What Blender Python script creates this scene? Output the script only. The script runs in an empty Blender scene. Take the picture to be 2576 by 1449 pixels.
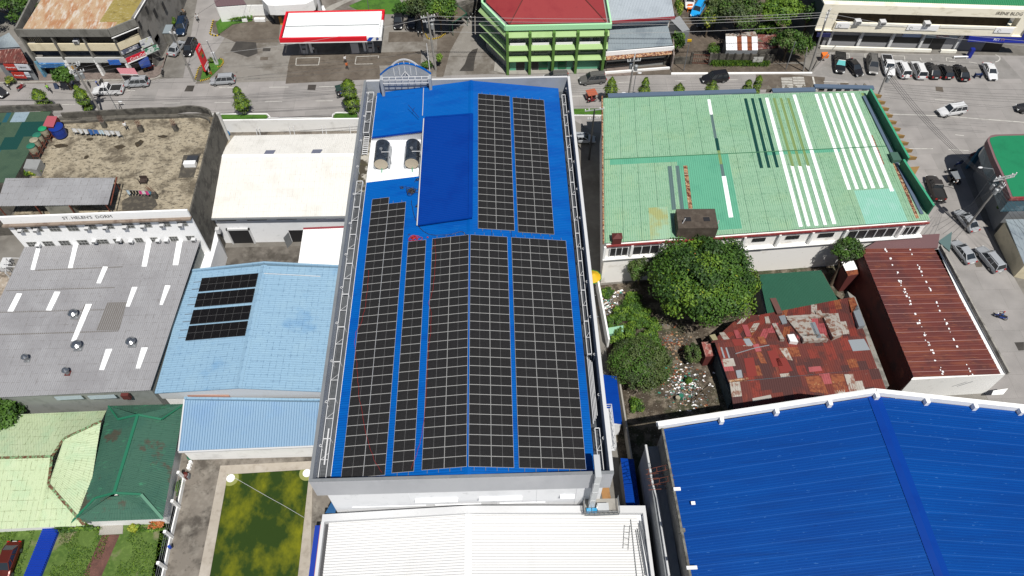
import bpy, math, random
import numpy as np
from mathutils import Vector, Matrix, Euler
R = math.radians
rnd = random.Random(7)
sc = bpy.context.scene
COL = sc.collection
# ---------------------------------------------------------------- camera, sky, sun, exposure
FPX, PITCH, YAW, ROLL, CH = 1868.68, R(54.324), R(-1.134), R(-0.472), 86.0
CAM = Vector((4.0, -28.8, CH))
_z = Matrix.Rotation(YAW, 3, 'Z')
FW = _z @ Vector((0, math.cos(PITCH), -math.sin(PITCH)))
UP0 = _z @ Vector((0, math.sin(PITCH), math.cos(PITCH)))
RT0 = _z @ Vector((1, 0, 0))
RT = RT0 * math.cos(ROLL) + UP0 * math.sin(ROLL)
UP = -RT0 * math.sin(ROLL) + UP0 * math.cos(ROLL)
cd = bpy.data.cameras.new('camera'); co = bpy.data.objects.new('camera', cd); COL.objects.link(co)
cd.lens = 36 * FPX / 2576; cd.sensor_width = 36; cd.clip_start = 0.5; cd.clip_end = 3000
mw = Matrix((RT, UP, -FW)).transposed().to_4x4(); mw.translation = CAM
co.matrix_world = mw
sc.camera = co
SUNDIR = Vector((-0.193, 0.424, -0.885)).normalized()
w = bpy.data.worlds.new('World'); sc.world = w; w.use_nodes = True
nt = w.node_tree; sky = nt.nodes.new('ShaderNodeTexSky'); sky.sky_type = 'NISHITA'; sky.sun_disc = False
sky.sun_elevation = math.asin(-SUNDIR.z); sky.sun_rotation = math.atan2(-SUNDIR.x, -SUNDIR.y)
sky.air_density = 1.0; sky.dust_density = 1.0
bg = nt.nodes['Background']; nt.links.new(sky.outputs[0], bg.inputs[0]); bg.inputs[1].default_value = 0.05
sl = bpy.data.lights.new('sun', 'SUN'); sl.energy = 4.6; sl.angle = R(0.5); sl.color = (1, 0.965, 0.9)
so = bpy.data.objects.new('sun', sl); COL.objects.link(so)
so.rotation_euler = SUNDIR.to_track_quat('-Z', 'Y').to_euler(); so.location = (20, -40, 90)
sc.view_settings.view_transform = 'Standard'; sc.view_settings.look = 'None'; sc.view_settings.exposure = 0.22
sc.view_settings.gamma = 1.0
sc.render.engine = 'CYCLES'
sc.render.resolution_x = 1024; sc.render.resolution_y = 576

# ---------------------------------------------------------------- photo measurements -> points on real planes
def G(p, z=0.0):
    d = RT * (p[0] - 1288) - UP * (p[1] - 724.5) + FW * FPX
    return CAM + d * ((z - CH) / d.z)
def mk(a, b, k): return lambda u, v: (a + k * u, b + k * v)
z1 = mk(0, 0, .24802); z2 = mk(638.9, 0, .24802); z3 = mk(1277.8, 0, .24802); z4 = mk(1916.7, 0, .25596)
z5 = mk(0, 319.4, .24802); z6 = mk(447.2, 255.6, .29107); z7 = mk(1469.5, 191.7, .30864); z8 = mk(2044.5, 191.7, .30869)
y1 = mk(0, 638.9, .24802); y2 = mk(0, 996.7, .32243); y3 = mk(766.7, 1086.1, .34723); y4 = mk(1469.5, 575, .30864)
y5 = mk(1980.6, 575, .30869); y6 = mk(1533.4, 958.3, .40477); y7 = mk(862.5, 140.6, .34386)
x1 = mk(1469.5, 1118.1, .22836); x2 = mk(2332, 255.6, .22046); x3 = mk(0, 63.9, .13228); x4 = mk(1629.2, 0, .17361)
x5 = mk(0, 562.2, .14113); x6 = mk(881.7, 140.6, .14991); w1 = mk(2172.3, 19.2, .15675); w2 = mk(274.7, 108.6, .05733)
w3 = mk(485.6, 102.2, .07054); w4 = mk(0, 146.9, .03527); w5 = mk(690, 0, .10581); w6 = mk(958.3, 0, .12401)
w7 = mk(127.8, 530.3, .07937); w8 = mk(0, 242.8, .2651)
DD = lambda u, v: (u, v)

# ---------------------------------------------------------------- materials
MATS = {}
def mat(name, col, rough=.7, metal=0.0, layers=(), bump=None, spec=None, coord='pos', grid=None):
    """procedural material: base colour + noise layers (col, scale, lo, hi, strength, stretch)"""
    if name in MATS: return MATS[name]
    m = bpy.data.materials.new(name); m.use_nodes = True; t = m.node_tree; N = t.nodes; L = t.links
    b = N['Principled BSDF']; b.inputs['Roughness'].default_value = rough; b.inputs['Metallic'].default_value = metal
    if spec is not None: b.inputs['Specular IOR Level'].default_value = spec
    if coord == 'pos': src = N.new('ShaderNodeNewGeometry').outputs['Position']
    else: src = N.new('ShaderNodeTexCoord').outputs['Object']
    cur = N.new('ShaderNodeRGB'); cur.outputs[0].default_value = (*col, 1); out = cur.outputs[0]
    for ly in layers:
        c, s, lo, hi, st = ly[:5]; sx = ly[5] if len(ly) > 5 else (1, 1, 1)
        mp = N.new('ShaderNodeMapping'); mp.inputs['Scale'].default_value = sx; L.new(src, mp.inputs[0])
        mp.inputs['Location'].default_value = (len(c) * 3.7 + s, lo * 17, hi * 5)
        n = N.new('ShaderNodeTexNoise'); n.inputs['Scale'].default_value = s; n.inputs['Detail'].default_value = 6
        n.inputs['Roughness'].default_value = .6
        L.new(mp.outputs[0], n.inputs['Vector'])
        r = N.new('ShaderNodeMapRange'); r.inputs[1].default_value = lo; r.inputs[2].default_value = hi
        r.inputs[3].default_value = 0; r.inputs[4].default_value = st; L.new(n.outputs[0], r.inputs[0])
        mx = N.new('ShaderNodeMix'); mx.data_type = 'RGBA'; L.new(r.outputs[0], mx.inputs[0]); L.new(out, mx.inputs[6])
        mx.inputs[7].default_value = (*c, 1); out = mx.outputs[2]
    if grid:   # dirt gathered along laps and screw rows: (dx, dy, colour, strength, rotation)
        mp = N.new('ShaderNodeMapping'); mp.inputs['Rotation'].default_value = (0, 0, grid[4]); L.new(src, mp.inputs[0])
        br = N.new('ShaderNodeTexBrick'); br.offset = 0; br.inputs['Scale'].default_value = 1; br.inputs['Brick Width'].default_value = grid[0]; br.inputs['Row Height'].default_value = grid[1]
        br.inputs['Mortar Size'].default_value = .035; br.inputs['Mortar Smooth'].default_value = .3; L.new(mp.outputs[0], br.inputs['Vector'])
        n = N.new('ShaderNodeTexNoise'); n.inputs['Scale'].default_value = 2.2; n.inputs['Detail'].default_value = 3; L.new(src, n.inputs['Vector'])
        r = N.new('ShaderNodeMapRange'); r.inputs[1].default_value = .42; r.inputs[2].default_value = .66; r.inputs[4].default_value = grid[3]; L.new(n.outputs[0], r.inputs[0])
        mu = N.new('ShaderNodeMath'); mu.operation = 'MULTIPLY'; L.new(br.outputs['Fac'], mu.inputs[0]); L.new(r.outputs[0], mu.inputs[1])
        mx = N.new('ShaderNodeMix'); mx.data_type = 'RGBA'; L.new(mu.outputs[0], mx.inputs[0]); L.new(out, mx.inputs[6]); mx.inputs[7].default_value = (*grid[2], 1); out = mx.outputs[2]
    L.new(out, b.inputs['Base Color'])
    if bump:
        n = N.new('ShaderNodeTexNoise'); n.inputs['Scale'].default_value = bump[0]; n.inputs['Detail'].default_value = 5; L.new(src, n.inputs['Vector'])
        bp = N.new('ShaderNodeBump'); bp.inputs['Strength'].default_value = bump[1]; bp.inputs['Distance'].default_value = .05
        L.new(n.outputs[0], bp.inputs['Height']); L.new(bp.outputs[0], b.inputs['Normal'])
    MATS[name] = m; return m
def h(s):
    s = s.lstrip('#'); v = [int(s[i:i+2], 16) / 255 for i in (0, 2, 4)]
    return tuple((x / 12.92 if x <= .04045 else ((x + .055) / 1.055) ** 2.4) for x in v)
def k(s, f=.72): return tuple(x * f * .86 for x in h(s))      # photo colour of a sunlit face -> base colour

def brickmat(name, c1, c2, mortar, scale=1.0, rough=.85, bw=.5, rh=.25, ms=.02, rng=(.45, 1.1), nsc=.7):
    m = bpy.data.materials.new(name); m.use_nodes = True; t = m.node_tree; N = t.nodes; L = t.links; b = N['Principled BSDF']
    g = N.new('ShaderNodeNewGeometry'); br = N.new('ShaderNodeTexBrick'); L.new(g.outputs['Position'], br.inputs['Vector'])
    br.inputs['Color1'].default_value = (*c1, 1); br.inputs['Color2'].default_value = (*c2, 1); br.inputs['Mortar'].default_value = (*mortar, 1)
    br.inputs['Scale'].default_value = scale; br.inputs['Brick Width'].default_value = bw; br.inputs['Row Height'].default_value = rh; br.inputs['Mortar Size'].default_value = ms
    n = N.new('ShaderNodeTexNoise'); n.inputs['Scale'].default_value = nsc; n.inputs['Detail'].default_value = 6; L.new(g.outputs['Position'], n.inputs['Vector'])
    mx = N.new('ShaderNodeMix'); mx.data_type = 'RGBA'; mx.blend_type = 'MULTIPLY'; mx.inputs[0].default_value = .8
    r = N.new('ShaderNodeMapRange'); r.inputs[1].default_value = .3; r.inputs[2].default_value = .7; r.inputs[3].default_value = rng[0]; r.inputs[4].default_value = rng[1]
    L.new(n.outputs[0], r.inputs[0]); L.new(br.outputs[0], mx.inputs[6]); L.new(r.outputs[0], mx.inputs[7]); L.new(mx.outputs[2], b.inputs['Base Color'])
    b.inputs['Roughness'].default_value = rough; MATS[name] = m; return m

# ---------------------------------------------------------------- mesh builder
class M:
    def __init__(s): s.v = []; s.f = []; s.m = []
    def add(s, vs, fs, mi=0):
        o = len(s.v); s.v += [tuple(x) for x in vs]
        for i, f in enumerate(fs):
            s.f.append(tuple(o + j for j in f)); s.m.append(mi if isinstance(mi, int) else mi[i])
        return s
    def quad(s, a, b, c, d, mi=0): return s.add([a, b, c, d], [(0, 1, 2, 3)], mi)
    def poly(s, pts, mi=0): return s.add(pts, [tuple(range(len(pts)))], mi)
    def box(s, x0, x1, y0, y1, z0, z1, mi=0):
        v = [(x, y, z) for z in (z0, z1) for x, y in ((x0, y0), (x1, y0), (x1, y1), (x0, y1))]
        return s.add(v, [(3, 2, 1, 0), (4, 5, 6, 7), (0, 1, 5, 4), (1, 2, 6, 5), (2, 3, 7, 6), (3, 0, 4, 7)], mi)
    def prism(s, pts, z0, z1, mi=0, top=None):
        """pts: xy polygon; z1 may be a list per vertex"""
        n = len(pts); a = sum(pts[i][0] * pts[(i+1) % n][1] - pts[(i+1) % n][0] * pts[i][1] for i in range(n))
        zt = list(z1) if hasattr(z1, '__len__') else [z1] * n
        pts = list(pts)
        if a < 0: pts = pts[::-1]; zt = zt[::-1]
        v = [(p[0], p[1], z0) for p in pts] + [(p[0], p[1], zt[i]) for i, p in enumerate(pts)]
        f = [tuple(range(n))[::-1], tuple(range(n, 2 * n))] + [(i, (i+1) % n, n + (i+1) % n, n + i) for i in range(n)]
        return s.add(v, f, [mi, mi if top is None else top] + [mi] * n)
    def bar(s, a, b, wd, ht, mi=0, up=(0, 0, 1)):
        """box bar from a to b, centred"""
        a, b = Vector(a), Vector(b); d = (b - a).normalized(); u = Vector(up)
        if abs(d.dot(u)) > .98: u = Vector((0, 1, 0))
        r = d.cross(u).normalized(); q = r.cross(d); r *= wd / 2; q *= ht / 2
        v = [p + i * r + j * q for p in (a, b) for i, j in ((-1, -1), (1, -1), (1, 1), (-1, 1))]
        return s.add(v, [(0, 3, 2, 1), (4, 5, 6, 7), (0, 1, 5, 4), (1, 2, 6, 5), (2, 3, 7, 6), (3, 0, 4, 7)], mi)
    def tube(s, pts, r, n=6, mi=0, cap=True):
        pts = [Vector(p) for p in pts]; rs = r if hasattr(r, '__len__') else [r] * len(pts); o = len(s.v)
        for i, p in enumerate(pts):
            d = (pts[min(i+1, len(pts)-1)] - pts[max(i-1, 0)]).normalized(); u = Vector((0, 0, 1)) if abs(d.z) < .95 else Vector((1, 0, 0))
            a = d.cross(u).normalized(); b = a.cross(d)
            for j in range(n):
                t = 2 * math.pi * j / n; s.v.append(tuple(p + (a * math.cos(t) + b * math.sin(t)) * rs[i]))
        for i in range(len(pts) - 1):
            for j in range(n):
                s.f.append((o+i*n+j, o+i*n+(j+1) % n, o+(i+1)*n+(j+1) % n, o+(i+1)*n+j)); s.m.append(mi)
        if cap:
            s.f.append(tuple(o + j for j in range(n))[::-1]); s.m.append(mi)
            s.f.append(tuple(o + (len(pts)-1)*n + j for j in range(n))); s.m.append(mi)
        return s
    def ball(s, c, rx, ry=None, rz=None, n=8, rings=5, mi=0):
        ry = ry or rx; rz = rz or rx; o = len(s.v); c = Vector(c)
        for i in range(1, rings):
            p = math.pi * i / rings
            for j in range(n):
                t = 2*math.pi*j/n; s.v.append((c.x+rx*math.sin(p)*math.cos(t), c.y+ry*math.sin(p)*math.sin(t), c.z+rz*math.cos(p)))
        s.v.append((c.x, c.y, c.z+rz)); s.v.append((c.x, c.y, c.z-rz)); T = len(s.v)-2
        for i in range(rings-2):
            for j in range(n): s.f.append((o+i*n+j, o+(i+1)*n+j, o+(i+1)*n+(j+1) % n, o+i*n+(j+1) % n)); s.m.append(mi)
        for j in range(n):
            s.f.append((T, o+j, o+(j+1) % n)); s.m.append(mi); s.f.append((T+1, o+(rings-2)*n+(j+1) % n, o+(rings-2)*n+j)); s.m.append(mi)
        return s
    def corr(s, A, B, C, D, n, amp=.04, mf=None, vc=(0, 1), mi=0, prof=((0, 0), (.1, 1), (.3, 1), (.44, 0)), side=None):
        """ribbed sheet: A-B and D-C are the edges across the ribs, ribs run A->D"""
        A, B, C, D = map(Vector, (A, B, C, D)); o = len(s.v); us = [(i + q[0]) / n for i in range(n) for q in prof] + [1.0]
        hs = [q[1] * amp for i in range(n) for q in prof] + [0]
        for v in vc:
            P, Q = A.lerp(D, v), B.lerp(C, v)
            for u, hh in zip(us, hs):
                p = P.lerp(Q, u); s.v.append((p.x, p.y, p.z + hh))
        W = len(us)
        for j in range(len(vc) - 1):
            for i in range(W - 1):
                s.f.append((o+j*W+i, o+j*W+i+1, o+(j+1)*W+i+1, o+(j+1)*W+i))
                q = mf((us[i]+us[i+1])/2, (vc[j]+vc[j+1])/2) if mf else mi
                if side and q == mi and i % len(prof) == side[3]: q = side[0] if (i // len(prof)) % side[1] else side[2]
                s.m.append(q)
        return s
    def npadd(s, V, F, mi):
        o = len(s.v); s.v += [tuple(x) for x in V.tolist()]; s.f += [tuple(x) for x in (F + o).tolist()]; s.m += list(mi)
ORG = {}
def _mesh(m, name, mats, org, smooth):
    me = bpy.data.meshes.new(name); ox, oy, oz = org
    me.from_pydata([(x-ox, y-oy, z-oz) for x, y, z in m.v], [], m.f)
    for mm in mats: me.materials.append(mm)
    if len(mats) > 1: me.polygons.foreach_set('material_index', m.m)
    if smooth: me.polygons.foreach_set('use_smooth', [True] * len(m.f))
    me.update(); return me
def tag(o, label=None, cat=None, group=None, kind=None):
    if label: o['label'] = label
    if cat: o['category'] = cat
    if group: o['group'] = group
    if kind: o['kind'] = kind
    return o
def T(name, label, cat, loc, group=None, rot=0.0, ry=0.0):
    o = bpy.data.objects.new(name, None); COL.objects.link(o); o.location = loc; o.rotation_euler = (0, ry, rot)
    o.empty_display_size = .3
    ORG[o.name] = tuple(loc) if not (rot or ry) else (0, 0, 0)
    return tag(o, label, cat, group)
def P(m, name, mats, par, smooth=False, label=None, local=False, kind=None):
    mats = mats if isinstance(mats, (list, tuple)) else [mats]
    org = (0, 0, 0) if local else ORG[par.name]
    o = bpy.data.objects.new(name, _mesh(m, name, mats, org, smooth)); COL.objects.link(o); o.parent = par
    ORG[o.name] = org
    return tag(o, label, None, None, kind)
def S(m, name, mats, label, cat, group=None, smooth=False, loc=None, kind=None):
    mats = mats if isinstance(mats, (list, tuple)) else [mats]
    if loc is None:
        a = np.array(m.v); loc = ((a[:, 0].min()+a[:, 0].max())/2, (a[:, 1].min()+a[:, 1].max())/2, a[:, 2].min())
        loc = tuple(float(x) for x in loc)
    o = bpy.data.objects.new(name, _mesh(m, name, mats, loc, smooth)); COL.objects.link(o); o.location = loc
    ORG[o.name] = loc
    return tag(o, label, cat, group, kind)
def struct(m, name, mats, kind='structure'):
    mats = mats if isinstance(mats, (list, tuple)) else [mats]
    o = bpy.data.objects.new(name, _mesh(m, name, mats, (0, 0, 0), False)); COL.objects.link(o); o['kind'] = kind
    return o
def xy(p): return (p[0], p[1])
def sheet(name, pts, z, m, kind='structure'):
    return struct(M().poly([(p[0], p[1], z) for p in pts]), name, m, kind)
def textmesh(s, size, mats, par, origin, xdir, updir, ext=.01, name='lettering', align='CENTER', shear=0.0, sx=1.0):
    cu = bpy.data.curves.new('t', 'FONT'); cu.body = s; cu.size = size; cu.align_x = align; cu.align_y = 'CENTER'; cu.extrude = ext; cu.shear = shear
    cu.resolution_u = 2
    o = bpy.data.objects.new('t', cu); COL.objects.link(o); dg = bpy.context.evaluated_depsgraph_get(); dg.update()
    me = bpy.data.meshes.new_from_object(o.evaluated_get(dg)); bpy.data.objects.remove(o); bpy.data.curves.remove(cu)
    X = Vector(xdir).normalized(); U = Vector(updir).normalized(); Nn = X.cross(U)
    mt = Matrix((X * sx, U, Nn)).transposed().to_4x4(); mt.translation = Vector(origin) - Vector(ORG[par.name]); me.transform(mt)
    me.materials.clear(); me.materials.append(mats); me.name = name
    ob = bpy.data.objects.new(name, me); COL.objects.link(ob); ob.parent = par; return ob
# ---------------------------------------------------------------- shared materials
DK = h('#1c1b1a')
conc = mat('concrete_ground', k('#8f8b85'), .9, layers=[(k('#6e6962'), .12, .42, .62, .8), (k('#a8a49d'), .5, .5, .75, .6), (k('#55504a'), 1.6, .6, .8, .5), (k('#b0aba2'), 9, .55, .8, .25)], bump=(6, .15))
road = brickmat('road_concrete', k('#b3aeab'), k('#a8a4a1'), k('#85817c'), 1.0, .85, 4.5, 3.4, .012, (.75, 1.05), .35)
def roadmat(name, c, c2, j, bw, rh):
    m = brickmat(name, c, c2, j, 1.0, .88, bw, rh, .012); return m
apronm = mat('stained_concrete', k('#97928b'), .9, layers=[(k('#6f675d'), .16, .46, .6, .85), (k('#aaa69f'), .8, .5, .7, .5), (k('#4d473f'), .5, .62, .75, .6)], bump=(5, .15))
brownc = mat('brown_stained_concrete', k('#6c6257'), .9, layers=[(k('#857c71'), .35, .45, .65, .7), (k('#544b41'), 1.2, .5, .7, .6)], bump=(5, .2))
wetc = mat('wet_patch', k('#4a4641'), .5, layers=[(k('#5e5953'), .8, .45, .65, .6)])
walkm = mat('worn_paving', k('#8d7f78'), .9, layers=[(k('#6f625c'), 1.1, .48, .62, .8), (k('#a3968e'), 3, .5, .7, .5)], bump=(8, .3))
dirtm = mat('bare_dirt', k('#6d6155'), .95, layers=[(k('#4d4439'), .4, .45, .62, .8), (k('#8c8071'), 1.4, .5, .7, .6), (k('#b3aa9c'), 7, .62, .75, .5)], bump=(4, .5))
yardm = mat('littered_yard', k('#4c4236'), .95, layers=[(k('#3f4a28'), .25, .47, .6, .7), (k('#8b8070'), .9, .48, .62, .8), (k('#cfc8bc'), 5, .6, .68, .8), (k('#39322a'), 2.5, .55, .7, .6)], bump=(3, .6))
lawnm = mat('lawn_ground', k('#5f7a33'), .95, layers=[(k('#4a6a22'), .35, .45, .6, .8), (k('#978f72'), .28, .56, .66, .9), (k('#7d9a45'), 2.5, .5, .7, .6)], bump=(10, .5))
deckm = mat('old_pool_deck', k('#8d857b'), .92, layers=[(k('#4f4942'), .3, .48, .62, .85), (k('#aca59a'), .7, .5, .7, .7), (k('#37322d'), 1.5, .58, .72, .6)], bump=(5, .3))
courtm = mat('court_concrete', k('#756f68'), .92, layers=[(k('#454039'), .35, .46, .62, .8), (k('#948e86'), .9, .5, .7, .6)], bump=(5, .2))
white = mat('white_paint', (.8, .8, .79), .6, layers=[(k('#b9b6b0'), .6, .55, .75, .35)])
whitec = mat('white_clean', (.8, .8, .8), .5)
kerbm = mat('kerb_concrete', k('#b4b0a8'), .85, layers=[(k('#8a857d'), .9, .5, .7, .6)])
paintm = mat('road_paint', k('#dcdad3', .8), .8, layers=[(k('#a9a69f'), 1.5, .5, .68, .7)])
black = mat('black_rubber', (.015, .015, .015), .7)
dark = mat('dark_opening', (.012, .012, .014), .6)
steel = mat('galvanised_steel', k('#b9bcbf'), .4, .6)
greym = mat('grey_paint', k('#8e9296'), .6, layers=[(k('#74787c'), .6, .5, .7, .5)])
polem = mat('pole_concrete', k('#a8a5a0'), .85, layers=[(k('#7f7b75'), 1.2, .5, .7, .6)])
cablem = mat('cable_black', (.02, .02, .022), .5)
glass = mat('dark_window_glass', (.02, .025, .03), .08, spec=.8)
leaf1 = mat('leaf_mid', (.052, .115, .014), .6, spec=.3); leaf2 = mat('leaf_light', (.11, .19, .018), .6, spec=.3); leaf3 = mat('leaf_dark', (.026, .062, .012), .6, spec=.3)
leafy = mat('leaf_yellow', (.24, .27, .02), .6); leafo = mat('leaf_orange', (.32, .10, .02), .6)
leafg = mat('leaf_olive', (.065, .095, .022), .65); leafg2 = mat('leaf_olive_dark', (.032, .055, .014), .65)
bark = mat('bark', k('#6d5f4e'), .9, layers=[(k('#463b2e'), 3, .45, .65, .8)], bump=(12, .6))
CLR = {}
def paint(name, hx, rough=.25, f=.72, metal=0.0):
    return mat(name, k(hx, f), rough, metal)

# ---------------------------------------------------------------- setting: ground, road, pavements
GS = M(); GS.poly([(-600, -300, -.02), (700, -300, -.02), (700, 900, -.02), (-600, 900, -.02)]); struct(GS, 'ground', conc)
roadp = [(-160, 70.3), (-44, 70.2), (14.5, 69.8), (20, 64.5), (60, 63.5), (66, 40), (65.6, 0), (66, -30), (79, -30), (77.6, 20), (77, 42), (78, 55), (84, 60), (160, 52), (160, 79), (96, 82.6), (64, 84.6), (60, 78.3), (35, 79), (23, 80), (6, 80), (-5, 81), (-44, 81.2), (-48, 120), (-57, 120), (-52.5, 81), (-160, 80.6)]
sheet('road', [(x, y) for x, y in roadp], .004, road)
sheet('gas_station_apron', [G(z1(2290, 365)), G(z1(1980, 850)), (-5, 80.2), (5.4, 80.4), (4.5, 108), (-20, 112), (-46, 108)], .008, apronm)
def gp(z, *pts): return [G(p) for p in pts]
for nm, m_, z_, pts in (
    ('stained_slab', brownc, .012, gp(0, z2(370, 560), z2(1700, 520), z2(1690, 655), z2(340, 690))),
    ('stained_slab', brownc, .016, gp(0, z2(345, 690), z2(1270, 665), z2(1290, 800), z2(320, 850))),
    ('stained_slab', brownc, .012, gp(0, z2(-420, 210), z2(270, 215), z2(250, 430), z2(-160, 440), z2(-420, 330))),
    ('stained_slab', brownc, .012, gp(0, z2(1370, 325), z2(1720, 325), z2(1715, 420), z2(1360, 430))),
    ('stained_slab', brownc, .012, gp(0, z2(1860, 330), z2(2130, 260), z2(1990, 520), z2(1920, 780), z2(1850, 780))),
    ('wet_stain', wetc, .02, gp(0, w6(1860, 1010), w6(1970, 980), w6(1920, 1140), w6(1890, 1300), w6(1880, 1443), w6(1590, 1443), w6(1700, 1300), w6(1770, 1100))),
    ('wet_stain', wetc, .02, gp(0, z2(-180, 420), z2(20, 430), z2(40, 540), z2(-60, 580), z2(-240, 520))),
    ('stained_slab', brownc, .012, gp(0, z4(-60, 700), z4(620, 760), z4(600, 880), z4(-60, 880))),
    ('manhole_cover', brownc, .02, gp(0, z2(65, 578), z2(145, 578), z2(140, 610), z2(62, 610))),
    ('manhole_cover', wetc, .02, gp(0, z2(92, 488), z2(170, 488), z2(165, 520), z2(88, 520))),
    ('drain_grate', wetc, .02, gp(0, z2(550, 860), z2(632, 860), z2(622, 915), z2(542, 912))),
    ('drain_grate', wetc, .02, gp(0, z1(1900, 868), z1(1975, 868), z1(1955, 928), z1(1868, 928))),
    ('drain_grate', brownc, .02, gp(0, z4(1705, 850), z4(1775, 855), z4(1785, 905), z4(1710, 895))),
    ('manhole_cover', brownc, .02, gp(0, z4(770, 812), z4(852, 812), z4(850, 850), z4(768, 850))),
    ('drain_grate', wetc, .02, gp(0, y5(1850, 928), y5(1929, 925), y5(1929, 992), y5(1885, 995))),
    ('drain_grate', brownc, .02, gp(0, y5(1515, 262), y5(1580, 262), y5(1590, 312), y5(1540, 315)))):
    sheet(nm, pts, z_, m_)
# worn footpaths
def slab(name, pts, m_, z0=0, z1_=.13): return struct(M().prism([(p[0], p[1]) for p in pts], z0 - .01, z1_), name, m_)
slab('pavement', [(-100, 80.9)] + gp(0, z1(560, 845), z1(1560, 800), z1(1640, 740), z1(1755, 340)) + [(-57.2, 96), (-57.2, 84.6), (-60.6, 83.4), (-100, 84)], walkm)
slab('pavement', [(6.0, 80.1), (22.8, 80.0), (23.2, 81.6), (6, 81.6), (3.5, 84), (3.2, 81)], kerbm)
slab('pavement', gp(0, z3(1000, 680), z3(1255, 675), z3(1250, 765), z3(1000, 775)), walkm, 0, .12)
slab('pavement', gp(0, z3(1262, 690), z3(1630, 660), z3(1650, 755), z3(1262, 765)), brownc, 0, .12)
slab('dirt_verge', gp(0, x4(335, 930), x4(930, 920), x4(2240, 930), x4(2350, 1060), x4(340, 1075)), dirtm, 0, .10)
slab('kerb', gp(0, x4(340, 1062), x4(2380, 1055), x4(2380, 1072), x4(340, 1085)), white, 0, .2)
slab('kerb', gp(0, z1(-100, 840), z1(1560, 800), z1(1630, 770), z1(1635, 785), z1(1560, 815), z1(-100, 856)), kerbm, 0, .18)
sheet('parking_court', [(60.5, 78.6), (66, 84.4), (96, 82.2), (97, 76), (66, 76.5)], .010, mat('parking_slab', k('#9a9794'), .9, layers=[(k('#83807c'), .3, .48, .62, .6), (k('#b0acA8'), .9, .5, .7, .4)]))
sheet('dirt_lot', [(35.5, 81), (60, 82), (62, 120), (35, 120)], .010, dirtm)
sheet('yard_ground', [(17.6, 33), (17.6, 2), (60, 6), (53, 36)], .010, yardm)
sheet('court_ground', [(-40, 41.6), (-16, 41.6), (-16, 31), (-38.4, 30.5)], .010, courtm)
sheet('court_ground', [(-42, 66.8), (-16, 66.3), (-16, 58), (-40, 58)], .010, deckm)
sheet('pool_terrace', [(-37.2, 10), (-15.4, 10), (-15.4, -14), (-35.4, -14)], .010, deckm)
sheet('lawn', [(-70, 2.5), (-35.2, 2.5), (-34.4, -12), (-70, -12)], .010, lawnm)
sheet('garden_path', [G(y2(800, 1080)), G(y2(935, 1080)), G(y2(785, 1420)), G(y2(640, 1420))], .02, brickmat('path_bricks', k('#8b5d51'), k('#7a5248'), k('#5c4740'), 1, .9, .22, .11, .01))
slab('doorstep', gp(0, y2(790, 985), y2(965, 975), y2(960, 1075), y2(775, 1085)), kerbm, 0, .12)
sheet('lawn', gp(0, z2(960, 60), z2(1140, -20), z2(1460, -20), z2(1600, 145), z2(1330, 145), z2(1050, 105)), .014, mat('green_grass', k('#4f7f22'), .95, layers=[(k('#39621a'), .6, .45, .62, .8), (k('#6e9a35'), 3, .5, .7, .5)], bump=(12, .5)))
grassm = MATS['green_grass']
# planted strips beside the road
for pts in (gp(0, z1(2245, 1168), z1(2700, 1168), z1(2720, 1190), z1(2700, 1212), z1(2245, 1215)), gp(0, z2(830, 1155), z2(1050, 1155), z2(1050, 1198), z2(815, 1200), z2(808, 1180)),
            gp(0, z3(655, 1108), z3(950, 1105), z3(950, 1168), z3(655, 1165)),
            gp(0, z1(2190, 240), z1(2260, 170), z1(2560, 160), z1(2560, 215), z1(2360, 250), z1(2220, 350)),
            gp(0, w3(240, 960), w3(420, 860), w3(650, 760), w3(980, 660), w3(1080, 740), w3(980, 960), w3(600, 1340), w3(260, 1440), w3(140, 1440))):
    q = M(); q.prism([(p[0], p[1]) for p in pts], 0, .12)
    struct(q, 'planted_strip', grassm)
sheet('shop_terrace', gp(0, w3(180, 1080), w3(240, 990), w3(380, 900), w3(330, 1180), w3(260, 1440), w3(120, 1440)), .128, dirtm)
# kerbs striped black and yellow
yel = mat('yellow_paint', k('#d9b93a', .8), .7)
def stripes(pts, wd=.22, ht=.2, n=22, z=.0):
    pts = [Vector((p[0], p[1], 0)) for p in pts]
    seg = [(b - a).length for a, b in zip(pts, pts[1:])]; tot = sum(seg); m = M()
    def at(s_):
        for a, b, l in zip(pts, pts[1:], seg):
            if s_ <= l: return a.lerp(b, s_ / l)
            s_ -= l
        return pts[-1]
    for i in range(n):
        a, b = at(tot * i / n), at(tot * (i + 1) / n); m.bar(a + Vector((0, 0, ht/2+z)), b + Vector((0, 0, ht/2+z)), wd, ht, i % 2)
    return m
for i, (pts, n, lb) in enumerate(((gp(0, w6(905, 700), w6(950, 790), w6(1060, 800), w6(1200, 765), w6(1310, 690), w6(1325, 640)), 36, 'black and yellow striped kerb curving round the foot of the tall pole by the alley'),
        (gp(0, w3(60, 1440), w3(130, 1260), w3(200, 1020), w3(360, 850)), 20, 'black and yellow kerb on the side street edge of the price sign bed'),
        (gp(0, w3(260, 1450), w3(450, 1410), w3(620, 1345)), 12, 'black and yellow kerb on the main road edge of the price sign bed'),
        (gp(0, w3(880, 960), w3(990, 940), w3(1090, 800), w3(1080, 700), w3(960, 655)), 18, 'black and yellow kerb round the tip of the price sign bed nearest the pumps'),
        (gp(0, z1(2165, 210), z1(2130, 350), z1(2190, 370), z1(2230, 355)), 20, 'black and yellow kerb by the white wall at the top of the side street'))):
    S(stripes(pts, n=n), 'striped_kerb', [yel, black], lb, 'kerb', 'black and yellow striped kerbs')
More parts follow.
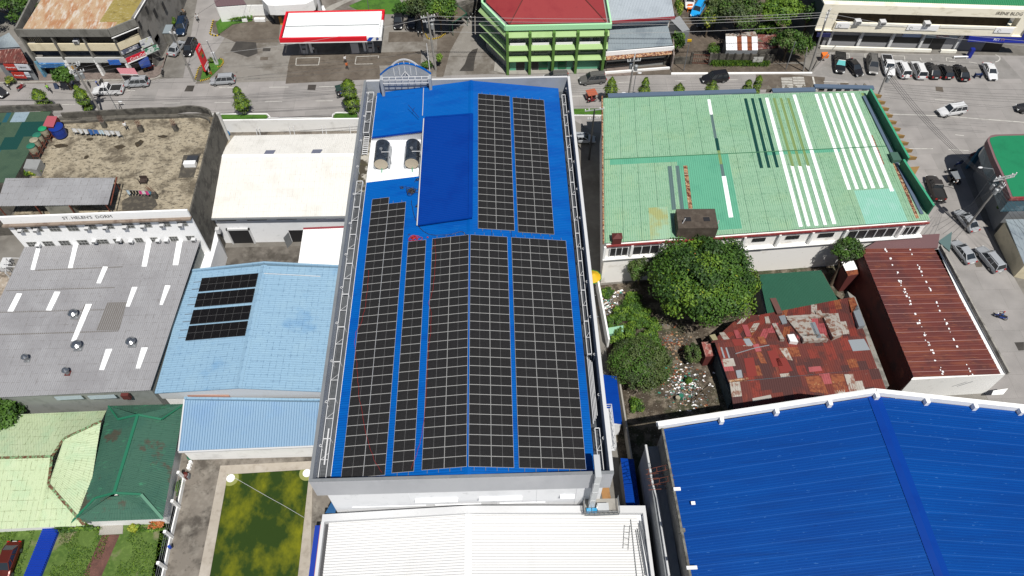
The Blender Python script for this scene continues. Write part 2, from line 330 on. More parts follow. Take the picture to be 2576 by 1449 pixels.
for pts in (gp(0, z1(2230, 1160), z1(2710, 1160), z1(2740, 1190), z1(2700, 1222), z1(2235, 1222)), gp(0, z2(1060, 1148), z2(840, 1146), z2(800, 1165), z2(795, 1200), z2(150, 1203)), gp(0, z3(650, 1172), z3(950, 1175))):
    m = M()
    for a, b in zip(pts, pts[1:]): m.bar((a.x, a.y, .08), (b.x, b.y, .08), .16, .16)
    struct(m, 'kerb', white)
# painted road markings
mk_ = M()
def stripe(a, b, wd=.13, z=.03):
    a, b = G(a), G(b); d = (b - a).normalized(); r = Vector((d.y, -d.x, 0)) * wd / 2; v = [a - r, a + r, b + r, b - r]
    mk_.poly([(p.x, p.y, z) for p in v])
for a, b in (((z1(120, 1070)), z1(290, 1068)), (z1(630, 1062), z1(765, 1060)), (z1(1145, 1052), z1(1265, 1052)), (z1(1648, 1048), z1(1828, 1046)), (z1(2175, 1042), z1(2340, 1040)), (z1(1280, 922), z1(1372, 920)), (z1(2222, 890), z1(2405, 888)),
             (z2(155, 886), z2(350, 884)), (z2(660, 881), z2(842, 880)), (z2(110, 1034), z2(285, 1033)), (z2(625, 1025), z2(800, 1023)), (z3(1120, 838), z3(1235, 834)), (z3(1695, 822), z3(1800, 820)), (z3(2240, 812), z3(2330, 810)), (z3(635, 978), z3(780, 975)), (z3(2215, 945), z3(2335, 940)),
             (z4(605, 802), z4(850, 812)), (z4(1700, 980), z4(1885, 990)), (z4(1900, 1325), z4(1985, 1335)), (z8(1105, 598), z8(1270, 608)), (z8(570, 590), z8(980, 592))): stripe(a, b)
stripe(z4(1160, 1118), z4(1760, 1140), .18); stripe(z4(1760, 1140), z4(2600, 1205), .18)
for i in range(7):
    a = z4(188 + i * 2, 770 + i * 15.5); b = z4(412 + i * 3, 762 + i * 15.5); stripe(a, z4((a[0]-1916.7)/.25596 + 108, a[1]/.25596 - 1), .24); stripe(z4((a[0]-1916.7)/.25596 + 112, a[1]/.25596 - 8), b, .24)
stripe(z4(500, 755), z4(530, 885), .3)
for q in ((1010, 530, 1015, 575), (1010, 532, 1125, 535), (1125, 535, 1128, 575), (1285, 548, 1400, 552), (1400, 552, 1405, 600), (1555, 568, 1565, 600), (1565, 600, 1625, 602), (1810, 568, 1815, 600), (1810, 568, 1880, 575), (1835, 602, 1905, 610), (2035, 610, 2110, 622), (1660, 575, 1672, 595), (820, 525, 855, 525), (855, 525, 860, 570)):
    stripe(z4(q[0], q[1]), z4(q[2], q[3]), .12)
for a in range(5):
    t0, t1 = R(-70 + a * 28), R(-70 + (a+1) * 28); stripe(z4(2270 + 70 * math.cos(t0), 575 + 38 * math.sin(t0)), z4(2270 + 70 * math.cos(t1), 575 + 38 * math.sin(t1)), .18)
for q in (((430, 590), (668, 583), (655, 660), (425, 663), (430, 590)), ((1038, 575), (1265, 567), (1262, 590)), ((1038, 575), (1025, 652), (1205, 648))):
    for a, b in zip(q, q[1:]): stripe(z2(*a), z2(*b), .12)
struct(mk_, 'road_markings', paintm)
# ================================================================ MAIN BUILDING
X0, X1, Y0, Y1 = -15.6, 14.45, -1.1, 59.7
SL = .1365; RZ = 15.42
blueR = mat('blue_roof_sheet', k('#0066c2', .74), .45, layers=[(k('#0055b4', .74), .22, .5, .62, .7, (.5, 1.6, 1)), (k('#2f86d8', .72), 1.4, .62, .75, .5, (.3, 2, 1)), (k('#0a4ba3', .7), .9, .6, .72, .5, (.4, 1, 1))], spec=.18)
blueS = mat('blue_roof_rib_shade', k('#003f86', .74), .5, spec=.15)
blueD = mat('deep_blue_sheet', k('#0142a4', .74), .45, layers=[(k('#003799', .72), .4, .48, .65, .5)], spec=.18)
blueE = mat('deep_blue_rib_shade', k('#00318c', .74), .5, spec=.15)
wallg = mat('light_grey_wall', (.74, .75, .77), .7, layers=[((.6, .61, .63), .25, .5, .7, .6), (k('#cfd2d6'), 1.2, .6, .75, .5)])
bandg = mat('grey_band', (.42, .43, .455), .6, layers=[((.35, .36, .385), .15, .45, .6, .6, (1, 1, .4)), ((.52, .53, .55), .2, .55, .7, .35)])
innerg = mat('parapet_inner_grey', (.30, .32, .345), .7, layers=[((.22, .235, .255), .4, .5, .7, .6)])
rimw = mat('white_parapet_cap', k('#e9eaec', .74), .6, layers=[(k('#bcbdbd'), .8, .6, .8, .5)])
mb = T('solar_roof_building', 'long building with a bright blue ribbed metal roof carrying rows of solar panels', 'building', (-.5, 29, 0))
W_ = M(); W_.box(-14.9, 13.9, Y0 + .5, Y1 - .1, 0, 12.9); W_.box(X0, X0 + .28, Y0 + .28, Y1, 11.6, 15.5, 1); W_.box(X1 - .28, X1, Y0 + .28, Y1, 11.6, 15.5, 1)
P(W_, 'wall', [wallg, innerg], mb)
P(M().box(X0 - .03, X1 + .03, Y0, Y0 + .28, 11.7, 15.5), 'front_parapet', bandg, mb)
P(M().box(X0 + .29, X1 - .29, Y1 - .28, Y1 - .01, 13.0, 15.6), 'rear_parapet', innerg, mb)
cp = M(); cp.box(X1 - .32, X1 + .05, Y0 + .3, Y1 + .05, 15.504, 15.56); cp.box(X0 - .05, X0 + .3, Y0 + .3, Y1 + .05, 15.504, 15.56, 1); cp.box(X0 + .32, X1 - .34, Y1 - .3, Y1 + .04, 15.604, 15.66); cp.box(X0 - .05, X1 + .05, Y0 - .03, Y0 + .29, 15.504, 15.55, 1)
P(cp, 'parapet_cap', [rimw, greym], mb)
# gutters between parapet and roof
gm = mat('gutter_floor', k('#5c6168'), .7, layers=[(k('#2e3135'), .4, .48, .6, .7, (1, .2, 1)), (k('#8b9095'), .8, .55, .7, .6, (1, .3, 1))])
P(M().box(X0 + .29, -14.2, Y0 + .3, Y1 - .3, 12.9, 13.0).box(12.7, X1 - .29, Y0 + .3, Y1 - .3, 12.9, 13.0), 'gutter', gm, mb)
xl, xr = 14.0, 12.85
def rz(x): return RZ - SL * abs(x)
nR = int((Y1 - Y0 - .6) / .28)
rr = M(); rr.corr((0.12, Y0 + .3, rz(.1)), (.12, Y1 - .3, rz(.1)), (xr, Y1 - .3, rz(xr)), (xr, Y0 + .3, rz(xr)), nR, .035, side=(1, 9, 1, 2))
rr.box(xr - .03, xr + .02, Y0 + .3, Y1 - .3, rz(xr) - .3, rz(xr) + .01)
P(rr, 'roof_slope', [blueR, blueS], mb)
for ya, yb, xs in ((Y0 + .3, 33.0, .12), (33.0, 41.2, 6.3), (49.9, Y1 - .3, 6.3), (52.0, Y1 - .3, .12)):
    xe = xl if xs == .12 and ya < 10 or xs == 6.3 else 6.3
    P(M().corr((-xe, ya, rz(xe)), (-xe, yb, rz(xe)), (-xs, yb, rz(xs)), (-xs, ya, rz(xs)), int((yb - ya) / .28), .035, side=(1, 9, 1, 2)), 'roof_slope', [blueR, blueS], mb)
rc = M(); rc.add([(-.35, Y0+.3, rz(.35)+.04), (-.35, Y1-.3, rz(.35)+.04), (0, Y1-.3, RZ+.09), (0, Y0+.3, RZ+.09), (.35, Y1-.3, rz(.35)+.04), (.35, Y0+.3, rz(.35)+.04)], [(0, 3, 2, 1), (3, 5, 4, 2)])
P(rc, 'ridge_cap', blueR, mb)
# sunken water tank deck
dkm = mat('tank_deck_plaster', (.60, .585, .55), .85, layers=[(k('#cfc6b4', .75), .5, .5, .65, .7), (k('#8f8672', .74), 1.1, .55, .65, .7), (k('#5a4d38'), .55, .63, .7, .9)], bump=(3, .3))
dkn = mat('mossy_gutter', k('#cfc9bd', .7), .9, layers=[(k('#3b3320'), .5, .47, .53, .95), (k('#6b6a3a'), 1.4, .55, .65, .6)])
dz = 12.6
P(M().box(-14.2, -6.35, 41.2, 49.9, dz - .2, dz), 'tank_deck', dkm, mb)
P(M().box(X0 + .29, -14.2, 40.0, 50.6, 13.0, 13.02), 'gutter_floor', dkn, mb)
P(M().quad((-xl, 49.9, dz), (-6.3, 49.9, dz), (-6.3, 49.9, rz(6.3)), (-xl, 49.9, rz(xl))), 'deck_wall', bandg, mb)
P(M().quad((-6.3, 41.2, dz), (-xl, 41.2, dz), (-xl, 41.2, rz(xl)), (-6.3, 41.2, rz(6.3))), 'deck_wall', wallg, mb)
P(M().bar((-xl, 49.85, rz(xl) - .02), (-6.3, 49.85, rz(6.3) - .02), .2, .18), 'eave_trim', blueD, mb)
# raised penthouse roof
ph = M(); ph.box(-6.35, .05, 33.4, 51.5, 12.6, 14.2)
P(ph, 'penthouse_wall', wallg, mb)
pr_ = M(); zl, zr_ = 15.0, 15.85
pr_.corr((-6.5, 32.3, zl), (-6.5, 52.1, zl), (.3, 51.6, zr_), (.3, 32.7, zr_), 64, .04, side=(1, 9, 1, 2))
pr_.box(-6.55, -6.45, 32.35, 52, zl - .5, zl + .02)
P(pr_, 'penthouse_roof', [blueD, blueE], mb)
tr = M(); tr.bar((.1, 32.6, zr_ + .05), (.1, 51.6, zr_ + .05), .55, .05, 0); tr.bar((-6.5, 32.35, zl - .05), (.3, 32.65, zr_ - .05), .3, .22, 0); tr.bar((-6.45, 52.1, zl), (.25, 51.65, zr_), .3, .1, 0)
P(tr, 'penthouse_trim', blueD, mb)
wf = M(); wf.prism([(-6.3, 32.75), (.2, 32.95), (.2, 33.1), (-6.3, 33.1)], 14.1, [zl - .16, zr_ - .2, zr_ - .2, zl - .16]); P(wf, 'penthouse_fascia', rimw, mb)
P(M().tube([(-6.65, 32.3, zl - .12), (-6.65, 52, zl - .12)], .09, 6), 'rain_gutter', rimw, mb)
# lower front wall details
fd = M()
for a, b, z_ in ((785, 1100, 455), (1255, 1575, 440), (1858, 1965, 425)):
    p = G(y3(a, z_ + 10), 10.6); q = G(y3(b, z_ - 5), 10.6); fd.box(p.x, q.x, Y0 + .5 - .45, Y0 + .498, 8.5, 8.65)
for x in (-6.5, 2.7, 7.0, 11.2): fd.box(x, x + .05, Y0 + .45, Y0 + .498, 5, 11.6)
for a, b in ((-13, -5), (-4, 1), (3, 8)): fd.box(a, b, Y0 + .42, Y0 + .498, 6.6, 6.66)
P(fd, 'window_canopy', wallg, mb)
# parapet lightning rings
rg = M()
def ring(m, c, r, t=.03, n=10, mi=0, nor='z'):
    pts = [(c[0] + r*math.cos(2*math.pi*i/n), c[1] + (0 if nor == 'y' else r*math.sin(2*math.pi*i/n)), c[2] + (r*math.sin(2*math.pi*i/n) if nor == 'y' else 0)) for i in range(n+1)]
    m.tube(pts, t, 5, mi, cap=False)
# rings stand on short rods in the gutters
for sx_, xs in ((-1, X0 + .45), (1, X1 - .5)):
    for i in range(12):
        y = 3 + i * 5.0; m = M(); m.tube([(xs, y, 13.3), (xs, y + .05, 14.6)], .03, 5); ring(m, (xs, y + .05, 14.72), .13, .035)
        P(m, 'ring_bracket', rimw, mb)
# steel walkway frames along both gutters
def frame(x0, x1, ya, yb, name, lab, step=4.45, z=14.05):
    o = T(name, lab, 'walkway', ((x0+x1)/2, (ya+yb)/2, 13.0), 'white steel walkway frames along the roof edges')
    m = M(); m.box(x0, x0+.07, ya, yb, z-.08, z); m.box(x1-.07, x1, ya, yb, z-.08, z)
    n = max(1, round((yb-ya)/step))
    for i in range(n+1):
        y = ya + (yb-ya)*i/n; m.box(x0+.07, x1-.07, y-.05, y+.05, z-.08, z); m.box(x0, x0+.06, y-.03, y+.03, 13.0, z-.08); m.box(x1-.06, x1, y-.03, y+.03, 13.0, z-.08)
        if i < n:
            yc = y + (yb-ya)/n*.5; m.box(x0+.07, x1-.07, yc-.025, yc+.025, z-.07, z-.01); m.bar((x0+.05, yc, z-.04), (x1-.05, yc+.7, z-.04), .035, .035)
    P(m, 'frame', rimw, o)
    g = M(); yy = ya + .1
    while yy < yb: g.box(x0+.08, x1-.08, yy, yy+.045, z-.5, z-.46, 0); yy += .15
    g.box(x0+.08, x0+.12, ya, yb, z-.46, z-.42); g.box(x1-.12, x1-.08, ya, yb, z-.46, z-.42)
    P(g, 'grating', steel, o); return o
frame(-15.2, -14.35, Y0+.6, 41.0, 'steel_walkway', 'long white steel walkway frame in the left gutter ending at the tank deck')
frame(-15.2, -14.35, 50.4, 59.0, 'steel_walkway', 'short white steel walkway frame in the left gutter beside the arched sign frame')
frame(13.2, 13.75, 13.5, 57.5, 'steel_walkway', 'long white steel walkway frame in the right gutter of the solar panel building')
frame(13.2, 13.75, Y0+.6, 4.5, 'steel_walkway', 'short steel walkway frame in the right gutter by the metal duct')
ld = M()
for x in (-15.15, -14.45): ld.box(x, x+.06, 46.6, 50.3, 13.3, 13.36)
for i in range(9): ld.box(-15.09, -14.45, 46.8+i*.42, 46.86+i*.42+.1, 13.3, 13.36)
S(ld, 'roof_ladder', rimw, 'white ladder lying in the mossy gutter beside the water tank deck', 'ladder')
pp = M()
for i, x in enumerate((13.2, 13.36, 13.52, 13.66)): pp.tube([(x, 5.2+i*.3, 13.6+.1*(i % 2)), (x+.03, 13.3-i*.2, 13.62)], .05, 6)
S(pp, 'pipe_bundle', rimw, 'white pipes lying in the right gutter in the gap of the walkway frame', 'pipes')
P(M().box(-14.75, -14.6, 1.2, 5.2, 14.08, 14.16), 'plank', rimw, mb)
# arched sign frame on the rear parapet
sg = T('roof_sign', 'curved blue topped sign wall with a white steel lattice on the rear parapet', 'sign', (-9.3, 59.0, 13.5))
n_ = 16; xa, xb = -13.1, -5.75; yb_ = 59.45
def zc(x): t = (x - (xa+xb)/2) / ((xb-xa)/2); return 16.6 + 1.9 * (1 - t*t)
sb = M(); xs = [xa + (xb-xa)*i/n_ for i in range(n_+1)]
v = [(x, yb_-.0, 13.2) for x in xs] + [(x, yb_, zc(x)) for x in xs] + [(x, yb_+.3, 13.2) for x in xs] + [(x, yb_+.3, zc(x)) for x in xs]; q = n_+1
sb.add(v, [(i, i+1, q+i+1, q+i) for i in range(n_)] + [(2*q+i+1, 2*q+i, 3*q+i, 3*q+i+1) for i in range(n_)])
sb.box(xa-.02, xa+.35, yb_-1.0, yb_-.002, 13.2, 16.6); sb.box(xb-.35, xb+.02, yb_-1.0, yb_-.002, 13.2, 16.6)
P(sb, 'sign_wall', innerg, sg)
st = M()
for a, b in zip(xs, xs[1:]): st.bar((a, yb_+.15, zc(a)+.05), (b, yb_+.15, zc(b)+.05), .34, .1)
P(st, 'blue_coping', blueR, sg)
ar = M(); pts = []
for i in range(13):
    t = -1 + 2*i/12; pts.append(((xa+xb)/2 + t*1.9, yb_+.3, 18.0 + 1.1*(1-t*t)))
for a, b in zip(pts, pts[1:]): ar.bar(a, b, .12, .22)
P(ar, 'arch', rimw, sg)
lt = M()
for z_, y_ in ((16.55, yb_-.35), (16.55, yb_-.95), (15.9, yb_-.95)): lt.bar((xa, y_, z_), (xb, y_, z_), .09, .09)
for i in range(8):
    x = xa+.4+(xb-xa-.8)*i/7; lt.bar((x, yb_-.3, 16.55), (x, yb_-1.0, 16.55), .07, .07); lt.bar((x, yb_-.95, 16.55), (x, yb_-.95, 15.9), .06, .06); lt.bar((x, yb_-.95, 15.9), (x, yb_-.02, 15.4), .05, .05)
for i in (-2, -1, 0, 1, 2):
    x = (xa+xb)/2 + i*.8; lt.bar((x, yb_-.1, 16.6), (x, yb_+.1, 18.9 - abs(i)*.25), .09, .09)
lt.bar(((xa+xb)/2, yb_-.1, 17.3), ((xa+xb)/2-.6, yb_-.35, 16.6), .08, .08); lt.bar(((xa+xb)/2, yb_-.1, 17.3), ((xa+xb)/2+.6, yb_-.35, 16.6), .08, .08)
P(lt, 'lattice', rimw, sg)
# rooftop water tanks
tkm = mat('polished_steel_tank', k('#8d9399', .9), .22, .9, layers=[(k('#55585c'), 2, .45, .6, .5)])
bm_ = mat('tank_cradle', k('#b9bdc0'), .6)
pvc = mat('green_pipe', k('#3fae86'), .5)
for cx, lb in ((-12.2, 'left of the two polished steel water tanks lying on the roof deck, nearer the ladder'), (-8.05, 'right of the two polished steel water tanks, beside the deep blue penthouse roof')):
    o = T('water_tank', lb, 'water tank', (cx, 46.2, dz), 'steel water tanks on the roof deck')
    r_ = 1.02; zc_ = dz + .35 + r_; ys = [44.1, 44.14, 44.3, 47.9, 48.1, 48.14]; rs = [.02, .8, r_, r_, .8, .02]
    P(M().tube([(cx, y, zc_) for y in ys], rs, 28), 'barrel', tkm, o, smooth=False)
    P(M().tube([(cx, 44.06, zc_), (cx, 44.1, zc_)], .92, 24), 'end_cap', mat('tank_end', k('#b5a994', 1.0), .5), o)
    P(M().box(cx-1.1, cx-.85, 44.2, 48, dz, dz+1.0).box(cx+.85, cx+1.1, 44.2, 48, dz, dz+1.0).box(cx-.85, cx+.85, 44.6, 44.8, dz, dz+.4).box(cx-.85, cx+.85, 47.4, 47.6, dz, dz+.4), 'cradle', bm_, o)
    P(M().tube([(cx, 46, zc_+r_-.05), (cx, 46, zc_+r_+.12)], .22, 12), 'hatch', steel, o)
    P(M().tube([(cx, 44.1, dz+.6), (cx, 43.6, dz+.4), (cx, 43.5, dz)], .07, 6), 'outlet_pipe', pvc, o)
    P(M().tube([(cx+.1, 45.3, zc_+r_+.1), (cx+1.25, 45.3, zc_+r_+.1), (cx+1.25, 45.0, dz+.1)], .05, 6), 'inlet_pipe', rimw, o)
S(M().tube([(-12.2, 43.7, dz+.06), (-8.05, 43.7, dz+.06)], .04, 5), 'water_pipe', pvc, 'thin green pipe on the deck joining the two steel tanks', 'pipe')
# duct and plant platform at the front
dm = mat('bright_duct', k('#d5d8da', .9), .4, .25)
du = T('exhaust_duct', 'shiny square metal duct climbing the front wall over the parapet', 'duct', (12.9, -1.4, 7.2))
P(M().box(12.55, 13.15, -1.75, -1.2, 7.6, 15.6).box(12.55, 13.15, -1.75, .6, 15.6, 16.3), 'riser', dm, du)
for z_ in (9.6, 12.0, 14.4): P(M().box(12.5, 13.2, -1.8, -1.15, z_, z_+.1), 'flange', steel, du)
pl = T('plant_platform', 'grey steel platform with guard rail on the front wall carrying blue motors', 'platform', (13.9, -1.6, 6.0))
P(M().box(12.1, 15.8, -2.4, -.62, 7.0, 7.12), 'deck', kerbm, pl)
rl_ = M()
for z_ in (7.6, 8.1): rl_.bar((12.1, -2.38, z_), (15.8, -2.38, z_), .05, .05); rl_.bar((15.78, -2.38, z_), (15.78, -.65, z_), .05, .05); rl_.bar((12.12, -2.38, z_), (12.12, -.65, z_), .05, .05)
for i in range(8): rl_.bar((12.12+3.66*i/7, -2.38, 7.1), (12.12+3.66*i/7, -2.38, 8.1), .05, .05)
rl_.box(12.1, 15.8, -2.42, -2.38, 7.0, 7.3)
P(rl_, 'guard_rail', greym, pl)
bk = M()
for x in (13.3, 14.1): bk.bar((x, -2.3, 7.0), (x+.3, -.7, 5.8), .06, .06); bk.bar((x+.5, -2.3, 7.0), (x+.2, -.7, 5.8), .06, .06)
P(bk, 'bracket', greym, pl)
fanm = paint('sky_blue_motor', '#3aa9e0')
for x, lb in ((12.3, 'left of two sky blue motor housings on the grey platform'), (12.9, 'right of two sky blue motor housings on the grey platform')):
    m = M(); m.box(x, x+.52, -2.2, -1.8, 7.12, 7.7); m.tube([(x+.26, -2.28, 7.42), (x+.26, -2.2, 7.42)], .18, 10, 0); S(m, 'motor_housing', fanm, lb, 'motor', 'sky blue motors on the platform')
m = M(); m.box(13.5, 14.7, -2.1, -1.3, 7.12, 7.75); m.tube([(13.4, -1.7, 7.45), (13.5, -1.7, 7.45)], .3, 12); S(m, 'fan_casing', dm, 'silver fan casing beside the blue motors on the grey platform', 'fan')
# side stair platform on the right wall
sp_ = T('side_balcony', 'narrow white railed service balcony high on the right wall of the solar panel building', 'balcony', (15.2, 5.8, 10.6), None)
m = M(); m.box(14.5, 15.6, 3.2, 8.2, 11.0, 11.1); P(m, 'deck', rimw, sp_)
m = M()
for z_ in (11.6, 12.1): m.bar((15.58, 3.2, z_), (15.58, 8.2, z_), .05, .05); m.bar((14.5, 3.22, z_), (15.58, 3.22, z_), .05, .05); m.bar((14.5, 8.18, z_), (15.58, 8.18, z_), .05, .05)
for i in range(8): m.bar((15.58, 3.2+5*i/7, 11.1), (15.58, 3.2+5*i/7, 12.1), .04, .04)
P(m, 'guard_rail', rimw, sp_)

# ---------------------------------------------------------------- solar arrays
PW, PH = 2.278, 1.134
frm = mat('panel_frame_aluminium', k('#d9d9d6', .75), .5, .2)
def cellmat(name, col, line):
    m = bpy.data.materials.new(name); m.use_nodes = True; t = m.node_tree; N = t.nodes; L = t.links; b = N['Principled BSDF']
    tc = N.new('ShaderNodeTexCoord'); br = N.new('ShaderNodeTexBrick'); br.offset = 0; L.new(tc.outputs['Object'], br.inputs['Vector'])
    br.inputs['Color1'].default_value = (*col, 1); br.inputs['Color2'].default_value = (*[c * 1.25 for c in col], 1); br.inputs['Mortar'].default_value = (*line, 1)
    br.inputs['Scale'].default_value = 1; br.inputs['Brick Width'].default_value = .182; br.inputs['Row Height'].default_value = .091; br.inputs['Mortar Size'].default_value = .004
    L.new(br.outputs[0], b.inputs['Base Color']); b.inputs['Roughness'].default_value = .2; b.inputs['Specular IOR Level'].default_value = .12
    return m
cell = cellmat('solar_cells', (.016, .0155, .016), (.035, .035, .036)); cellB = cellmat('solar_cells_black', (.006, .0055, .006), (.02, .02, .021)); midm = mat('cell_gap_line', (.16, .16, .16), .4)
def panelmesh(w_, h_, cm, fm, vertical=False, name='solar_panel'):
    m = M(); t = .021; a, b = w_/2, h_/2
    m.box(-a, a, -b, -b+t, 0, .035, 1); m.box(-a, a, b-t, b, 0, .035, 1); m.box(-a, -a+t, -b+t, b-t, 0, .035, 1); m.box(a-t, a, -b+t, b-t, 0, .035, 1)
    if not vertical:
        m.quad((-a+t, -b+t, .03), (-.011, -b+t, .03), (-.011, b-t, .03), (-a+t, b-t, .03)); m.quad((.011, -b+t, .03), (a-t, -b+t, .03), (a-t, b-t, .03), (.011, b-t, .03))
        m.quad((-.011, -b+t, .03), (.011, -b+t, .03), (.011, b-t, .03), (-.011, b-t, .03), 2)
    else:
        m.quad((-a+t, -b+t, .03), (a-t, -b+t, .03), (a-t, -.011, .03), (-a+t, -.011, .03)); m.quad((-a+t, .011, .03), (a-t, .011, .03), (a-t, b-t, .03), (-a+t, b-t, .03))
        m.quad((-a+t, -.011, .03), (a-t, -.011, .03), (a-t, .011, .03), (-a+t, .011, .03), 2)
    return _mesh(m, name, [cm, fm, midm], (0, 0, 0), False)
pm = panelmesh(PW, PH, cell, frm)
ANG = math.atan(SL); GX = 2.298; GY = 1.154
def array(side, d0, cols, y0, rows, lab, extra=None):
    o = T('solar_array', lab, 'solar panels', (0, 0, RZ + .12), 'solar arrays on the bright blue roof', ry=side*ANG)
    for c in range(cols):
        for r in range(rows + (1 if extra == c else 0)):
            p = bpy.data.objects.new('solar_panel', pm); COL.objects.link(p); p.parent = o
            p.location = (side*(d0+GX*(c+.5)), y0+GY*(r+.5), .02)
    ra = M()
    for c in range(cols):
        for f_ in (.25, .75):
            x = side*(d0+GX*(c+f_)); ra.box(x-.02, x+.02, y0-.35, y0+GY*rows+.45, -.06, .015)
    P(ra, 'rail', steel, o, local=True)
array(1, .08, 2, 0, 26, 'two column wide block of solar panels touching the right side of the roof ridge')
array(1, 5.17, 3, 0, 26, 'three column wide block of solar panels, widest on the roof, nearest the right edge')
array(-1, .08, 2, 0, 26, 'two column wide block of black solar panels touching the left side of the roof ridge')
array(-1, 5.46, 1, -.05, 26, 'single column of solar panels between two wider blocks left of the ridge')
array(-1, 8.42, 2, -.2, 32, 'longest block of solar panels, along the left roof edge, with a stepped far end', extra=1)
array(1, 1.03, 2, 31.09, 22, 'rear block of solar panels nearer the ridge, beside the deep blue penthouse roof')
array(1, 6.05, 2, 30.9, 22, 'rear block of solar panels farther from the ridge, toward the right walkway')
# cables and reels on the roof
def squiggle(pts, r, m=None, seed=1, j=.05):
    m = m or M(); rn = random.Random(seed); out = []
    for a, b in zip(pts, pts[1:]):
        for i in range(4): t = i/4; out.append((a[0]+(b[0]-a[0])*t+rn.uniform(-j, j), a[1]+(b[1]-a[1])*t+rn.uniform(-j, j), a[2]+(b[2]-a[2])*t))
    out.append(pts[-1]); m.tube(out, r, 4); return m
def onroof(p):
    q = G(p, 15.0)
    for _ in range(4): q = G(p, rz(q.x) + .07)
    return (q.x, q.y, q.z)
S(squiggle([onroof(y7(*p)) for p in ((500, 1060), (515, 1150), (545, 1230), (590, 1285), (650, 1310), (760, 1312), (830, 1295), (870, 1285), (905, 1308))], .035, seed=2), 'power_cable', cablem, 'black cable crossing the blue roof below the deep blue penthouse toward the ridge', 'cable')
def tangle(c, R_, n, r, seed, mt, name, lab, cat, flat=True):
    rn = random.Random(seed); m = M(); q = Vector(onroof(c))
    for i in range(n):
        a = rn.uniform(0, 6.28); d = abs(rn.gauss(0, R_*.5)); cx, cy = q.x + d*math.cos(a), q.y + d*math.sin(a); rr_ = rn.uniform(.25, .5)*R_
        pts = [(cx + rr_*math.cos(t)*rn.uniform(.85, 1.15), cy + rr_*.8*math.sin(t)*rn.uniform(.85, 1.15), rz(cx + rr_*math.cos(t)) + .07 + .02*i) for t in [k_*6.28/9 for k_ in range(10)]]
        m.tube(pts, r, 4, cap=False)
    return S(m, name, mt, lab, cat)
redc = mat('red_cable', (.35, .01, .01), .5); bluec = mat('navy_cable', (.01, .02, .12), .5)
tangle(y7(500, 998), .75, 22, .03, 3, cablem, 'cable_coil', 'big tangled coil of black cable on the blue roof beside the penthouse', 'cable coil')
tangle(y7(430, 965), .5, 7, .016, 4, cablem, 'cable_coil', 'small loose black cable coil left of the big coil on the blue roof', 'cable coil')
tangle(y7(548, 905), .5, 7, .016, 5, cablem, 'cable_coil', 'small loose black cable coil near the tank deck edge of the blue roof', 'cable coil')
tangle(y7(540, 1100), .45, 6, .016, 6, cablem, 'cable_coil', 'small loose black cable coil nearest the front by the penthouse corner', 'cable coil')
tangle(y7(520, 1338), .7, 14, .03, 7, redc, 'cable_coil', 'heap of red cable above the single column of solar panels', 'cable coil')
tangle(y7(620, 1328), .16, 4, .05, 8, redc, 'cable_coil', 'small tight red cable coil right of the red heap', 'cable coil')
tangle(y7(658, 1410), .17, 4, .05, 9, redc, 'cable_coil', 'bright red round cable coil lying on the black solar panels', 'cable coil')
tangle(y7(485, 1306), .15, 4, .05, 10, bluec, 'cable_coil', 'small navy cable coil left of the red heap on the blue roof', 'cable coil')
def onpanel(p): q = onroof(p); return (q[0], q[1], q[2] + .14)
e1 = mk(798.6, 575.0, .2205); e2 = mk(798.6, 894.5, .2205)
S(squiggle([onpanel(p) for p in (e1(585, 480), e1(575, 700), e1(545, 900), e1(500, 1100), e1(440, 1190), e1(425, 1300), e1(435, 1420), e2(455, 150), e2(475, 450), e2(525, 720), e2(570, 960), e2(650, 1200), e2(740, 1340))], .015, seed=11), 'string_cable', redc, 'thin red cable running down the left edge block of solar panels', 'cable')
S(squiggle([onpanel(p) for p in (e1(1340, 130), e1(1350, 300), e1(1340, 560), e1(1310, 740), e1(1270, 860), e1(1300, 960), e1(1290, 1200), e1(1265, 1400), e2(1255, 200), e2(1245, 480), e2(1220, 740), e2(1190, 930), e2(1150, 1080), e2(1070, 1300))], .015, seed=12), 'string_cable', redc, 'thin red cable running down the panel block left of the ridge', 'cable')
for i, (a, b) in enumerate(((e1(1985, 0), e1(1988, 85)), (e1(2210, 25), e1(2212, 100)))):
    S(squiggle([onroof(a), onroof(b)], .025, seed=i), 'link_cable', bluec, ('short dark cable bridging the gap right of the ridge, nearer it', 'short dark cable bridging the gap at the second seam from the ridge')[i], 'cable')
S(squiggle([(-6.9, 53.0, rz(6.9)+.12), (-7.0, 59.0, rz(7)+.12)], .05, seed=3, j=.02), 'roof_conduit', rimw, 'pale conduit pipe running from the penthouse roof to the rear parapet', 'pipe')
S(M().bar((-7.3, 52.0, 15.1), (-8.9, 54.4, 15.4), .06, .06).bar((-8.3, 53.3, 15.2), (-8.0, 53.9, 15.3), .05, .05), 'antenna_mast', bluec, 'dark stick antenna leaning out behind the penthouse roof', 'antenna')
# ================================================================ OTHER BUILDINGS
def G2(p, z): q = G(p, z); return (q.x, q.y)
def G3(p, z): q = G(p, z); return (q.x, q.y, z)
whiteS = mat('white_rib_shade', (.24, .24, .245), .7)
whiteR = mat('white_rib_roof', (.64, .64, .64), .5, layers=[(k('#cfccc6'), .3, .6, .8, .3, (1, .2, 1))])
creamR = mat('off_white_sheet', (.66, .645, .61), .5, grid=(.75, 1.3, (.4, .38, .35), .6, 0), layers=[(k('#c9c5ba'), .35, .5, .75, .35), (k('#8f8574'), .5, .70, .78, .5)])
rustw = mat('weathered_beige_sheet', k('#b6ab97'), .8, layers=[(k('#7e7462'), .8, .42, .6, .8), (k('#ded8cb'), 2, .55, .7, .6)])
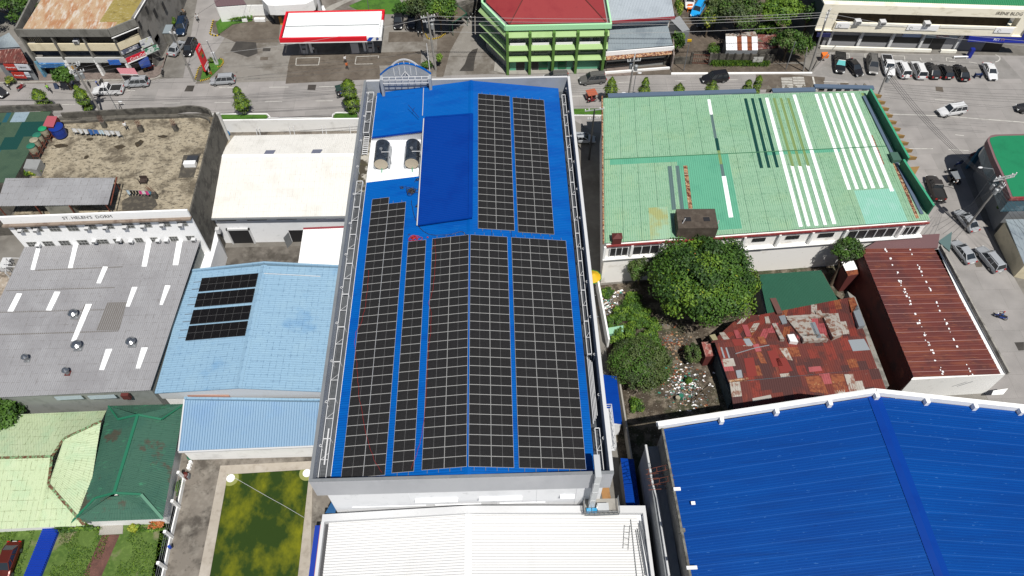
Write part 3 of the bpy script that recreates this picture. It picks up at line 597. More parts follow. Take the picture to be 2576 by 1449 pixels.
# --- white ribbed roof in the foreground
b = T('white_roof_building', 'low building with a white ribbed gable roof in front of the solar panel building', 'building', (1.2, -12, 0))
P(M().box(-16.0, 18.8, -26, Y0 - .1, 0, 5.2), 'wall', wallg, b)
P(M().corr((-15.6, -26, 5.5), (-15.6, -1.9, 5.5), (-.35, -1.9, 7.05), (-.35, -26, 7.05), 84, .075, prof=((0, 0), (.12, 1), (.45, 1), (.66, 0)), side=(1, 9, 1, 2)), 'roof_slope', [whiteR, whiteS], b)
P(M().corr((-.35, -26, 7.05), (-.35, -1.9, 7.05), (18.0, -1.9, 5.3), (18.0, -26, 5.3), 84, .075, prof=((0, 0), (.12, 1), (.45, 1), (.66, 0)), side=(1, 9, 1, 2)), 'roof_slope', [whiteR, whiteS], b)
P(M().add([(-.7, -26, 7.09), (-.7, -1.9, 7.09), (-.35, -1.9, 7.2), (-.35, -26, 7.2), (0, -1.9, 7.08), (0, -26, 7.08)], [(0, 3, 2, 1), (3, 5, 4, 2)]), 'ridge_cap', whitec, b)
m = M(); m.prism([(-16.3, -1.9), (-.35, -1.9), (-.35, -1.1), (-16.3, -1.1)], 5.0, [6.0, 7.5, 7.5, 6.0]); m.prism([(-.35, -1.9), (18.95, -1.9), (18.95, -1.1), (-.35, -1.1)], 5.0, [7.5, 5.95, 5.95, 7.5])
m.box(-16.35, -16.0, -26, -1.9, 4.6, 6.0); m.box(18.6, 18.95, -26, -1.9, 4.6, 5.95)
P(m, 'parapet', rimw, b)
P(M().box(-15.99, -15.62, -26, -1.95, 5.0, 5.3).box(18.02, 18.59, -26, -1.95, 4.8, 5.1), 'gutter', mat('dark_gutter', (.05, .05, .055), .7), b)
P(M().box(-16.42, -16.36, -26, -2.2, 5.2, 5.9), 'trim', mat('orange_trim', k('#c76a3b'), .6), b)
lm = M()
for x in (-7.5, 9.6): lm.box(x, x + .05, -26, -2.0, 0, .02)
# steel bars and ladder lying on white roof
def wz(x): return 7.05 - (x + .35) * (1.75 / 18.35) + .12
for i, (a, bq, lb) in enumerate(((x1(515, 820), x1(580, 1449), 'longest'), (x1(572, 935), x1(655, 1449), 'second'), (x1(590, 920), x1(680, 1440), 'third'), (x1(603, 860), x1(700, 1449), 'fourth'), (x1(618, 835), x1(735, 1449), 'fifth'), (x1(630, 835), x1(760, 1449), 'sixth'))):
    p, q = G(a, 5.7), G(bq, 5.6); S(M().tube([(p.x, p.y, wz(p.x)+.02*i), (q.x, q.y, wz(q.x)+.02*i)], .05, 6), 'steel_pipe', greym, lb + ' from the left of the grey steel pipes lying on the white ribbed roof', 'pipe', 'steel pipes on the white roof')
m = M(); p1_, p2_, p3_, p4_ = [G(x1(*q), 5.8) for q in ((447, 880), (430, 1140), (508, 885), (487, 1155))]
for p, q in ((p1_, p2_), (p3_, p4_)): m.tube([(p.x, p.y, wz(p.x)), (q.x, q.y, wz(q.x))], .035, 5)
for t in (.05, .3, .55, .8): p, q = p1_.lerp(p2_, t), p3_.lerp(p4_, t); m.tube([(p.x, p.y, wz(p.x)), (q.x, q.y, wz(q.x))], .03, 5)
S(m, 'ladder', steel, 'thin steel ladder lying on the white ribbed roof left of the pipes', 'ladder')
# --- big blue gable roof at right
bb = T('blue_gable_building', 'large hall with a deep blue ribbed gable roof and white stepped parapet beam', 'building', (44, -10, 0))
bbm = mat('royal_blue_roof', k('#004ba2', .74), .45, layers=[(k('#0055ae', .74), .12, .45, .65, .7, (.6, 2, 1)), (k('#063c86', .72), .5, .5, .7, .5, (.2, 3, 1)), (k('#5b9ade', .8), 2.2, .66, .72, .7, (.5, 3, 1)), (k('#04307a', .72), .8, .70, .74, .8, (.3, 2, 1))], spec=.18)
bz, ez = 15.0, 12.6
PK = G(y6(1645, 95), bz); LC = G(y6(335, 300), ez); RC = Vector((PK.x + (PK.x - LC.x), PK.y - 2.0, ez))
LB = Vector((LC.x + 1.2, -34, ez)); PB = Vector((PK.x + 1.2, -34, bz)); RB = Vector((RC.x + 1.2, -34, ez))
nb = 150
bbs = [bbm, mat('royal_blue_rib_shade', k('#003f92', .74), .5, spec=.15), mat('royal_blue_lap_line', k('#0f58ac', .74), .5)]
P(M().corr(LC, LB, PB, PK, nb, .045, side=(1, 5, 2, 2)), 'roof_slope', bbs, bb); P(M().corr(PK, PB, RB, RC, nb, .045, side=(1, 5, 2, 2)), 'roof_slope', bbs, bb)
P(M().add([(PK.x-.7, PK.y, bz-.02+.03), (PB.x-.7, PB.y, bz+.01), (PB.x, PB.y, bz+.13), (PK.x, PK.y, bz+.13), (PB.x+.7, PB.y, bz+.01), (PK.x+.7, PK.y, bz+.01)], [(0, 1, 2, 3), (3, 2, 4, 5)]), 'ridge_cap', blueD, bb)
P(M().prism([(LC.x+.1, LC.y+.3), (LB.x, LB.y), (RB.x, RB.y), (RC.x, RC.y+.3), (PK.x, PK.y+.3)], 0, 12.3), 'wall', mat('bare_render', k('#9a9791'), .85, layers=[(k('#6c6963'), .5, .48, .65, .7)]), bb)
m = M()
def beam(m, a, c, w_, h_, mi=0): m.bar(a, c, w_, h_, mi)
beam(m, (LC.x-.6, LC.y+.25, ez+.35), (PK.x, PK.y+.25, bz+.45), .45, .75); beam(m, (PK.x, PK.y+.25, bz+.45), (RC.x, RC.y+.25, ez+.35), .45, .75)
beam(m, (LC.x-.7, LC.y+.55, ez+.15), (PK.x, PK.y+.55, bz+.2), .35, .5); beam(m, (PK.x, PK.y+.55, bz+.2), (RC.x, RC.y+.55, ez+.15), .35, .5)
for t in (.27, .53, .78, 1.0):
    x = LC.x + (PK.x-LC.x)*t; y = LC.y + (PK.y-LC.y)*t; z_ = ez + (bz-ez)*t; m.box(x-.2, x+.2, y-.5, y+.05, z_, z_+.75)
    if t < 1: x = PK.x + (RC.x-PK.x)*t*.9; y = PK.y + (RC.y-PK.y)*t*.9; z_ = bz + (ez-bz)*t*.9; m.box(x-.2, x+.2, y-.5, y+.05, z_, z_+.75)
P(m, 'parapet_beam', white, bb)
m = M(); beam(m, (LC.x-.15, LC.y, ez+.05), (LB.x-.15, LB.y, ez+.05), .22, .5)
for t in (.28, .42, .6): q = LC.lerp(LB, t); m.box(q.x-.35, q.x+.15, q.y-.15, q.y+.15, ez-.3, ez+.45)
P(m, 'side_parapet', mat('rough_concrete_edge', k('#8d8a80'), .9, layers=[(k('#5b5850'), 1.5, .45, .6, .8)]), bb)
# lower side gutter wing
lw = T('side_wing', 'narrow grey lower wing with a white pipe edge left of the blue gable hall', 'building', (20, -8, 0))
P(M().prism([(19.4, 4.8), (20.9, 4.8), (21.6, -34), (20.0, -34)], 0, 8.2), 'wall', greym, lw)
P(M().tube([(19.45, 4.9, 8.4), (19.6, .5, 8.4), (19.85, -1.2, 8.5), (20.2, -34, 8.4)], .14, 7), 'edge_pipe', rimw, lw)
rs = mat('rusty_steel', k('#8a4a35'), .8, layers=[(k('#5d2f22'), 2, .45, .6, .8)])
for i, (a, z_, lb) in enumerate(((x1(870, 262), 12.2, 'far'), (x1(900, 385), 12.2, 'near'))):
    q = G(a, z_); m = M()
    for dy in (-.25, .25): m.bar((q.x-1.6, q.y+dy, z_-.9), (q.x+.8, q.y+dy, z_+.5), .04, .04); m.bar((q.x-1.5, q.y+dy, z_-2.2), (q.x+.4, q.y+dy, z_-2.0), .04, .04)
    for t in (-1.4, -.6, .2): m.bar((q.x+t, q.y-.25, z_-.8+(t+1.4)*.55), (q.x+t, q.y+.25, z_-.8+(t+1.4)*.55), .04, .04); m.bar((q.x+t, q.y, z_-.8+(t+1.4)*.55), (q.x+t, q.y, z_-2.1), .03, .03)
    S(m, 'rebar_bracket', rs, lb + ' rusty steel bracket frame sticking out of the left wall of the blue gable hall', 'bracket', 'rusty brackets')
for i, (a, s_, lb) in enumerate(((x1(1020, 497), .35, 'white scrap block on the left edge of the deep blue roof near the brackets'), (x1(1197, 652), .2, 'small pale scrap lying on the deep blue roof'), (x1(1183, 1362), .5, 'long white scrap strip at the lower left edge of the deep blue roof'))):
    q = G(a, 12.9); S(M().box(q.x-s_, q.x+s_, q.y-.16, q.y+.16, 12.98, 13.12), 'scrap', whitec, lb, 'scrap')
# --- alley things between the halls
m = T('blue_lean_to', 'low lean-to with a royal blue roof against the right wall of the solar panel building', 'shed', (16.5, 14, 0))
P(M().corr((14.3, 9.9, 4.4), (14.3, 16.5, 4.4), (18.0, 16.5, 3.2), (18.0, 9.9, 3.2), 26, .03), 'roof', blueD, m); P(M().box(14.2, 17.9, 10.0, 16.4, 0, 3.1), 'wall', wallg, m)
m = T('blue_lean_to', 'narrow dark blue lean-to roof in the shaded alley beside the white ribbed roof', 'shed', (19, 1, 0))
P(M().corr((17.3, -1.2, 3.2), (17.3, 5.6, 3.2), (18.9, 5.6, 2.8), (18.9, -1.2, 2.8), 26, .03), 'roof', blueD, m); P(M().box(17.4, 18.8, -1.1, 5.5, 0, 2.7), 'wall', greym, m)
S(M().prism([G2(e4_ , 2.2) for e4_ in [(1245.8+.2204*1160, 575+.2204*560), (1245.8+.2204*1180, 575+.2204*560), (1245.8+.2204*1310, 575+.2204*1265), (1245.8+.2204*1290, 575+.2204*1265)]], 0, 2.2), 'boundary_wall', white, 'white topped boundary wall between the shaded alley and the littered yard', 'wall')
S(M().prism([(18.3, 20.5), (18.5, 20.5), (19.1, -1.2), (18.9, -1.2)], 0, 2.2), 'boundary_wall', kerbm, 'grey boundary wall running past the rail balcony toward the blue gable hall', 'wall')
S(M().prism([G2(x1(420, 400), .6), G2(x1(470, 398), .6), G2(x1(508, 608), .6), G2(x1(452, 605), .6)], .45, .6), 'loose_slab', mat('fibre_slab', k('#9f9d99'), .8, layers=[(k('#6f6d69'), 3, .5, .7, .6)]), 'loose grey slab lying in the dark alley by the orange floor strip', 'slab')
sheet('alley_floor_strip', [(15.0, 3.6), (16.0, 3.6), (16.3, -1.2), (15.3, -1.2)], .02, mat('orange_clay', k('#b98a57'), .9, layers=[(k('#8a5f38'), .9, .5, .65, .7)]))
# --- light blue roofs
lbm = mat('faded_blue_sheet', k('#9cc1dc', .76), .45, layers=[(k('#6ea3d3', .74), .16, .55, .68, .75), (k('#a8cbe0', .76), .3, .5, .7, .5), (k('#3f6a9c', .7), 2.4, .64, .72, .6, (1, 1.6, 1)), (k('#4a76a6', .7), 3.5, .66, .72, .4, (4, .35, 1))], grid=(.78, .9, k('#54789c', .7), .75, 0))
lb = T('light_blue_warehouse', 'warehouse with a faded light blue gable roof and four rows of black solar panels', 'building', (-27, 23.5, 0))
P(M().box(-38.2, -16.2, 14.9, 32.1, 0, 5.4), 'wall', white, lb)
P(M().corr((-38.55, 14.6, 5.7), (-38.55, 32.75, 5.7), (-28.1, 32.75, 6.8), (-28.1, 14.4, 6.8), 56, .03), 'roof_slope', lbm, lb)
P(M().corr((-28.1, 14.4, 6.8), (-28.1, 32.75, 6.8), (-15.9, 32.75, 5.6), (-15.9, 14.1, 5.6), 56, .03), 'roof_slope', lbm, lb)
P(M().add([(-28.5, 14.35, 6.82), (-28.5, 32.8, 6.82), (-28.1, 32.8, 6.95), (-28.1, 14.35, 6.95), (-27.7, 32.8, 6.82), (-27.7, 14.35, 6.82)], [(0, 3, 2, 1), (3, 5, 4, 2)]), 'ridge_cap', lbm, lb)
m = M(); m.prism([(-38.3, 14.6), (-28.1, 14.4), (-28.1, 14.75), (-38.3, 14.9)], 4.0, [5.65, 6.75, 6.75, 5.65]); m.prism([(-28.1, 14.4), (-16.2, 14.1), (-16.2, 14.7), (-28.1, 14.75)], 4.0, [6.75, 5.55, 5.55, 6.75]); P(m, 'gable_wall', rimw, lb)
m = M(); m.prism([(-38.6, 32.75), (-28.1, 33.0), (-28.1, 33.25), (-38.6, 33.0)], 5.3, [6.0, 7.1, 7.1, 6.0]); m.prism([(-28.1, 33.0), (-15.9, 32.8), (-15.9, 33.05), (-28.1, 33.25)], 5.3, [7.1, 5.9, 5.9, 7.1]); P(m, 'rear_flashing', lbm, lb)
P(M().bar((-38.5, 14.5, 5.68), (-28.1, 14.3, 6.8), .14, .14).bar((-28.1, 14.3, 6.8), (-16, 14.0, 5.6), .14, .14), 'eave_trim', lbm, lb)
P(M().bar((-28.0, 31.4, 6.86), (-20.5, 31.2, 6.15), .08, .06), 'pipe', rimw, lb)
pmv = panelmesh(1.1, 2.2, cellB, mat('black_frame', (.05, .05, .05), .5), True)
a2 = math.atan(1.1 / 10.45)
for j, (yc, od) in enumerate(((30.3, 'farthest'), (27.8, 'second'), (25.15, 'third'), (22.7, 'nearest'))):
    o = T('solar_array', ('farthest of the four rows', 'second farthest of the four rows', 'second nearest of the four rows', 'nearest of the four rows')[j] + ' of black solar panels on the light blue roof', 'solar panels', (-28.55, yc, 6.82), 'four short solar rows on the light blue roof', ry=-a2)
    for i in range(7):
        p = bpy.data.objects.new('solar_panel', pmv); COL.objects.link(p); p.parent = o; p.location = (-.58 - i * 1.115, 0, .1)
    P(M().box(-8.9, 0, -.6, -.56, .0, .09).box(-8.9, 0, .56, .6, .0, .09), 'rail', steel, o, local=True)
lb2m = mat('light_blue_sheet', k('#98bad8', .76), .45, layers=[(k('#86addb', .74), .25, .5, .7, .6), (k('#93bbdf', .76), 1, .55, .7, .4)])
lb2 = T('blue_lean_roof', 'lower lean-to roof of clean light blue ribbed sheet in front of the light blue warehouse', 'building', (-26, 11.5, 0))
P(M().corr((-35.4, 14.2, 4.2), (-16.0, 13.3, 4.2), (-15.9, 8.2, 3.4), (-34.9, 7.9, 3.4), 62, .04, side=(1, 9, 1, 2)), 'roof', [lb2m, mat('light_blue_groove', k('#5f87ac', .7), .5)], lb2)
P(M().box(-34.8, -15.9, 8.2, 14.1, 0, 3.3), 'wall', white, lb2)
P(M().bar((-34.95, 7.8, 3.28), (-15.9, 8.1, 3.28), .18, .2).bar((-35.45, 14.3, 4.2), (-34.95, 7.85, 3.42), .16, .16), 'gutter', rimw, lb2)
P(M().prism([(-35.4, 14.25), (-16, 13.4), (-16, 13.65), (-35.4, 14.5)], 3.9, 4.5), 'flashing', lbm, lb2)
P(M().prism([(-35.3, 14.55), (-29.8, 14.3), (-29.8, 14.38), (-35.3, 14.62)], 4.2, 4.9), 'pink_flashing', mat('salmon_flashing', k('#d9a48e'), .8), lb2)
# --- grey corrugated roof
grm = mat('grey_fibre_sheet', k('#a9a9ac', .76), .75, layers=[(k('#98979a', .75), .14, .48, .6, .7), (k('#bcbdc0', .76), .35, .5, .72, .5), (k('#6f6257', .75), 1.3, .62, .74, .6, (1, 3, 1)), (k('#7a7470', .75), 3, .6, .7, .5, (2.5, .4, 1))], grid=(1.0, 1.15, k('#6b655f', .7), .7, 0))
skyl = mat('white_skylight', (.82, .83, .84), .4)
grs = [grm, mat('grey_fibre_groove', k('#9b9a9f', .76), .8)]
gr = T('grey_roof_warehouse', 'wide warehouse with a weathered grey corrugated roof dotted with white skylight strips', 'building', (-50, 26, 0))
ga, gb_, gc, gd = Vector((-61.3, 36.7, 7.1)), Vector((-37.5, 37.15, 7.1)), Vector((-38.9, 14.6, 6.2)), Vector((-62.4, 14.0, 6.2))
for nm, c1, c2, m_ in (('roof', 0, 1, grm),):
    P(M().corr(ga, gb_, gc, gd, 90, .04, side=(1, 9, 1, 2)), nm, grs, gr)
P(M().prism([(-61.2, 36.5), (-37.8, 36.9), (-39.1, 14.9), (-62.1, 14.4)], 0, 6.0), 'wall', mat('grey_green_wall', k('#a0a4a0', .74), .85, layers=[(k('#7f837e', .74), .6, .5, .65, .6)]), gr)
def roofz(pt, A=ga, B=gc):
    p = G(pt, 6.7)
    for _ in range(3): p = G(pt, A.z + (B.z - A.z) * (A.y - p.y) / (A.y - B.y) + .045)
    return Vector((p.x, p.y, p.z))
for q in (((380, 1276), (437, 1278), (352, 1443), (310, 1443)),):
    pass
for q in (((395, -164), (438, -160), (352, 160), (310, 158)), ((765, -178), (812, -178), (735, 143), (690, 143)), ((1497, -190), (1550, -190), (1488, 126), (1437, 126)), ((1808, -204), (1864, -204), (1808, 112), (1752, 112)),
          ((1045, 128), (1095, 130), (1022, 297), (978, 296)), ((170, 400), (226, 402), (133, 584), (75, 583)), ((553, 382), (613, 383), (520, 574), (465, 572)), ((1340, 335), (1394, 335), (1315, 533), (1275, 532)), ((1675, 318), (1730, 320), (1650, 515), (1618, 514)),
          ((870, 508), (935, 508), (768, 884), (722, 884)), ((1075, 965), (1140, 962), (1055, 1177), (1006, 1175)), ((1435, 950), (1500, 948), (1420, 1160), (1376, 1160))):
    v = [roofz(y1(*p)) for p in q]; P(M().prism([(p.x, p.y) for p in v], 6.1, [p.z + .02 for p in v]), 'skylight', skyl, gr)
for q in (((1090, 492), (1290, 485), (1205, 772), (972, 774)), ((0, 812), (1195, 775), (1190, 785), (0, 824)), ((0, 586), (1060, 560), (1060, 568), (0, 596)), ((60, 366), (1160, 335), (1160, 343), (55, 376)), ((350, 160), (1240, 125), (1240, 133), (350, 170))):
    v = [roofz(y1(*p)) for p in q]; P(M().prism([(p.x, p.y) for p in v], 6.1, [p.z - .012 for p in v]), 'lap_joint', mat('lap_line', k('#7d7873', .72), .8), gr)
v = [roofz(y1(*p)) for p in ((860, 508), (940, 508), (805, 790), (722, 884))]; P(M().prism([(p.x, p.y) for p in v], 6.1, [p.z + .008 for p in v]), 'patch', mat('dark_patch', k('#4b433d', .72), .8, layers=[(k('#8c8883'), 2.5, .45, .55, .9)]), gr)
for (u, v_), s_, lb_ in (((765, 585), .55, 'spinning roof vent left of the long skylight on the grey roof'), ((800, 905), .58, 'spinning roof vent just below the long skylight on the grey roof'), ((1348, 870), .55, 'spinning roof vent right of the long skylight on the grey roof'), ((280, 1030), .38, 'small roof vent near the lower left of the grey roof'), ((690, 1165), .38, 'small roof vent on a dark red base on the grey roof')):
    p = roofz(y1(u, v_ + 45)); o = T('turbine_vent', lb_, 'roof vent', (p.x, p.y, p.z), 'turbine vents on the grey roof')
    P(M().box(p.x-s_*.9, p.x+s_*.9, p.y-s_*.9, p.y+s_*.9, p.z-.1, p.z+.06), 'base', mat('red_base', k('#6d2a23'), .8) if s_ < .4 and u > 500 else steel, o)
    P(M().tube([(p.x, p.y, p.z), (p.x, p.y, p.z+.55)], s_*.7, 12), 'collar', steel, o)
    m = M(); m.tube([(p.x, p.y, p.z+.5), (p.x, p.y, p.z+.62), (p.x, p.y, p.z+.85), (p.x, p.y, p.z+1.05), (p.x, p.y, p.z+1.12)], [s_*.75, s_*1.0, s_*1.1, s_*.6, s_*.1], 16); P(m, 'head', mat('chrome_vent', k('#c9ccce'), .25, .9), o, smooth=False)
m = M()
for x in (-61.0, -50.5, -46.5):
    for i in range(9): m.bar((x, 14.22 - 0*i, 5.85 - i*.1), (x+3.2, 14.3, 5.85-i*.1), .05, .04)
P(m, 'louvre', mat('pale_blue_louvre', k('#b9c9d0'), .6), gr)
P(M().box(-42.5, -41.6, 14.1, 14.5, 4.9, 5.9), 'red_hatch', mat('dark_red', k('#6d2e2a'), .8), gr)
# --- courtyard wall left of the court
S(M().prism([G2(z6(205, 1030), 5.2), G2(z6(300, 1060), 5.2), G2(z6(360, 1210), 3.7), (-36.6, 33.3), (-38.2, 33.3)], 0, 4.2), 'court_wall', wallg, 'light grey wall on the left side of the concrete court', 'wall')
# --- white warehouse
wh = T('white_warehouse', 'warehouse with a white gable roof between the dorm and the solar panel building', 'building', (-28, 50, 0))
ridgeL, ridgeR = (-40.0, 53.3, 7.4), (-15.9, 52.9, 7.4); eL, eR = (-38.6, 42.0, 6.2), (-15.9, 41.8, 6.2); bL, bR = (-37.5, 58.8, 6.3), (-15.9, 58.7, 6.3)
P(M().corr(eL, eR, ridgeR, ridgeL, 80, .03), 'roof_slope', creamR, wh)
P(M().corr(ridgeL, ridgeR, bR, (bL[0]-1.6, bL[1], bL[2]), 80, .03, mf=lambda u, v: 1 if u < .1 - v*.02 + .015*math.sin(v*20) else 0), 'roof_slope', [creamR, rustw], wh)
P(M().bar(ridgeL, ridgeR, .5, .06), 'ridge_cap', whitec, wh)
P(M().prism([(-38.2, 42.5), (-16, 42.4), (-16, 58.3), (-38.6, 58.3)], 0, 6.0), 'wall', wallg, wh)
P(M().bar((-38.7, 41.9, 6.05), (-15.9, 41.7, 6.05), .25, .22).bar((-40.1, 53.3, 7.4), (-38.7, 42.0, 6.25), .2, .12), 'gutter', greym, wh)
m = M()
for a, b_ in ((-36.9, -34.2), (-32.6, -29.8), (-28.4, -25.5), (-24.2, -21.3), (-19.4, -17)): m.box(a, b_, 42.40, 42.48, 5.0, 5.5)
P(m, 'window', dark, wh)
m = M(); m.box(-36.0, -33.0, 42.38, 42.46, 0, 3.1); P(m, 'shutter_opening', dark, wh)
P(M().box(-27.3, -24.6, 42.38, 42.46, 0, 2.6), 'door', dark, wh); P(M().bar((-27.35, 42.3, 1.2), (-27.9, 41.2, 1.2), .05, 2.4), 'door_leaf', greym, wh)
P(M().box(-36.2, -36.0, 42.2, 42.46, 0, 3.4).box(-33.0, -32.8, 42.2, 42.46, 0, 3.4).box(-36.2, -32.8, 42.2, 42.46, 3.1, 3.4), 'door_frame', rimw, wh)
for (u, v_) in ((795, 447), (1200, 440)):
    q = G(z6(u, v_), 7.1); P(M().prism([(q.x-.75, q.y-.4), (q.x+.65, q.y-.4), (q.x+.85, q.y+.4), (q.x-.55, q.y+.4)], 7.0, 7.36), 'roof_hatch', mat('dusty_glass', k('#7b7f92'), .4), wh)
ac0 = M(); q = (-37.3, 42.0); ac0.box(-37.9, -36.7, 41.3, 41.9, 3.5, 4.4); S(ac0, 'air_conditioner', rimw, 'white outdoor air conditioner above the dark shutter opening of the court', 'air conditioner')
lt2 = T('white_lean_to', 'small lean-to with a plain white roof and dark red top edge in the court', 'shed', (-20, 37, 0))
P(M().corr(G3(z6(1085, 1105), 4.4), G3(z6(1440, 1080), 4.4), (-15.9, 33.4, 3.6), G3(z6(1035, 1430), 3.6), 18, .02), 'roof', whitec, lt2)
c_ = G(z6(1085, 1105), 4.4); d_ = G(z6(1035, 1430), 3.6); P(M().prism([(c_.x+.1, c_.y), (-16, c_.y), (-16, 33.5), (d_.x+.1, d_.y)], 0, 3.4), 'wall', wallg, lt2)
P(M().bar((c_.x, c_.y+.1, 4.45), (-16, c_.y+.3, 4.45), .25, .2), 'trim', mat('maroon_trim', k('#a5414c'), .6), lt2)
# --- street boundary wall
S(M().prism([(-42.5, 66.6), (-15.9, 66.2), (-15.9, 66.45), (-42.5, 66.85)], 0, 2.6), 'boundary_wall', white, 'long white boundary wall along the road left of the solar panel building', 'wall')
m = M()
for x in (-36.5, -36, -31, -30.3, -25.6, -25, -21): m.tube([(x, 66.1, 1.5), (x+.3, 64.2, 0)], .05, 5)
S(m, 'wall_props', rimw, 'row of thin white props behind the long white boundary wall', 'props')
fa_, fb_ = G(z1(2138, 1165), 11.9), G(z1(2222, 1150), 11.9); fw_ = M(); fw_.prism([(fa_.x, fa_.y), (fb_.x, fb_.y), (fb_.x, fb_.y+.3), (fa_.x, fa_.y+.3)], 3, 11.9); S(fw_, 'firewall', mat('patchy_white_wall', k('#d9d8d4'), .85, layers=[(k('#8b8780'), 1.3, .56, .66, .8, (1, 1, .5))]), 'tall patchy white firewall at the road end of the dorm', 'wall')
S(M().ball((G(z1(2303, 1352), .6)), .5, .35, .6), 'tarp_bundle', mat('blue_tarp', k('#1f86c8'), .5), 'small blue tarp bundle at the corner beside the patchy firewall', 'tarp')
# --- dorm
dm_ = T('dormitory', 'white dormitory block with a bare flat concrete roof deck and painted name on its parapet', 'building', (-50, 47, 0))
dw = mat('dorm_white', (.8, .8, .8), .7, layers=[(k('#b5b3af'), .8, .62, .75, .3)])
deckc = mat('weathered_roof_slab', k('#b3a790', .76), .95, layers=[(k('#6c6252', .74), .35, .47, .60, .9), (k('#cabfa8', .74), .8, .5, .68, .7), (k('#4f483d', .74), 1.8, .52, .63, .8, (1, 2, 1)), (k('#5c5345', .74), 5, .55, .66, .6), (k('#37322b', .74), .22, .66, .7, .8)], bump=(3, .4))
drk = mat('mildewed_concrete', k('#6b675f', .74), .95, layers=[(k('#3f3c37', .74), .8, .46, .6, .8), (k('#8e8a80', .74), 2, .55, .7, .6)], bump=(4, .3))
FL = G2(z5(95, 1010), 11.2); FR = G2(z5(1925, 905), 11.2)
yF = 36.75; xL_, xR_ = -61.3, -37.1
P(M().prism([(xL_, yF), (xR_, yF + .5), (xR_ - .7, 58), (xL_, 58)], 0, [11.6, 11.6, 11.6, 11.6], 1, 1).prism([(xL_, yF - .01), (xR_, yF + .49), (xR_ + .01, yF + .7), (xL_, yF + .2)], 0, 11.5, 0), 'wall', [dw, drk], dm_)
P(M().poly([(xL_+.3, yF + .3, 11.62), (xR_ - .2, yF + .8, 11.62), (xR_ - .9, 57.0, 11.62), (xL_ + .3, 57.0, 11.62)]), 'roof_deck', deckc, dm_)
pf = M(); pf.prism([(xL_ - .1, yF - .12), (xR_ + .02, yF + .38), (xR_ + .02, yF + .63), (xL_ - .1, yF + .13)], 12.0, 13.3); P(pf, 'name_parapet', dw, dm_)
P(M().prism([(xL_ - .2, yF - .55), (xR_ + .1, yF - .05), (xR_ + .1, yF + .6), (xL_ - .2, yF + .1)], 11.75, 11.99), 'canopy_slab', mat('stained_canopy', k('#9a8a7c', .74), .9, layers=[(k('#6f5c50', .74), .9, .48, .62, .8), (k('#c9c2ba', .74), 2, .6, .75, .6)]), dm_)
pr2 = M(); pr2.prism([(xR_ - .18, yF + .65), (xR_ + .02, yF + .65), (xR_ - .68, 57.2), (xR_ - .88, 57.2)], 11.6, 12.4); P(pr2, 'side_parapet', drk, dm_)
curve = [(-60.5, 57.6)] + [(-48 + i, 58.3) for i in range(0, 5)] + [(-42.5 + 4*math.sin(R(a)), 57.0 + 1.6*math.cos(R(a))) for a in range(0, 91, 18)]
m = M()
for a, b_ in zip(curve, curve[1:]): m.bar((a[0], a[1], 12.0), (b_[0], b_[1], 12.0), .25, 1.1); m.bar((a[0], a[1] - 1.3, 11.75), (b_[0], b_[1] - 1.3, 11.75), .2, .5)
P(m, 'street_parapet', drk, dm_)
textmesh("ST. HELEN'S  DORM", .74, mat('letter_grey', k('#4a4a4a'), .7), dm_, (-50.2, yF + .09, 12.7), (24.2, .5, 0), (0, 0, 1), name='lettering')
wfr = mat('window_frame', k('#c4c4c2'), .6); wgl = mat('louvre_glass', k('#4d4f4c', .7), .3, layers=[(k('#7d7f7a'), 2, .48, .6, .8), (k('#1c1c1c'), 1.3, .55, .62, .8)])
def onface(pt):   # point on dorm front plane
    d = RT * (pt[0]-1288) - UP * (pt[1]-724.5) + FW * FPX; n = Vector((-.5, 24.2, 0)); p0 = Vector((xL_, yF - .01, 0)); return CAM + d * ((p0 - CAM).dot(n) / d.dot(n))
wins = [((140, 1012), (262, 1015), (300, 1062), (175, 1070)), ((300, 1005), (400, 1000), (450, 1055), (338, 1062)), ((472, 1000), (580, 995), (632, 1052), (518, 1060)), ((655, 995), (770, 990), (815, 1050), (705, 1055)), ((850, 985), (955, 985), (1000, 1030), (890, 1038)), ((1030, 980), (1130, 978), (1172, 1028), (1068, 1032)), ((1225, 972), (1340, 970), (1378, 1022), (1262, 1026)), ((1405, 968), (1518, 965), (1552, 1014), (1440, 1018)), ((1598, 960), (1705, 955), (1745, 1006), (1635, 1010)), ((1780, 955), (1880, 950), (1918, 1000), (1820, 1004)),
        ((258, 1165), (365, 1162), (402, 1212), (300, 1215)), ((420, 1158), (525, 1155), (568, 1205), (460, 1208)), ((580, 1152), (690, 1148), (735, 1198), (628, 1202)), ((765, 1145), (875, 1142), (918, 1195), (815, 1198)), ((960, 1140), (1080, 1136), (1118, 1182), (1005, 1188)), ((1135, 1132), (1235, 1130), (1270, 1175), (1175, 1180)), ((1350, 1125), (1430, 1122), (1470, 1165), (1395, 1170)), ((1510, 1118), (1590, 1116), (1622, 1160), (1550, 1165)), ((1700, 1110), (1790, 1108), (1825, 1152), (1745, 1158)), ((1868, 1104), (1960, 1100), (2000, 1142), (1915, 1148))]
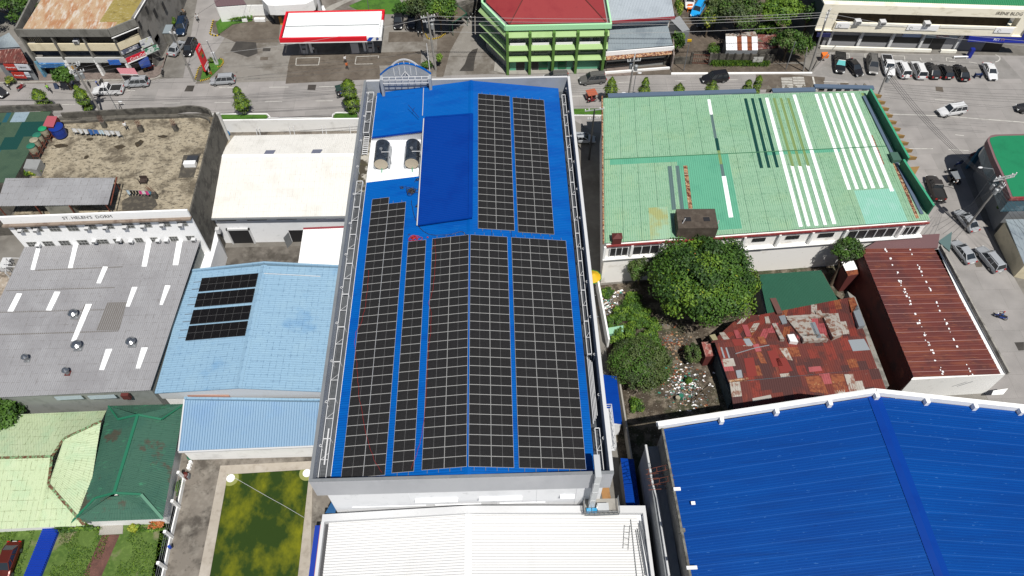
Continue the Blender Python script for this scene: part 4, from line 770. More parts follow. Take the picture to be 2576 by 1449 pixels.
for i, q in enumerate(wins):
    v = [onface(z5(*p)) for p in q]; xa_, xb_ = (v[0].x + v[3].x)/2, (v[1].x + v[2].x)/2; zt, zb = (v[0].z+v[1].z)/2, (v[2].z+v[3].z)/2; ym = yF - .01 + (xa_ - xL_) / 24.2 * .5
    f = M(); f.box(xa_, xb_, ym-.05, ym+.3, zb, zb+.07); f.box(xa_, xb_, ym-.05, ym+.3, zt-.07, zt)
    for t in (0, .33, .66, 1): x = xa_ + (xb_-xa_-.06)*t; f.box(x, x+.06, ym-.045, ym+.02, zb+.07, zt-.07)
    f.box(xa_+.06, xb_, ym-.04, ym+.02, (zb+zt)/2-.03, (zb+zt)/2+.03)
    wo = P(f, 'window', wfr, dm_); P(M().quad((xa_, ym-.03, zb), (xb_, ym-.03, zb), (xb_, ym-.03, zt), (xa_, ym-.03, zt)), 'pane', wgl, wo)
acl = ['first', 'second', 'third', 'fourth', 'fifth', 'sixth', 'seventh', 'eighth', 'ninth', 'tenth']
def aircon(c, i, lab, grp, s_=1.0):
    o = T('air_conditioner', lab, 'air conditioner', tuple(c), grp)
    x, y, z = c; P(M().box(x-.4*s_, x+.4*s_, y-.75*s_, y, z, z+.5*s_), 'casing', rimw, o); P(M().box(x-.32*s_, x+.32*s_, y-.77*s_, y-.752*s_, z+.06*s_, z+.42*s_), 'grille', mat('dark_grille', (.08, .08, .08), .7), o)
    P(M().bar((x-.3*s_, y-.6*s_, z-.02), (x-.3*s_, y, z-.5*s_), .04, .04).bar((x+.3*s_, y-.6*s_, z-.02), (x+.3*s_, y, z-.5*s_), .04, .04), 'bracket', steel, o)
for i, p in enumerate(((215, 1040), (372, 1035), (890, 1015), (1075, 1010), (1275, 1005), (1455, 998), (1650, 985), (1838, 985))):
    c = onface(z5(*p)); aircon((c.x, c.y - .02, c.z - .1), i, acl[i] + ' window air conditioner from the left in the upper row of the dorm front', 'upper row of dorm air conditioners', .72)
for i, p in enumerate(((395, 1190), (965, 1148), (1215, 1138), (1335, 1150), (1610, 1142), (1695, 1140), (1970, 1130))):
    c = onface(z5(*p)); aircon((c.x, c.y - .02, c.z - .1), i, acl[i] + ' window air conditioner from the left in the lower row of the dorm front', 'lower row of dorm air conditioners', .72)
# stub columns with rebar on the deck
for i, (p, lb_) in enumerate((((1065, 1265), 'left'), ((1440, 1310), 'middle'), ((1790, 1300), 'right'))):
    q = G(z1(p[0], p[1] + 20), 11.7); o = T('column_stub', lb_ + ' unfinished concrete column stub with rusty bars near the road side of the dorm deck', 'column stub', (q.x, q.y, 11.6), 'unfinished column stubs on the dorm deck')
    P(M().box(q.x-.3, q.x+.3, q.y-.25, q.y+.25, 11.6, 12.7), 'stub', drk, o); m = M()
    for dx, dy in ((-.2, -.15), (0, -.15), (.2, -.15), (-.2, .15), (0, .15), (.2, .15)): m.tube([(q.x+dx, q.y+dy, 12.7), (q.x+dx*1.3, q.y+dy, 13.7)], .03, 4)
    P(m, 'rebar', rs, o)
q = G(z5(1580, 715), 11.7); o = T('column_stub', 'unfinished concrete column stub with rusty bars beside the small clothes line on the dorm deck', 'column stub', (q.x, q.y, 11.6), 'unfinished column stubs on the dorm deck')
P(M().box(q.x-.3, q.x+.3, q.y-.25, q.y+.25, 11.6, 12.6), 'stub', drk, o); m = M()
for dx, dy in ((-.2, -.15), (0, -.15), (.2, -.15), (-.2, .15), (.2, .15)): m.tube([(q.x+dx, q.y+dy, 12.6), (q.x+dx-.3, q.y+dy, 13.9)], .03, 4)
P(m, 'rebar', rs, o)
# deck shed with grey roof
sd = T('roof_shelter', 'long shelter with a grey corrugated roof standing on the dorm deck', 'shed', (-55, 41, 11.6))
sA, sB, sC, sD = G3(z5(55, 520), 14), G3(z5(1165, 515), 14), G3(z5(1095, 788), 14), G3(z5(-40, 805), 14)
P(M().corr(sA, sB, sC, sD, 46, .03), 'roof', grm, sd)
P(M().prism([(sC[0]-8.5, sC[1]+.3), (sC[0]-5.2, sC[1]+.2), (sC[0]-5.2, sB[1]-.3), (sC[0]-8.5, sB[1]-.3)], 11.62, 13.9), 'block_wall', mat('grey_block', k('#a3a194'), .9, layers=[(k('#6f6e64'), .8, .5, .65, .7)]), sd)
m = M()
for t in (.02, .35, .65, .98):
    for a, b_ in ((sA, sB), (sD, sC)): x = a[0]+(b_[0]-a[0])*t; y = a[1]+(b_[1]-a[1])*t; P(M().box(x-.06, x+.06, y-.06, y+.06, 11.62, 13.97), 'post', rs, sd)
P(M().bar((sB[0]+.3, sB[1], 14.1), (sC[0]+.3, sC[1], 13.9), .12, .12), 'side_beam', rs, sd)
# water drums on stands, blue tank
def drum(pt, z0, r, hgt_, cm, lid, nm, lb_, grp, stand=True):
    q = G(pt, z0); o = T(nm, lb_, 'water drum', (q.x, q.y, 11.6), grp)
    if stand:
        m = M()
        for dx in (-.45, .45):
            for dy in (-.45, .45): m.tube([(q.x+dx, q.y+dy, 11.6), (q.x+dx, q.y+dy, z0)], .04, 4)
        for z_ in (12.2, 12.8, z0): 
            m.bar((q.x-.45, q.y-.45, z_), (q.x+.45, q.y-.45, z_), .06, .05); m.bar((q.x-.45, q.y+.45, z_), (q.x+.45, q.y+.45, z_), .06, .05); m.bar((q.x+.45, q.y-.45, z_), (q.x+.45, q.y+.45, z_), .06, .05); m.bar((q.x-.45, q.y-.45, z_), (q.x-.45, q.y+.45, z_), .06, .05)
        P(m, 'stand', rs, o)
    P(M().tube([(q.x, q.y, z0), (q.x, q.y, z0+hgt_*.5), (q.x, q.y, z0+hgt_)], [r*.93, r, r*.96], 16), 'barrel', cm, o); P(M().tube([(q.x, q.y, z0+hgt_), (q.x, q.y, z0+hgt_+.08), (q.x, q.y, z0+hgt_+.2)], [r*1.05, r*1.05, r*.25], 16), 'lid', lid, o)
pla = mat('grey_drum', k('#b3aa93'), .7, layers=[(k('#877e69'), 2, .5, .65, .6)]); grl = mat('green_lid', k('#1fa56e'), .5); gr2 = mat('dark_green_lid', k('#2c8068'), .5)
for p, lb_, ld_ in (((470, 1365), 'plastic water drum with a bright green lid, farthest of the four on stands', grl), ((415, 1430), 'plastic water drum with a dark green lid, second of the four on stands', gr2), ((385, 1480), 'plastic water drum with a cream lid on a steel stand', pla), ((355, 1540), 'plastic water drum with a dark green lid, nearest of the four on stands', gr2)):
    drum(z1(*p), 12.6, .55, 1.1, pla, ld_, 'water_drum', lb_, 'plastic drums on stands beside the dorm deck')
bt = mat('blue_plastic_tank', k('#1d3f9e'), .4)
drum(z1(620, 1370), 11.9, .95, 1.5, bt, bt, 'blue_water_tank', 'big round blue water tank at the left edge of the dorm deck', None, False)
o = T('red_shed', 'small shed with a pinkish red metal roof behind the blue water tank', 'shed', (-60, 55, 11.6)); a_, b_, c_, d_ = [G3(z1(*p), 13.8) for p in ((480, 1175), (582, 1180), (540, 1290), (432, 1280))]
P(M().corr(a_, b_, c_, d_, 8, .02), 'roof', mat('pink_red_sheet', k('#c4616c'), .6), o); P(M().prism([(p[0]*.995-.3, p[1]) for p in (a_, b_, c_, d_)], 11.6, 13.6), 'wall', mat('dark_red', k('#6d2e2a'), .8), o)
a_, b_, c_, d_ = [G3(z5(*p), 12.9) for p in ((270, 325), (415, 330), (370, 435), (235, 418))]; S(M().prism([(p[0], p[1]) for p in (a_, b_, c_, d_)], 11.0, 12.9), 'metal_box', mat('grey_box', k('#a8a9a8'), .6, layers=[(k('#7b7c7b'), 1, .5, .7, .5)]), 'grey metal clad box beside the drums at the edge of the dorm deck', 'box')
# laundry
def laundry(a, b_, z_, cols, lab, seed, drop=.9):
    rn = random.Random(seed); A, B = G(a, z_), G(b_, z_); o = T('clothes_line', lab, 'clothes line', (A.x, A.y, 11.6))
    P(M().tube([A, B], .02, 4).tube([(A.x, A.y, 11.6), (A.x, A.y, z_)], .04, 5).tube([(B.x, B.y, 11.6), (B.x, B.y, z_)], .04, 5), 'line', steel, o)
    n = len(cols)
    for i, c in enumerate(cols):
        p, q = A.lerp(B, (i+.08)/n), A.lerp(B, (i+.9)/n); m = M(); dn = drop * rn.uniform(.7, 1.1); vs = []
        for j in range(5):
            t = j/4; pp_ = p.lerp(q, t); off = .1*math.sin(j*2.1+i); vs += [(pp_.x, pp_.y, z_), (pp_.x, pp_.y-.1+off, z_-dn*(1-.1*rn.random()))]
        m.add(vs, [(2*j, 2*j+1, 2*j+3, 2*j+2) for j in range(4)]); cl = S(m, 'garment', mat('cloth_' + c[1:], k(c), .9), '%s cloth, number %s from the left on the %s' % (CN.get(c, 'coloured'), ORDW[i], 'small clothes line by the shelter' if seed == 2 else 'long clothes line'), 'garment', 'washing on a line %d' % seed)
CN = {'#e8e9ea': 'white', '#3a6fb5': 'blue', '#101010': 'black', '#d8428a': 'pink', '#2fa0c0': 'turquoise', '#c8dce8': 'pale blue'}
ORDW = ['one', 'two', 'three', 'four', 'five', 'six', 'seven', 'eight', 'nine', 'ten', 'eleven']
laundry(z1(720, 1300), z1(1210, 1330), 13.0, ['#e8e9ea', '#e8e9ea', '#e8e9ea', '#3a6fb5', '#3a6fb5', '#c8dce8', '#e8e9ea', '#e8e9ea', '#e8e9ea'], 'long clothes line of white and blue washing on the dorm deck', 1)
laundry(z5(1275, 640), z5(1530, 650), 13.0, ['#c8dce8', '#101010', '#101010', '#101010', '#d8428a', '#e8e9ea', '#d8428a', '#2fa0c0'][:8], 'small clothes line of dark, white and pink washing beside the shelter', 2, .7)
o = G(z5(1465, 560), 11.7); m = M(); m.box(o.x-.5, o.x+.5, o.y-.4, o.y+.4, 12.0, 12.1)
for dx in (-.45, .45):
    for dy in (-.35, .35): m.box(o.x+dx-.04, o.x+dx+.04, o.y+dy-.04, o.y+dy+.04, 11.62, 12.5)
m.box(o.x-.5, o.x+.5, o.y+.3, o.y+.4, 12.1, 12.6); S(m, 'wooden_chair', mat('dark_wood', k('#4b3d36'), .8), 'dark wooden chair standing alone on the dorm deck', 'chair')
o = G(z5(1950, 350), 11.8); S(M().box(o.x-.9, o.x+.7, o.y-1.0, o.y-.3, 11.63, 12.3, 0).box(o.x-.8, o.x+.7, o.y-.1, o.y+1.0, 11.63, 12.0, 1), 'wash_counter', [whitec, mat('dark_grey_box', k('#3c3f45'), .6)], 'white sink and dark grey cabinet at the right edge of the dorm deck', 'counter')
sheet_ = [G3(z5(*p), 11.64) for p in ((1862, 285), (2040, 265), (1965, 510), (1808, 518))]; P(M().poly(sheet_), 'damp_patch', mat('damp_dark', k('#524d45'), .9, layers=[(k('#7a7263'), 1.5, .5, .6, .6)]), dm_)
blm = mat('dark_puddle_stain', k('#463a26', .74), .8, layers=[(k('#2f2a22', .74), 2, .5, .6, .7)])
for i, (p, a_, b_) in enumerate(((z5(1215, 200), .75, .4), (z5(1415, 165), .6, .7), (z5(878, 305), .35, .4), (z5(1655, 95), .7, .3), (z5(620, 190), 1.2, .4), (z5(910, 125), .5, .3))):
    q = G(p, 11.65); g0_ = random.Random(i); P(M().poly([(q.x+a_*math.cos(t*.571)*g0_.uniform(.7, 1.25), q.y+b_*math.sin(t*.571)*g0_.uniform(.7, 1.25), 11.646) for t in range(11)]), 'puddle_stain', blm, dm_)
q8 = [G3(z5(*p), 11.65) for p in ((1235, 750), (1330, 700), (1560, 700), (1600, 790), (1530, 850), (1240, 845))]; P(M().poly(q8), 'damp_patch', mat('damp_dark', k('#524d45'), .9), dm_)
# green patchwork roof far left
gq = mat('dull_green_sheet', k('#47614c', .74), .7, layers=[(k('#395442', .74), .5, .48, .62, .7), (k('#6f7f66', .74), 3, .6, .7, .6, (1, 4, 1))])
gt = mat('teal_sheet', k('#0d4a44', .74), .6); gb2 = mat('blue_teal_sheet', k('#23606d', .74), .6); gw = mat('pale_blue_sheet', k('#9fb4c2', .74), .6, layers=[(k('#7f93a0'), 2, .5, .7, .5)])
o = T('patchwork_roof_building', 'building with a patchwork roof of green, teal and pale blue sheets at the left edge', 'building', (-68, 46, 0))
A_, B_, C_, D_ = [G3(p, 11.0) for p in (z1(-120, 1145), z1(520, 1130), z5(130, 560), z5(-500, 590))]
def mfp(u, v):
    if .18 < u < .27 and False: return 3
    if v < .16: return 3 if .42 < u < .66 else (2 if .3 < u < .38 else 0)
    if v < .38: return 1 if u > .62 or u < .3 else 0
    if v < .56: return 1 if .48 < u < .78 else 0
    if v < .82: return 2 if .25 < u < .52 else 0
    return 0
P(M().corr(A_, B_, C_, D_, 40, .03, mf=mfp, vc=(0, .15, .37, .55, .8, 1)), 'roof', [gq, gt, gb2, gw], o)
P(M().prism([(A_[0], A_[1]), (B_[0], B_[1]), (C_[0], C_[1]), (D_[0], D_[1])], 0, 10.9), 'wall', drk, o)
e_, f_ = G3(z1(-100, 1110), 11.6), G3(z1(620, 1085), 11.6); P(M().bar(e_, f_, .4, 1.0), 'parapet', drk, o)
# cluttered ground strip left of the grey roof
sheet('clutter_ground', [(-80, 38), (-62.7, 38), (-62.7, 14), (-80, 14)], .014, mat('pale_yard', k('#b9ab9a'), .95, layers=[(k('#5f5346'), .6, .47, .6, .85), (k('#ded5ca'), 1.5, .5, .65, .7)]))
m = M()
for a, b_ in (((100, 612), (345, 618)), ((0, 768), (280, 770)), ((105, 620), (105, 900)), ((0, 700), (200, 705))): m.tube([G3(x5(*a), 5.0), G3(x5(*b_), 5.0)], .05, 5)
for p in ((105, 620), (105, 770), (10, 770)): q = G(x5(*p), 5.0); m.tube([(q.x, q.y, 0), (q.x, q.y, 5.0)], .05, 5)
S(m, 'pipe_rack', rimw, 'rack of white pipes beside the left edge of the grey roof', 'pipe rack')
for i, p in enumerate(((105, 650), (65, 745))):
    q = G(x5(*p), 4.0); S(M().box(q.x-.6, q.x+.6, q.y-.45, q.y+.45, 3.2, 4.0).box(q.x-.5, q.x-.4, q.y-.3, q.y-.2, 0, 3.2).box(q.x+.4, q.x+.5, q.y+.2, q.y+.3, 0, 3.2), 'condenser_unit', rimw, ('farther', 'nearer')[i] + ' white condenser unit by the pipe rack left of the grey roof', 'condenser')
# --- bottom left houses
lgm = mat('pale_green_sheet', k('#cfe0b6', .76), .55, grid=(.6, 1.1, k('#7f8a5a', .7), .8, 0), layers=[(k('#aed6ae', .76), .35, .5, .68, .5), (k('#dbe8c2', .76), .8, .5, .7, .5), (k('#6e6a3c', .72), 1.8, .66, .73, .7, (.5, 4, 1))])
dgm = mat('dark_green_sheet', k('#47705f', .76), .5, spec=.2, grid=(1.2, .45, k('#2c4f42', .7), .6, 0), layers=[(k('#3f6a5c', .76), .3, .48, .6, .7), (k('#4f9a75', .74), .6, .6, .72, .7, (1, 3, 1)), (k('#5a5146', .74), .22, .60, .64, .85)])
rustt = mat('rusty_ridge', k('#7a5a3c'), .8, layers=[(k('#8fbf8a'), 2.5, .48, .55, .9), (k('#5c2a1c'), 3.5, .5, .6, .8)])
dgt = mat('green_trim', k('#2a7f5f', .74), .5)
ho = T('pale_green_house', 'house with a faded pale green ribbed hip roof and rusty ridges', 'house', (-50, 6, 0))
def Z(p, z): return G3(y2(*p), z)
rA, rB, rC, rD = Z((405, 470), 4.9), Z((500, 330), 4.9), Z((790, 195), 4.4), Z((380, 690), 4.9)
rL = Z((-60, 480), 4.9)
Lt, Lb = Z((100, 145), 3.2), Z((0, 1038), 3.2); Tr = Z((830, 112), 3.2); Br = Z((660, 1010), 3.2); ex = Z((-300, 160), 3.2); eb = Z((-300, 1050), 3.2); rLL = Z((-300, 490), 4.9)
def lp(a, b_, t): return Vector(a).lerp(Vector(b_), t)
q1_, q2_, q3_, q4_ = lp(ex, Tr, .60), lp(ex, Tr, .70), lp(eb, Br, .60), lp(eb, Br, .63)
P(M().corr(ex, q1_, rA, rLL, 34, .03).corr(q1_, q2_, rB, rA, 6, .03).corr(q2_, Tr, rC, rB, 18, .03), 'roof_slope', lgm, ho)
P(M().corr(rLL, rA, q3_, eb, 34, .03).corr(rA, rD, q4_, q3_, 4, .03).corr(rD, rD, Br, q4_, 24, .02), 'roof_slope', lgm, ho)
P(M().corr(rC, Br, rD, rB, 34, .03), 'roof_slope', lgm, ho)
P(M().bar(rLL, rA, .3, .12).bar(rA, rB, .3, .12).bar(rB, rC, .3, .12).bar(rA, rD, .3, .12).bar(rD, Br, .3, .12), 'ridge_cap', rustt, ho)
P(M().prism([(-60, 12.5), (-45.5, 13), (-45.5, .2), (-60, -.2)], 0, 3.0), 'wall', white, ho)
hg = T('dark_green_house', 'house with a dark green ribbed hip roof with brown stains and open gablets', 'house', (-40, 6.5, 0))
tl, tr_, br_, bl_ = Z((845, 75), 3.3), Z((1440, 60), 3.3), Z((1270, 958), 3.3), Z((555, 985), 3.3)
r1, r2 = Z((1075, 145), 5.4), Z((890, 755), 5.4); g1, g2, g3, g4 = Z((920, 180), 4.6), Z((1260, 180), 4.6), Z((740, 795), 4.6), Z((1100, 765), 4.6)
P(M().corr(tl, bl_, r2, r1, 52, .03), 'roof_slope', dgm, hg); P(M().corr(r1, r2, br_, tr_, 52, .03), 'roof_slope', dgm, hg)
P(M().corr(tl, tr_, g2, g1, 30, .03), 'roof_slope', dgm, hg); P(M().corr(bl_, br_, g4, g3, 30, .03), 'roof_slope', dgm, hg)
P(M().bar(r1, r2, .35, .12).bar(r2, g3, .25, .1).bar(r2, g4, .25, .1).bar(g3, bl_, .25, .1).bar(g4, br_, .3, .12).bar(r1, g1, .25, .1).bar(r1, g2, .25, .1).bar(g1, tl, .2, .1).bar(g2, tr_, .2, .1), 'ridge_cap', dgt, hg)
P(M().prism([(tl[0]+.6, tl[1]-.6), (tr_[0]-.6, tr_[1]-.6), (br_[0]-.6, br_[1]+.6), (bl_[0]+.6, bl_[1]+.6)], 0, 3.1), 'wall', white, hg)
# --- fence between lawn and pool
fe = T('garden_fence', 'white concrete post fence with a low wall between the lawn and the pool', 'fence', (-35, 0, 0))
pts = [G(y2(*p), 0) for p in ((1445, 650), (1400, 870), (1345, 1105), (1295, 1345), (1250, 1560))]
for p in pts: P(M().box(p.x-.16, p.x+.16, p.y-.16, p.y+.16, 0, 2.35), 'post', white, fe)
m = M()
for a, b_ in zip(pts, pts[1:]): m.bar((a.x, a.y-.16, .35), (b_.x, b_.y+.16, .35), .16, .7)
P(m, 'low_wall', white, fe)
m = M()
for a, b_ in zip(pts, pts[1:]):
    for z_ in (1.2, 1.7, 2.2): m.tube([(a.x, a.y-.16, z_), (b_.x, b_.y+.16, z_)], .025, 4)
P(m, 'rail', steel, fe)
# pool
pw = bpy.data.materials.new('green_pool_water'); pw.use_nodes = True; t = pw.node_tree; b_ = t.nodes['Principled BSDF']
g_ = t.nodes.new('ShaderNodeNewGeometry'); n1 = t.nodes.new('ShaderNodeTexNoise'); n1.inputs['Scale'].default_value = .30; n1.inputs['Detail'].default_value = 7; n1.inputs['Roughness'].default_value = .62
mp = t.nodes.new('ShaderNodeMapping'); mp.inputs['Scale'].default_value = (1, .7, 1); mp.inputs['Rotation'].default_value = (0, 0, .5); t.links.new(g_.outputs['Position'], mp.inputs[0]); t.links.new(mp.outputs[0], n1.inputs['Vector'])
cr = t.nodes.new('ShaderNodeValToRGB'); cr.color_ramp.elements[0].position = .46; cr.color_ramp.elements[0].color = (*k('#33461a', .85), 1); cr.color_ramp.elements[1].position = .72; cr.color_ramp.elements[1].color = (*k('#8b8c1c', .85), 1)
t.links.new(n1.outputs[0], cr.inputs[0]); t.links.new(cr.outputs[0], b_.inputs['Base Color']); b_.inputs['Roughness'].default_value = .06
wz_ = -.25
copm = mat('pool_coping', k('#c3b9ab'), .85, layers=[(k('#a3988a'), 1.5, .5, .68, .6), (k('#ddd5ca'), .5, .5, .7, .5)])
pi = [G2(y2(*p), 0) for p in ((1778, 612), (2418, 572), (2325, 1420), (1636, 1420))]; po = [G2(y2(*p), 0) for p in ((1722, 545), (2445, 508), (2420, 1420), (1550, 1420))]
m = M()
for i in range(4):
    j = (i+1) % 4
    if i == 2: continue
    m.prism([pi[i], pi[j], po[j], po[i]], -.3, .12)
pool = T('swimming_pool', 'rectangular swimming pool of murky green water with a pale coping', 'pool', (-25, 0, 0)); P(m, 'coping', copm, pool)
ws = struct(M().poly([(x, y, .05) for x, y in pi]), 'pool_water', pw)
for (u, v_), lb_ in (((1800, 640), 'left'), ((2395, 600), 'right')):
    q = G(y2(u, v_), .1); o = T('corner_steps', 'round white pool steps in the far ' + lb_ + ' corner of the green pool', 'pool steps', (q.x, q.y, 0), 'round corner steps of the pool')
    P(M().tube([(q.x, q.y, .06), (q.x, q.y, .14)], .5, 20), 'upper_step', white, o); P(M().tube([(q.x, q.y, .04), (q.x, q.y, .08)], .95, 20), 'lower_step', mat('algae_step', k('#9fa35a'), .7), o)
S(squiggle([(G(y2(1780, 605), .15)), G(y2(2370, 945), .15)], .02, seed=4, j=.03), 'pool_rope', rimw, 'thin white rope crossing the green pool diagonally', 'rope')
# terrace clutter
q = G(y2(1490, 465), .1); m = M()
for i in range(5): ring(m, (q.x, q.y, .08+.06*i), .5-.02*i, .035, 14)
S(m, 'garden_hose', mat('green_hose', k('#2f8a6a'), .5), 'coiled green garden hose on the terrace beside the light blue roof', 'hose')
for i, p in enumerate(((1488, 515), (1478, 540), (1472, 562))):
    q = G(y2(*p), .3); S(M().tube([(q.x, q.y, 0), (q.x, q.y, .5)], .2, 10), 'white_pot', white, ('farthest', 'middle', 'nearest')[i] + ' of three white pots below the green hose', 'pot', 'white pots on the terrace')
q = G(y2(1450, 620), .5); S(M().tube([(q.x, q.y, 0), (q.x, q.y, .9), (q.x, q.y, 1.0)], [.33, .33, .05], 12), 'red_drum', mat('dark_red_drum', k('#6b2b22'), .5), 'dark red drum standing by the far fence post of the terrace', 'drum')
q = G(y2(1475, 630), .0); S(M().box(q.x-.3, q.x+.2, q.y-.3, q.y+.2, 0, .7), 'grey_bin', greym, 'grey bin beside the dark red drum on the terrace', 'bin')
q = G(y2(1600, 450), .1); S(M().box(q.x-.5, q.x+.4, q.y-.2, q.y+.25, 0, .25), 'plastic_scrap', mat('cloth_c8', k('#b6d4e6'), .6), 'pale blue plastic scrap on the terrace below the light blue roof', 'scrap')
q = G(y2(1955, 430), .2); S(M().box(q.x-.45, q.x+.1, q.y-.3, q.y+.3, 0, .5, 0).box(q.x+.1, q.x+.6, q.y-.3, q.y+.25, 0, .45, 1), 'storage_crates', [white, mat('navy_plastic', k('#27437f'), .5)], 'white and navy crates under the eave of the light blue lean-to', 'crates')
q = G(y2(1328, 1180), .8); S(M().tube([(q.x, q.y, .7), (q.x, q.y, 1.2)], .18, 8), 'blue_bucket', mat('bucket_blue', k('#1b4fc4'), .5), 'small blue bucket hanging on the garden fence by the lawn', 'bucket')
# blue corrugated tunnel on the lawn
m = M(); a_, b_ = G(y2(400, 1030), .3), G(y2(245, 1420), .3)
m.corr((a_.x-.95, a_.y, .3), (b_.x-.95, b_.y, .3), (b_.x+.95, b_.y, .36), (a_.x+.95, a_.y, .36), 22, .12, prof=((0, 0), (.25, 1), (.5, 1), (.75, 0))); m.bar((a_.x-.9, a_.y, .15), (b_.x-.9, b_.y, .15), .1, .28); m.bar((a_.x+.9, a_.y, .15), (b_.x+.9, b_.y, .15), .1, .28)
S(m, 'blue_walkway_cover', mat('cobalt_sheet', k('#0c3fb4'), .5), 'strip of cobalt blue corrugated sheets laid across the lawn', 'cover')
m = M(); q = G(y2(2470, 1250), 3.2); m.box(q.x-.6, q.x+.2, -14, q.y+3.4, 3.0, 3.2); S(m, 'blue_canopy', mat('cobalt_sheet', k('#0c3fb4'), .5), 'narrow cobalt blue canopy along the left side of the white ribbed roof', 'canopy')
m = M(); m.prism([(-16.0, -1.0), (-14.9, -1.0), (-14.9, 1.5)], 6, 6.1); S(m, 'blue_tarp', mat('tarp_bluish', k('#1c5f96'), .6), 'small blue triangular panel under the front left corner of the solar panel building', 'panel')
# ================================================================ RIGHT: green patched roof
ggm = mat('mint_green_sheet', k('#a9d0b0', .76), .5, spec=.25, grid=(.31, 1.05, k('#5a8f6d', .7), .85, -.04), layers=[(k('#9ac6a2', .76), .12, .48, .62, .6), (k('#b5d3a8', .76), .3, .5, .68, .5), (k('#5a9672', .74), 1.6, .64, .72, .5, (2, .5, 1)), (k('#55996f', .74), .16, .62, .74, .6)])
mg2 = mat('sea_green_sheet', k('#6fbd9b', .74), .5, layers=[(k('#5fae8f', .74), .4, .5, .65, .5)])
dg_ = mat('bottle_green_sheet', k('#0d4a42', .74), .5); olv = mat('olive_sheet', k('#8aa565', .74), .6); gst = mat('slate_sheet', k('#67807f', .74), .5); rst = mat('rust_patch', k('#b98b63', .74), .8, layers=[(k('#6d2f1c'), 2.2, .47, .53, .95), (k('#e0cdae'), 4, .55, .6, .8)])
ltg = mat('pale_mint_sheet', k('#9fdcc6', .76), .45, layers=[(k('#b5e3d6', .76), .6, .5, .65, .6), (k('#7cc5a8', .76), 1.5, .6, .7, .5, (3, .4, 1))])
yst = mat('yellow_stained_mint', k('#a9d0b0', .76), .6, layers=[(k('#b5b36a', .74), .28, .46, .62, .8)])
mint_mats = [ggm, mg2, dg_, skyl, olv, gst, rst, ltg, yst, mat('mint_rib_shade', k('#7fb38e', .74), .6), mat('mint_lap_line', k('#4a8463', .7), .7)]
gb = T('green_roof_building', 'wide white building with a mint green ribbed roof patched with white and dark strips', 'building', (42, 48, 0))
GA, GB_, GC, GD = Vector(G3((1517, 247), 9.6)), Vector(G3((2196, 228), 9.6)), Vector(G3((2340, 553), 8.9)), Vector(G3((1520, 612), 8.9))
def uv(pt):
    p = G(pt, 9.25); best = (9e9, 0, 0)
    for _ in range(3):
        for z_ in (9.25,):
            pass
    u0, v0 = .5, .5
    for _ in range(30):
        e = GA.lerp(GB_, u0).lerp(GD.lerp(GC, u0), v0) - G(pt, 9.6 - .7 * v0); du = (GB_ - GA).lerp(GC - GD, v0); dv = GD.lerp(GC, u0) - GA.lerp(GB_, u0)
        det = du.x * dv.y - du.y * dv.x; u0 -= (e.x * dv.y - e.y * dv.x) / det; v0 -= (du.x * e.y - du.y * e.x) / det
    return u0, v0
strips = []
def strip(a, b_, wd, mi):   # a,b pixel ends in z7/z8 view
    ua, va = uv(a); ub, vb = uv(b_); strips.append(((ua+ub)/2 - 0, wd / 45.0 / 2, min(va, vb), max(va, vb), mi, ua, ub))
for a, b_, w_, mi in ((z7(1015, 190), z7(1035, 310), .55, 3), (z7(1035, 312), z7(1075, 505), .5, 5), (z7(1075, 505), z7(1095, 605), .55, 2), (z7(1095, 605), z7(1115, 712), .5, 4), (z7(1115, 712), z7(1133, 815), .5, 5), (z7(1135, 815), z7(1205, 1150), .6, 3),
                      (z7(1318, 185), z7(1440, 745), .5, 2), (z7(1375, 185), z7(1500, 745), .5, 2), (z7(1435, 183), z7(1568, 745), .5, 2), (z7(1495, 180), z7(1762, 1225), .5, 3),
                      (z7(1555, 182), z7(1690, 730), .4, 4), (z7(1615, 182), z7(1750, 730), .4, 4), (z7(1675, 182), z7(1815, 728), .4, 4), (z7(1697, 735), z7(1830, 1222), .5, 3), (z7(1760, 733), z7(1895, 1218), .5, 3), (z7(1825, 728), z7(1962, 1212), .5, 3),
                      (z7(1725, 150), z7(2025, 1200), .5, 3), (z8(40, 145), z8(285, 925), .5, 3), (z8(100, 145), z8(345, 918), .5, 3), (z8(162, 142), z8(408, 915), .5, 3), (z8(222, 140), z8(472, 910), .5, 3), (z8(283, 140), z8(542, 910), .5, 3), (z8(345, 138), z8(620, 940), .5, 3),
                      (z8(408, 140), z8(470, 310), .45, 4), (z7(690, 735), z7(740, 1085), .55, 5), (z7(755, 735), z7(805, 1080), .55, 5), (z7(818, 733), z7(872, 1080), .55, 6), (z8(655, 672), z8(845, 1158), .5, 6), (z8(485, 480), z8(560, 720), .4, 6)): strip(a, b_, w_, mi)
def mfg(u, v):
    for uc, hw, v0, v1, mi, ua, ub in strips:
        if v0 - .004 <= v <= v1 + .004:
            if abs(u - uc) < max(hw, .0048): return mi
    if v > .46:
        if .245 < u < .265 or .265 <= u < .42: return 1 if v < .97 else 0
        if v < .50 and u < .25 and u > .02: return 1
    if v > .46 and v < .485 and .8 > u > .55: return 1
    if v > .77 and .80 < u < .93: return 7
    if v > .8 and .14 < u < .2: return 8
    return 0
vs_ = sorted(set([0, 1, .46, .485, .5, .77, .8, .97] + [round(min(1, max(0, s_[i])), 3) for s_ in strips for i in (2, 3)]))
P(M().corr(GA, GB_, GC, GD, 144, .035, mf=mfg, vc=vs_, prof=((0, 0), (.12, 1), (.3, 1), (.6, 0)), side=(9, 8, 10, 2)), 'roof', mint_mats, gb)
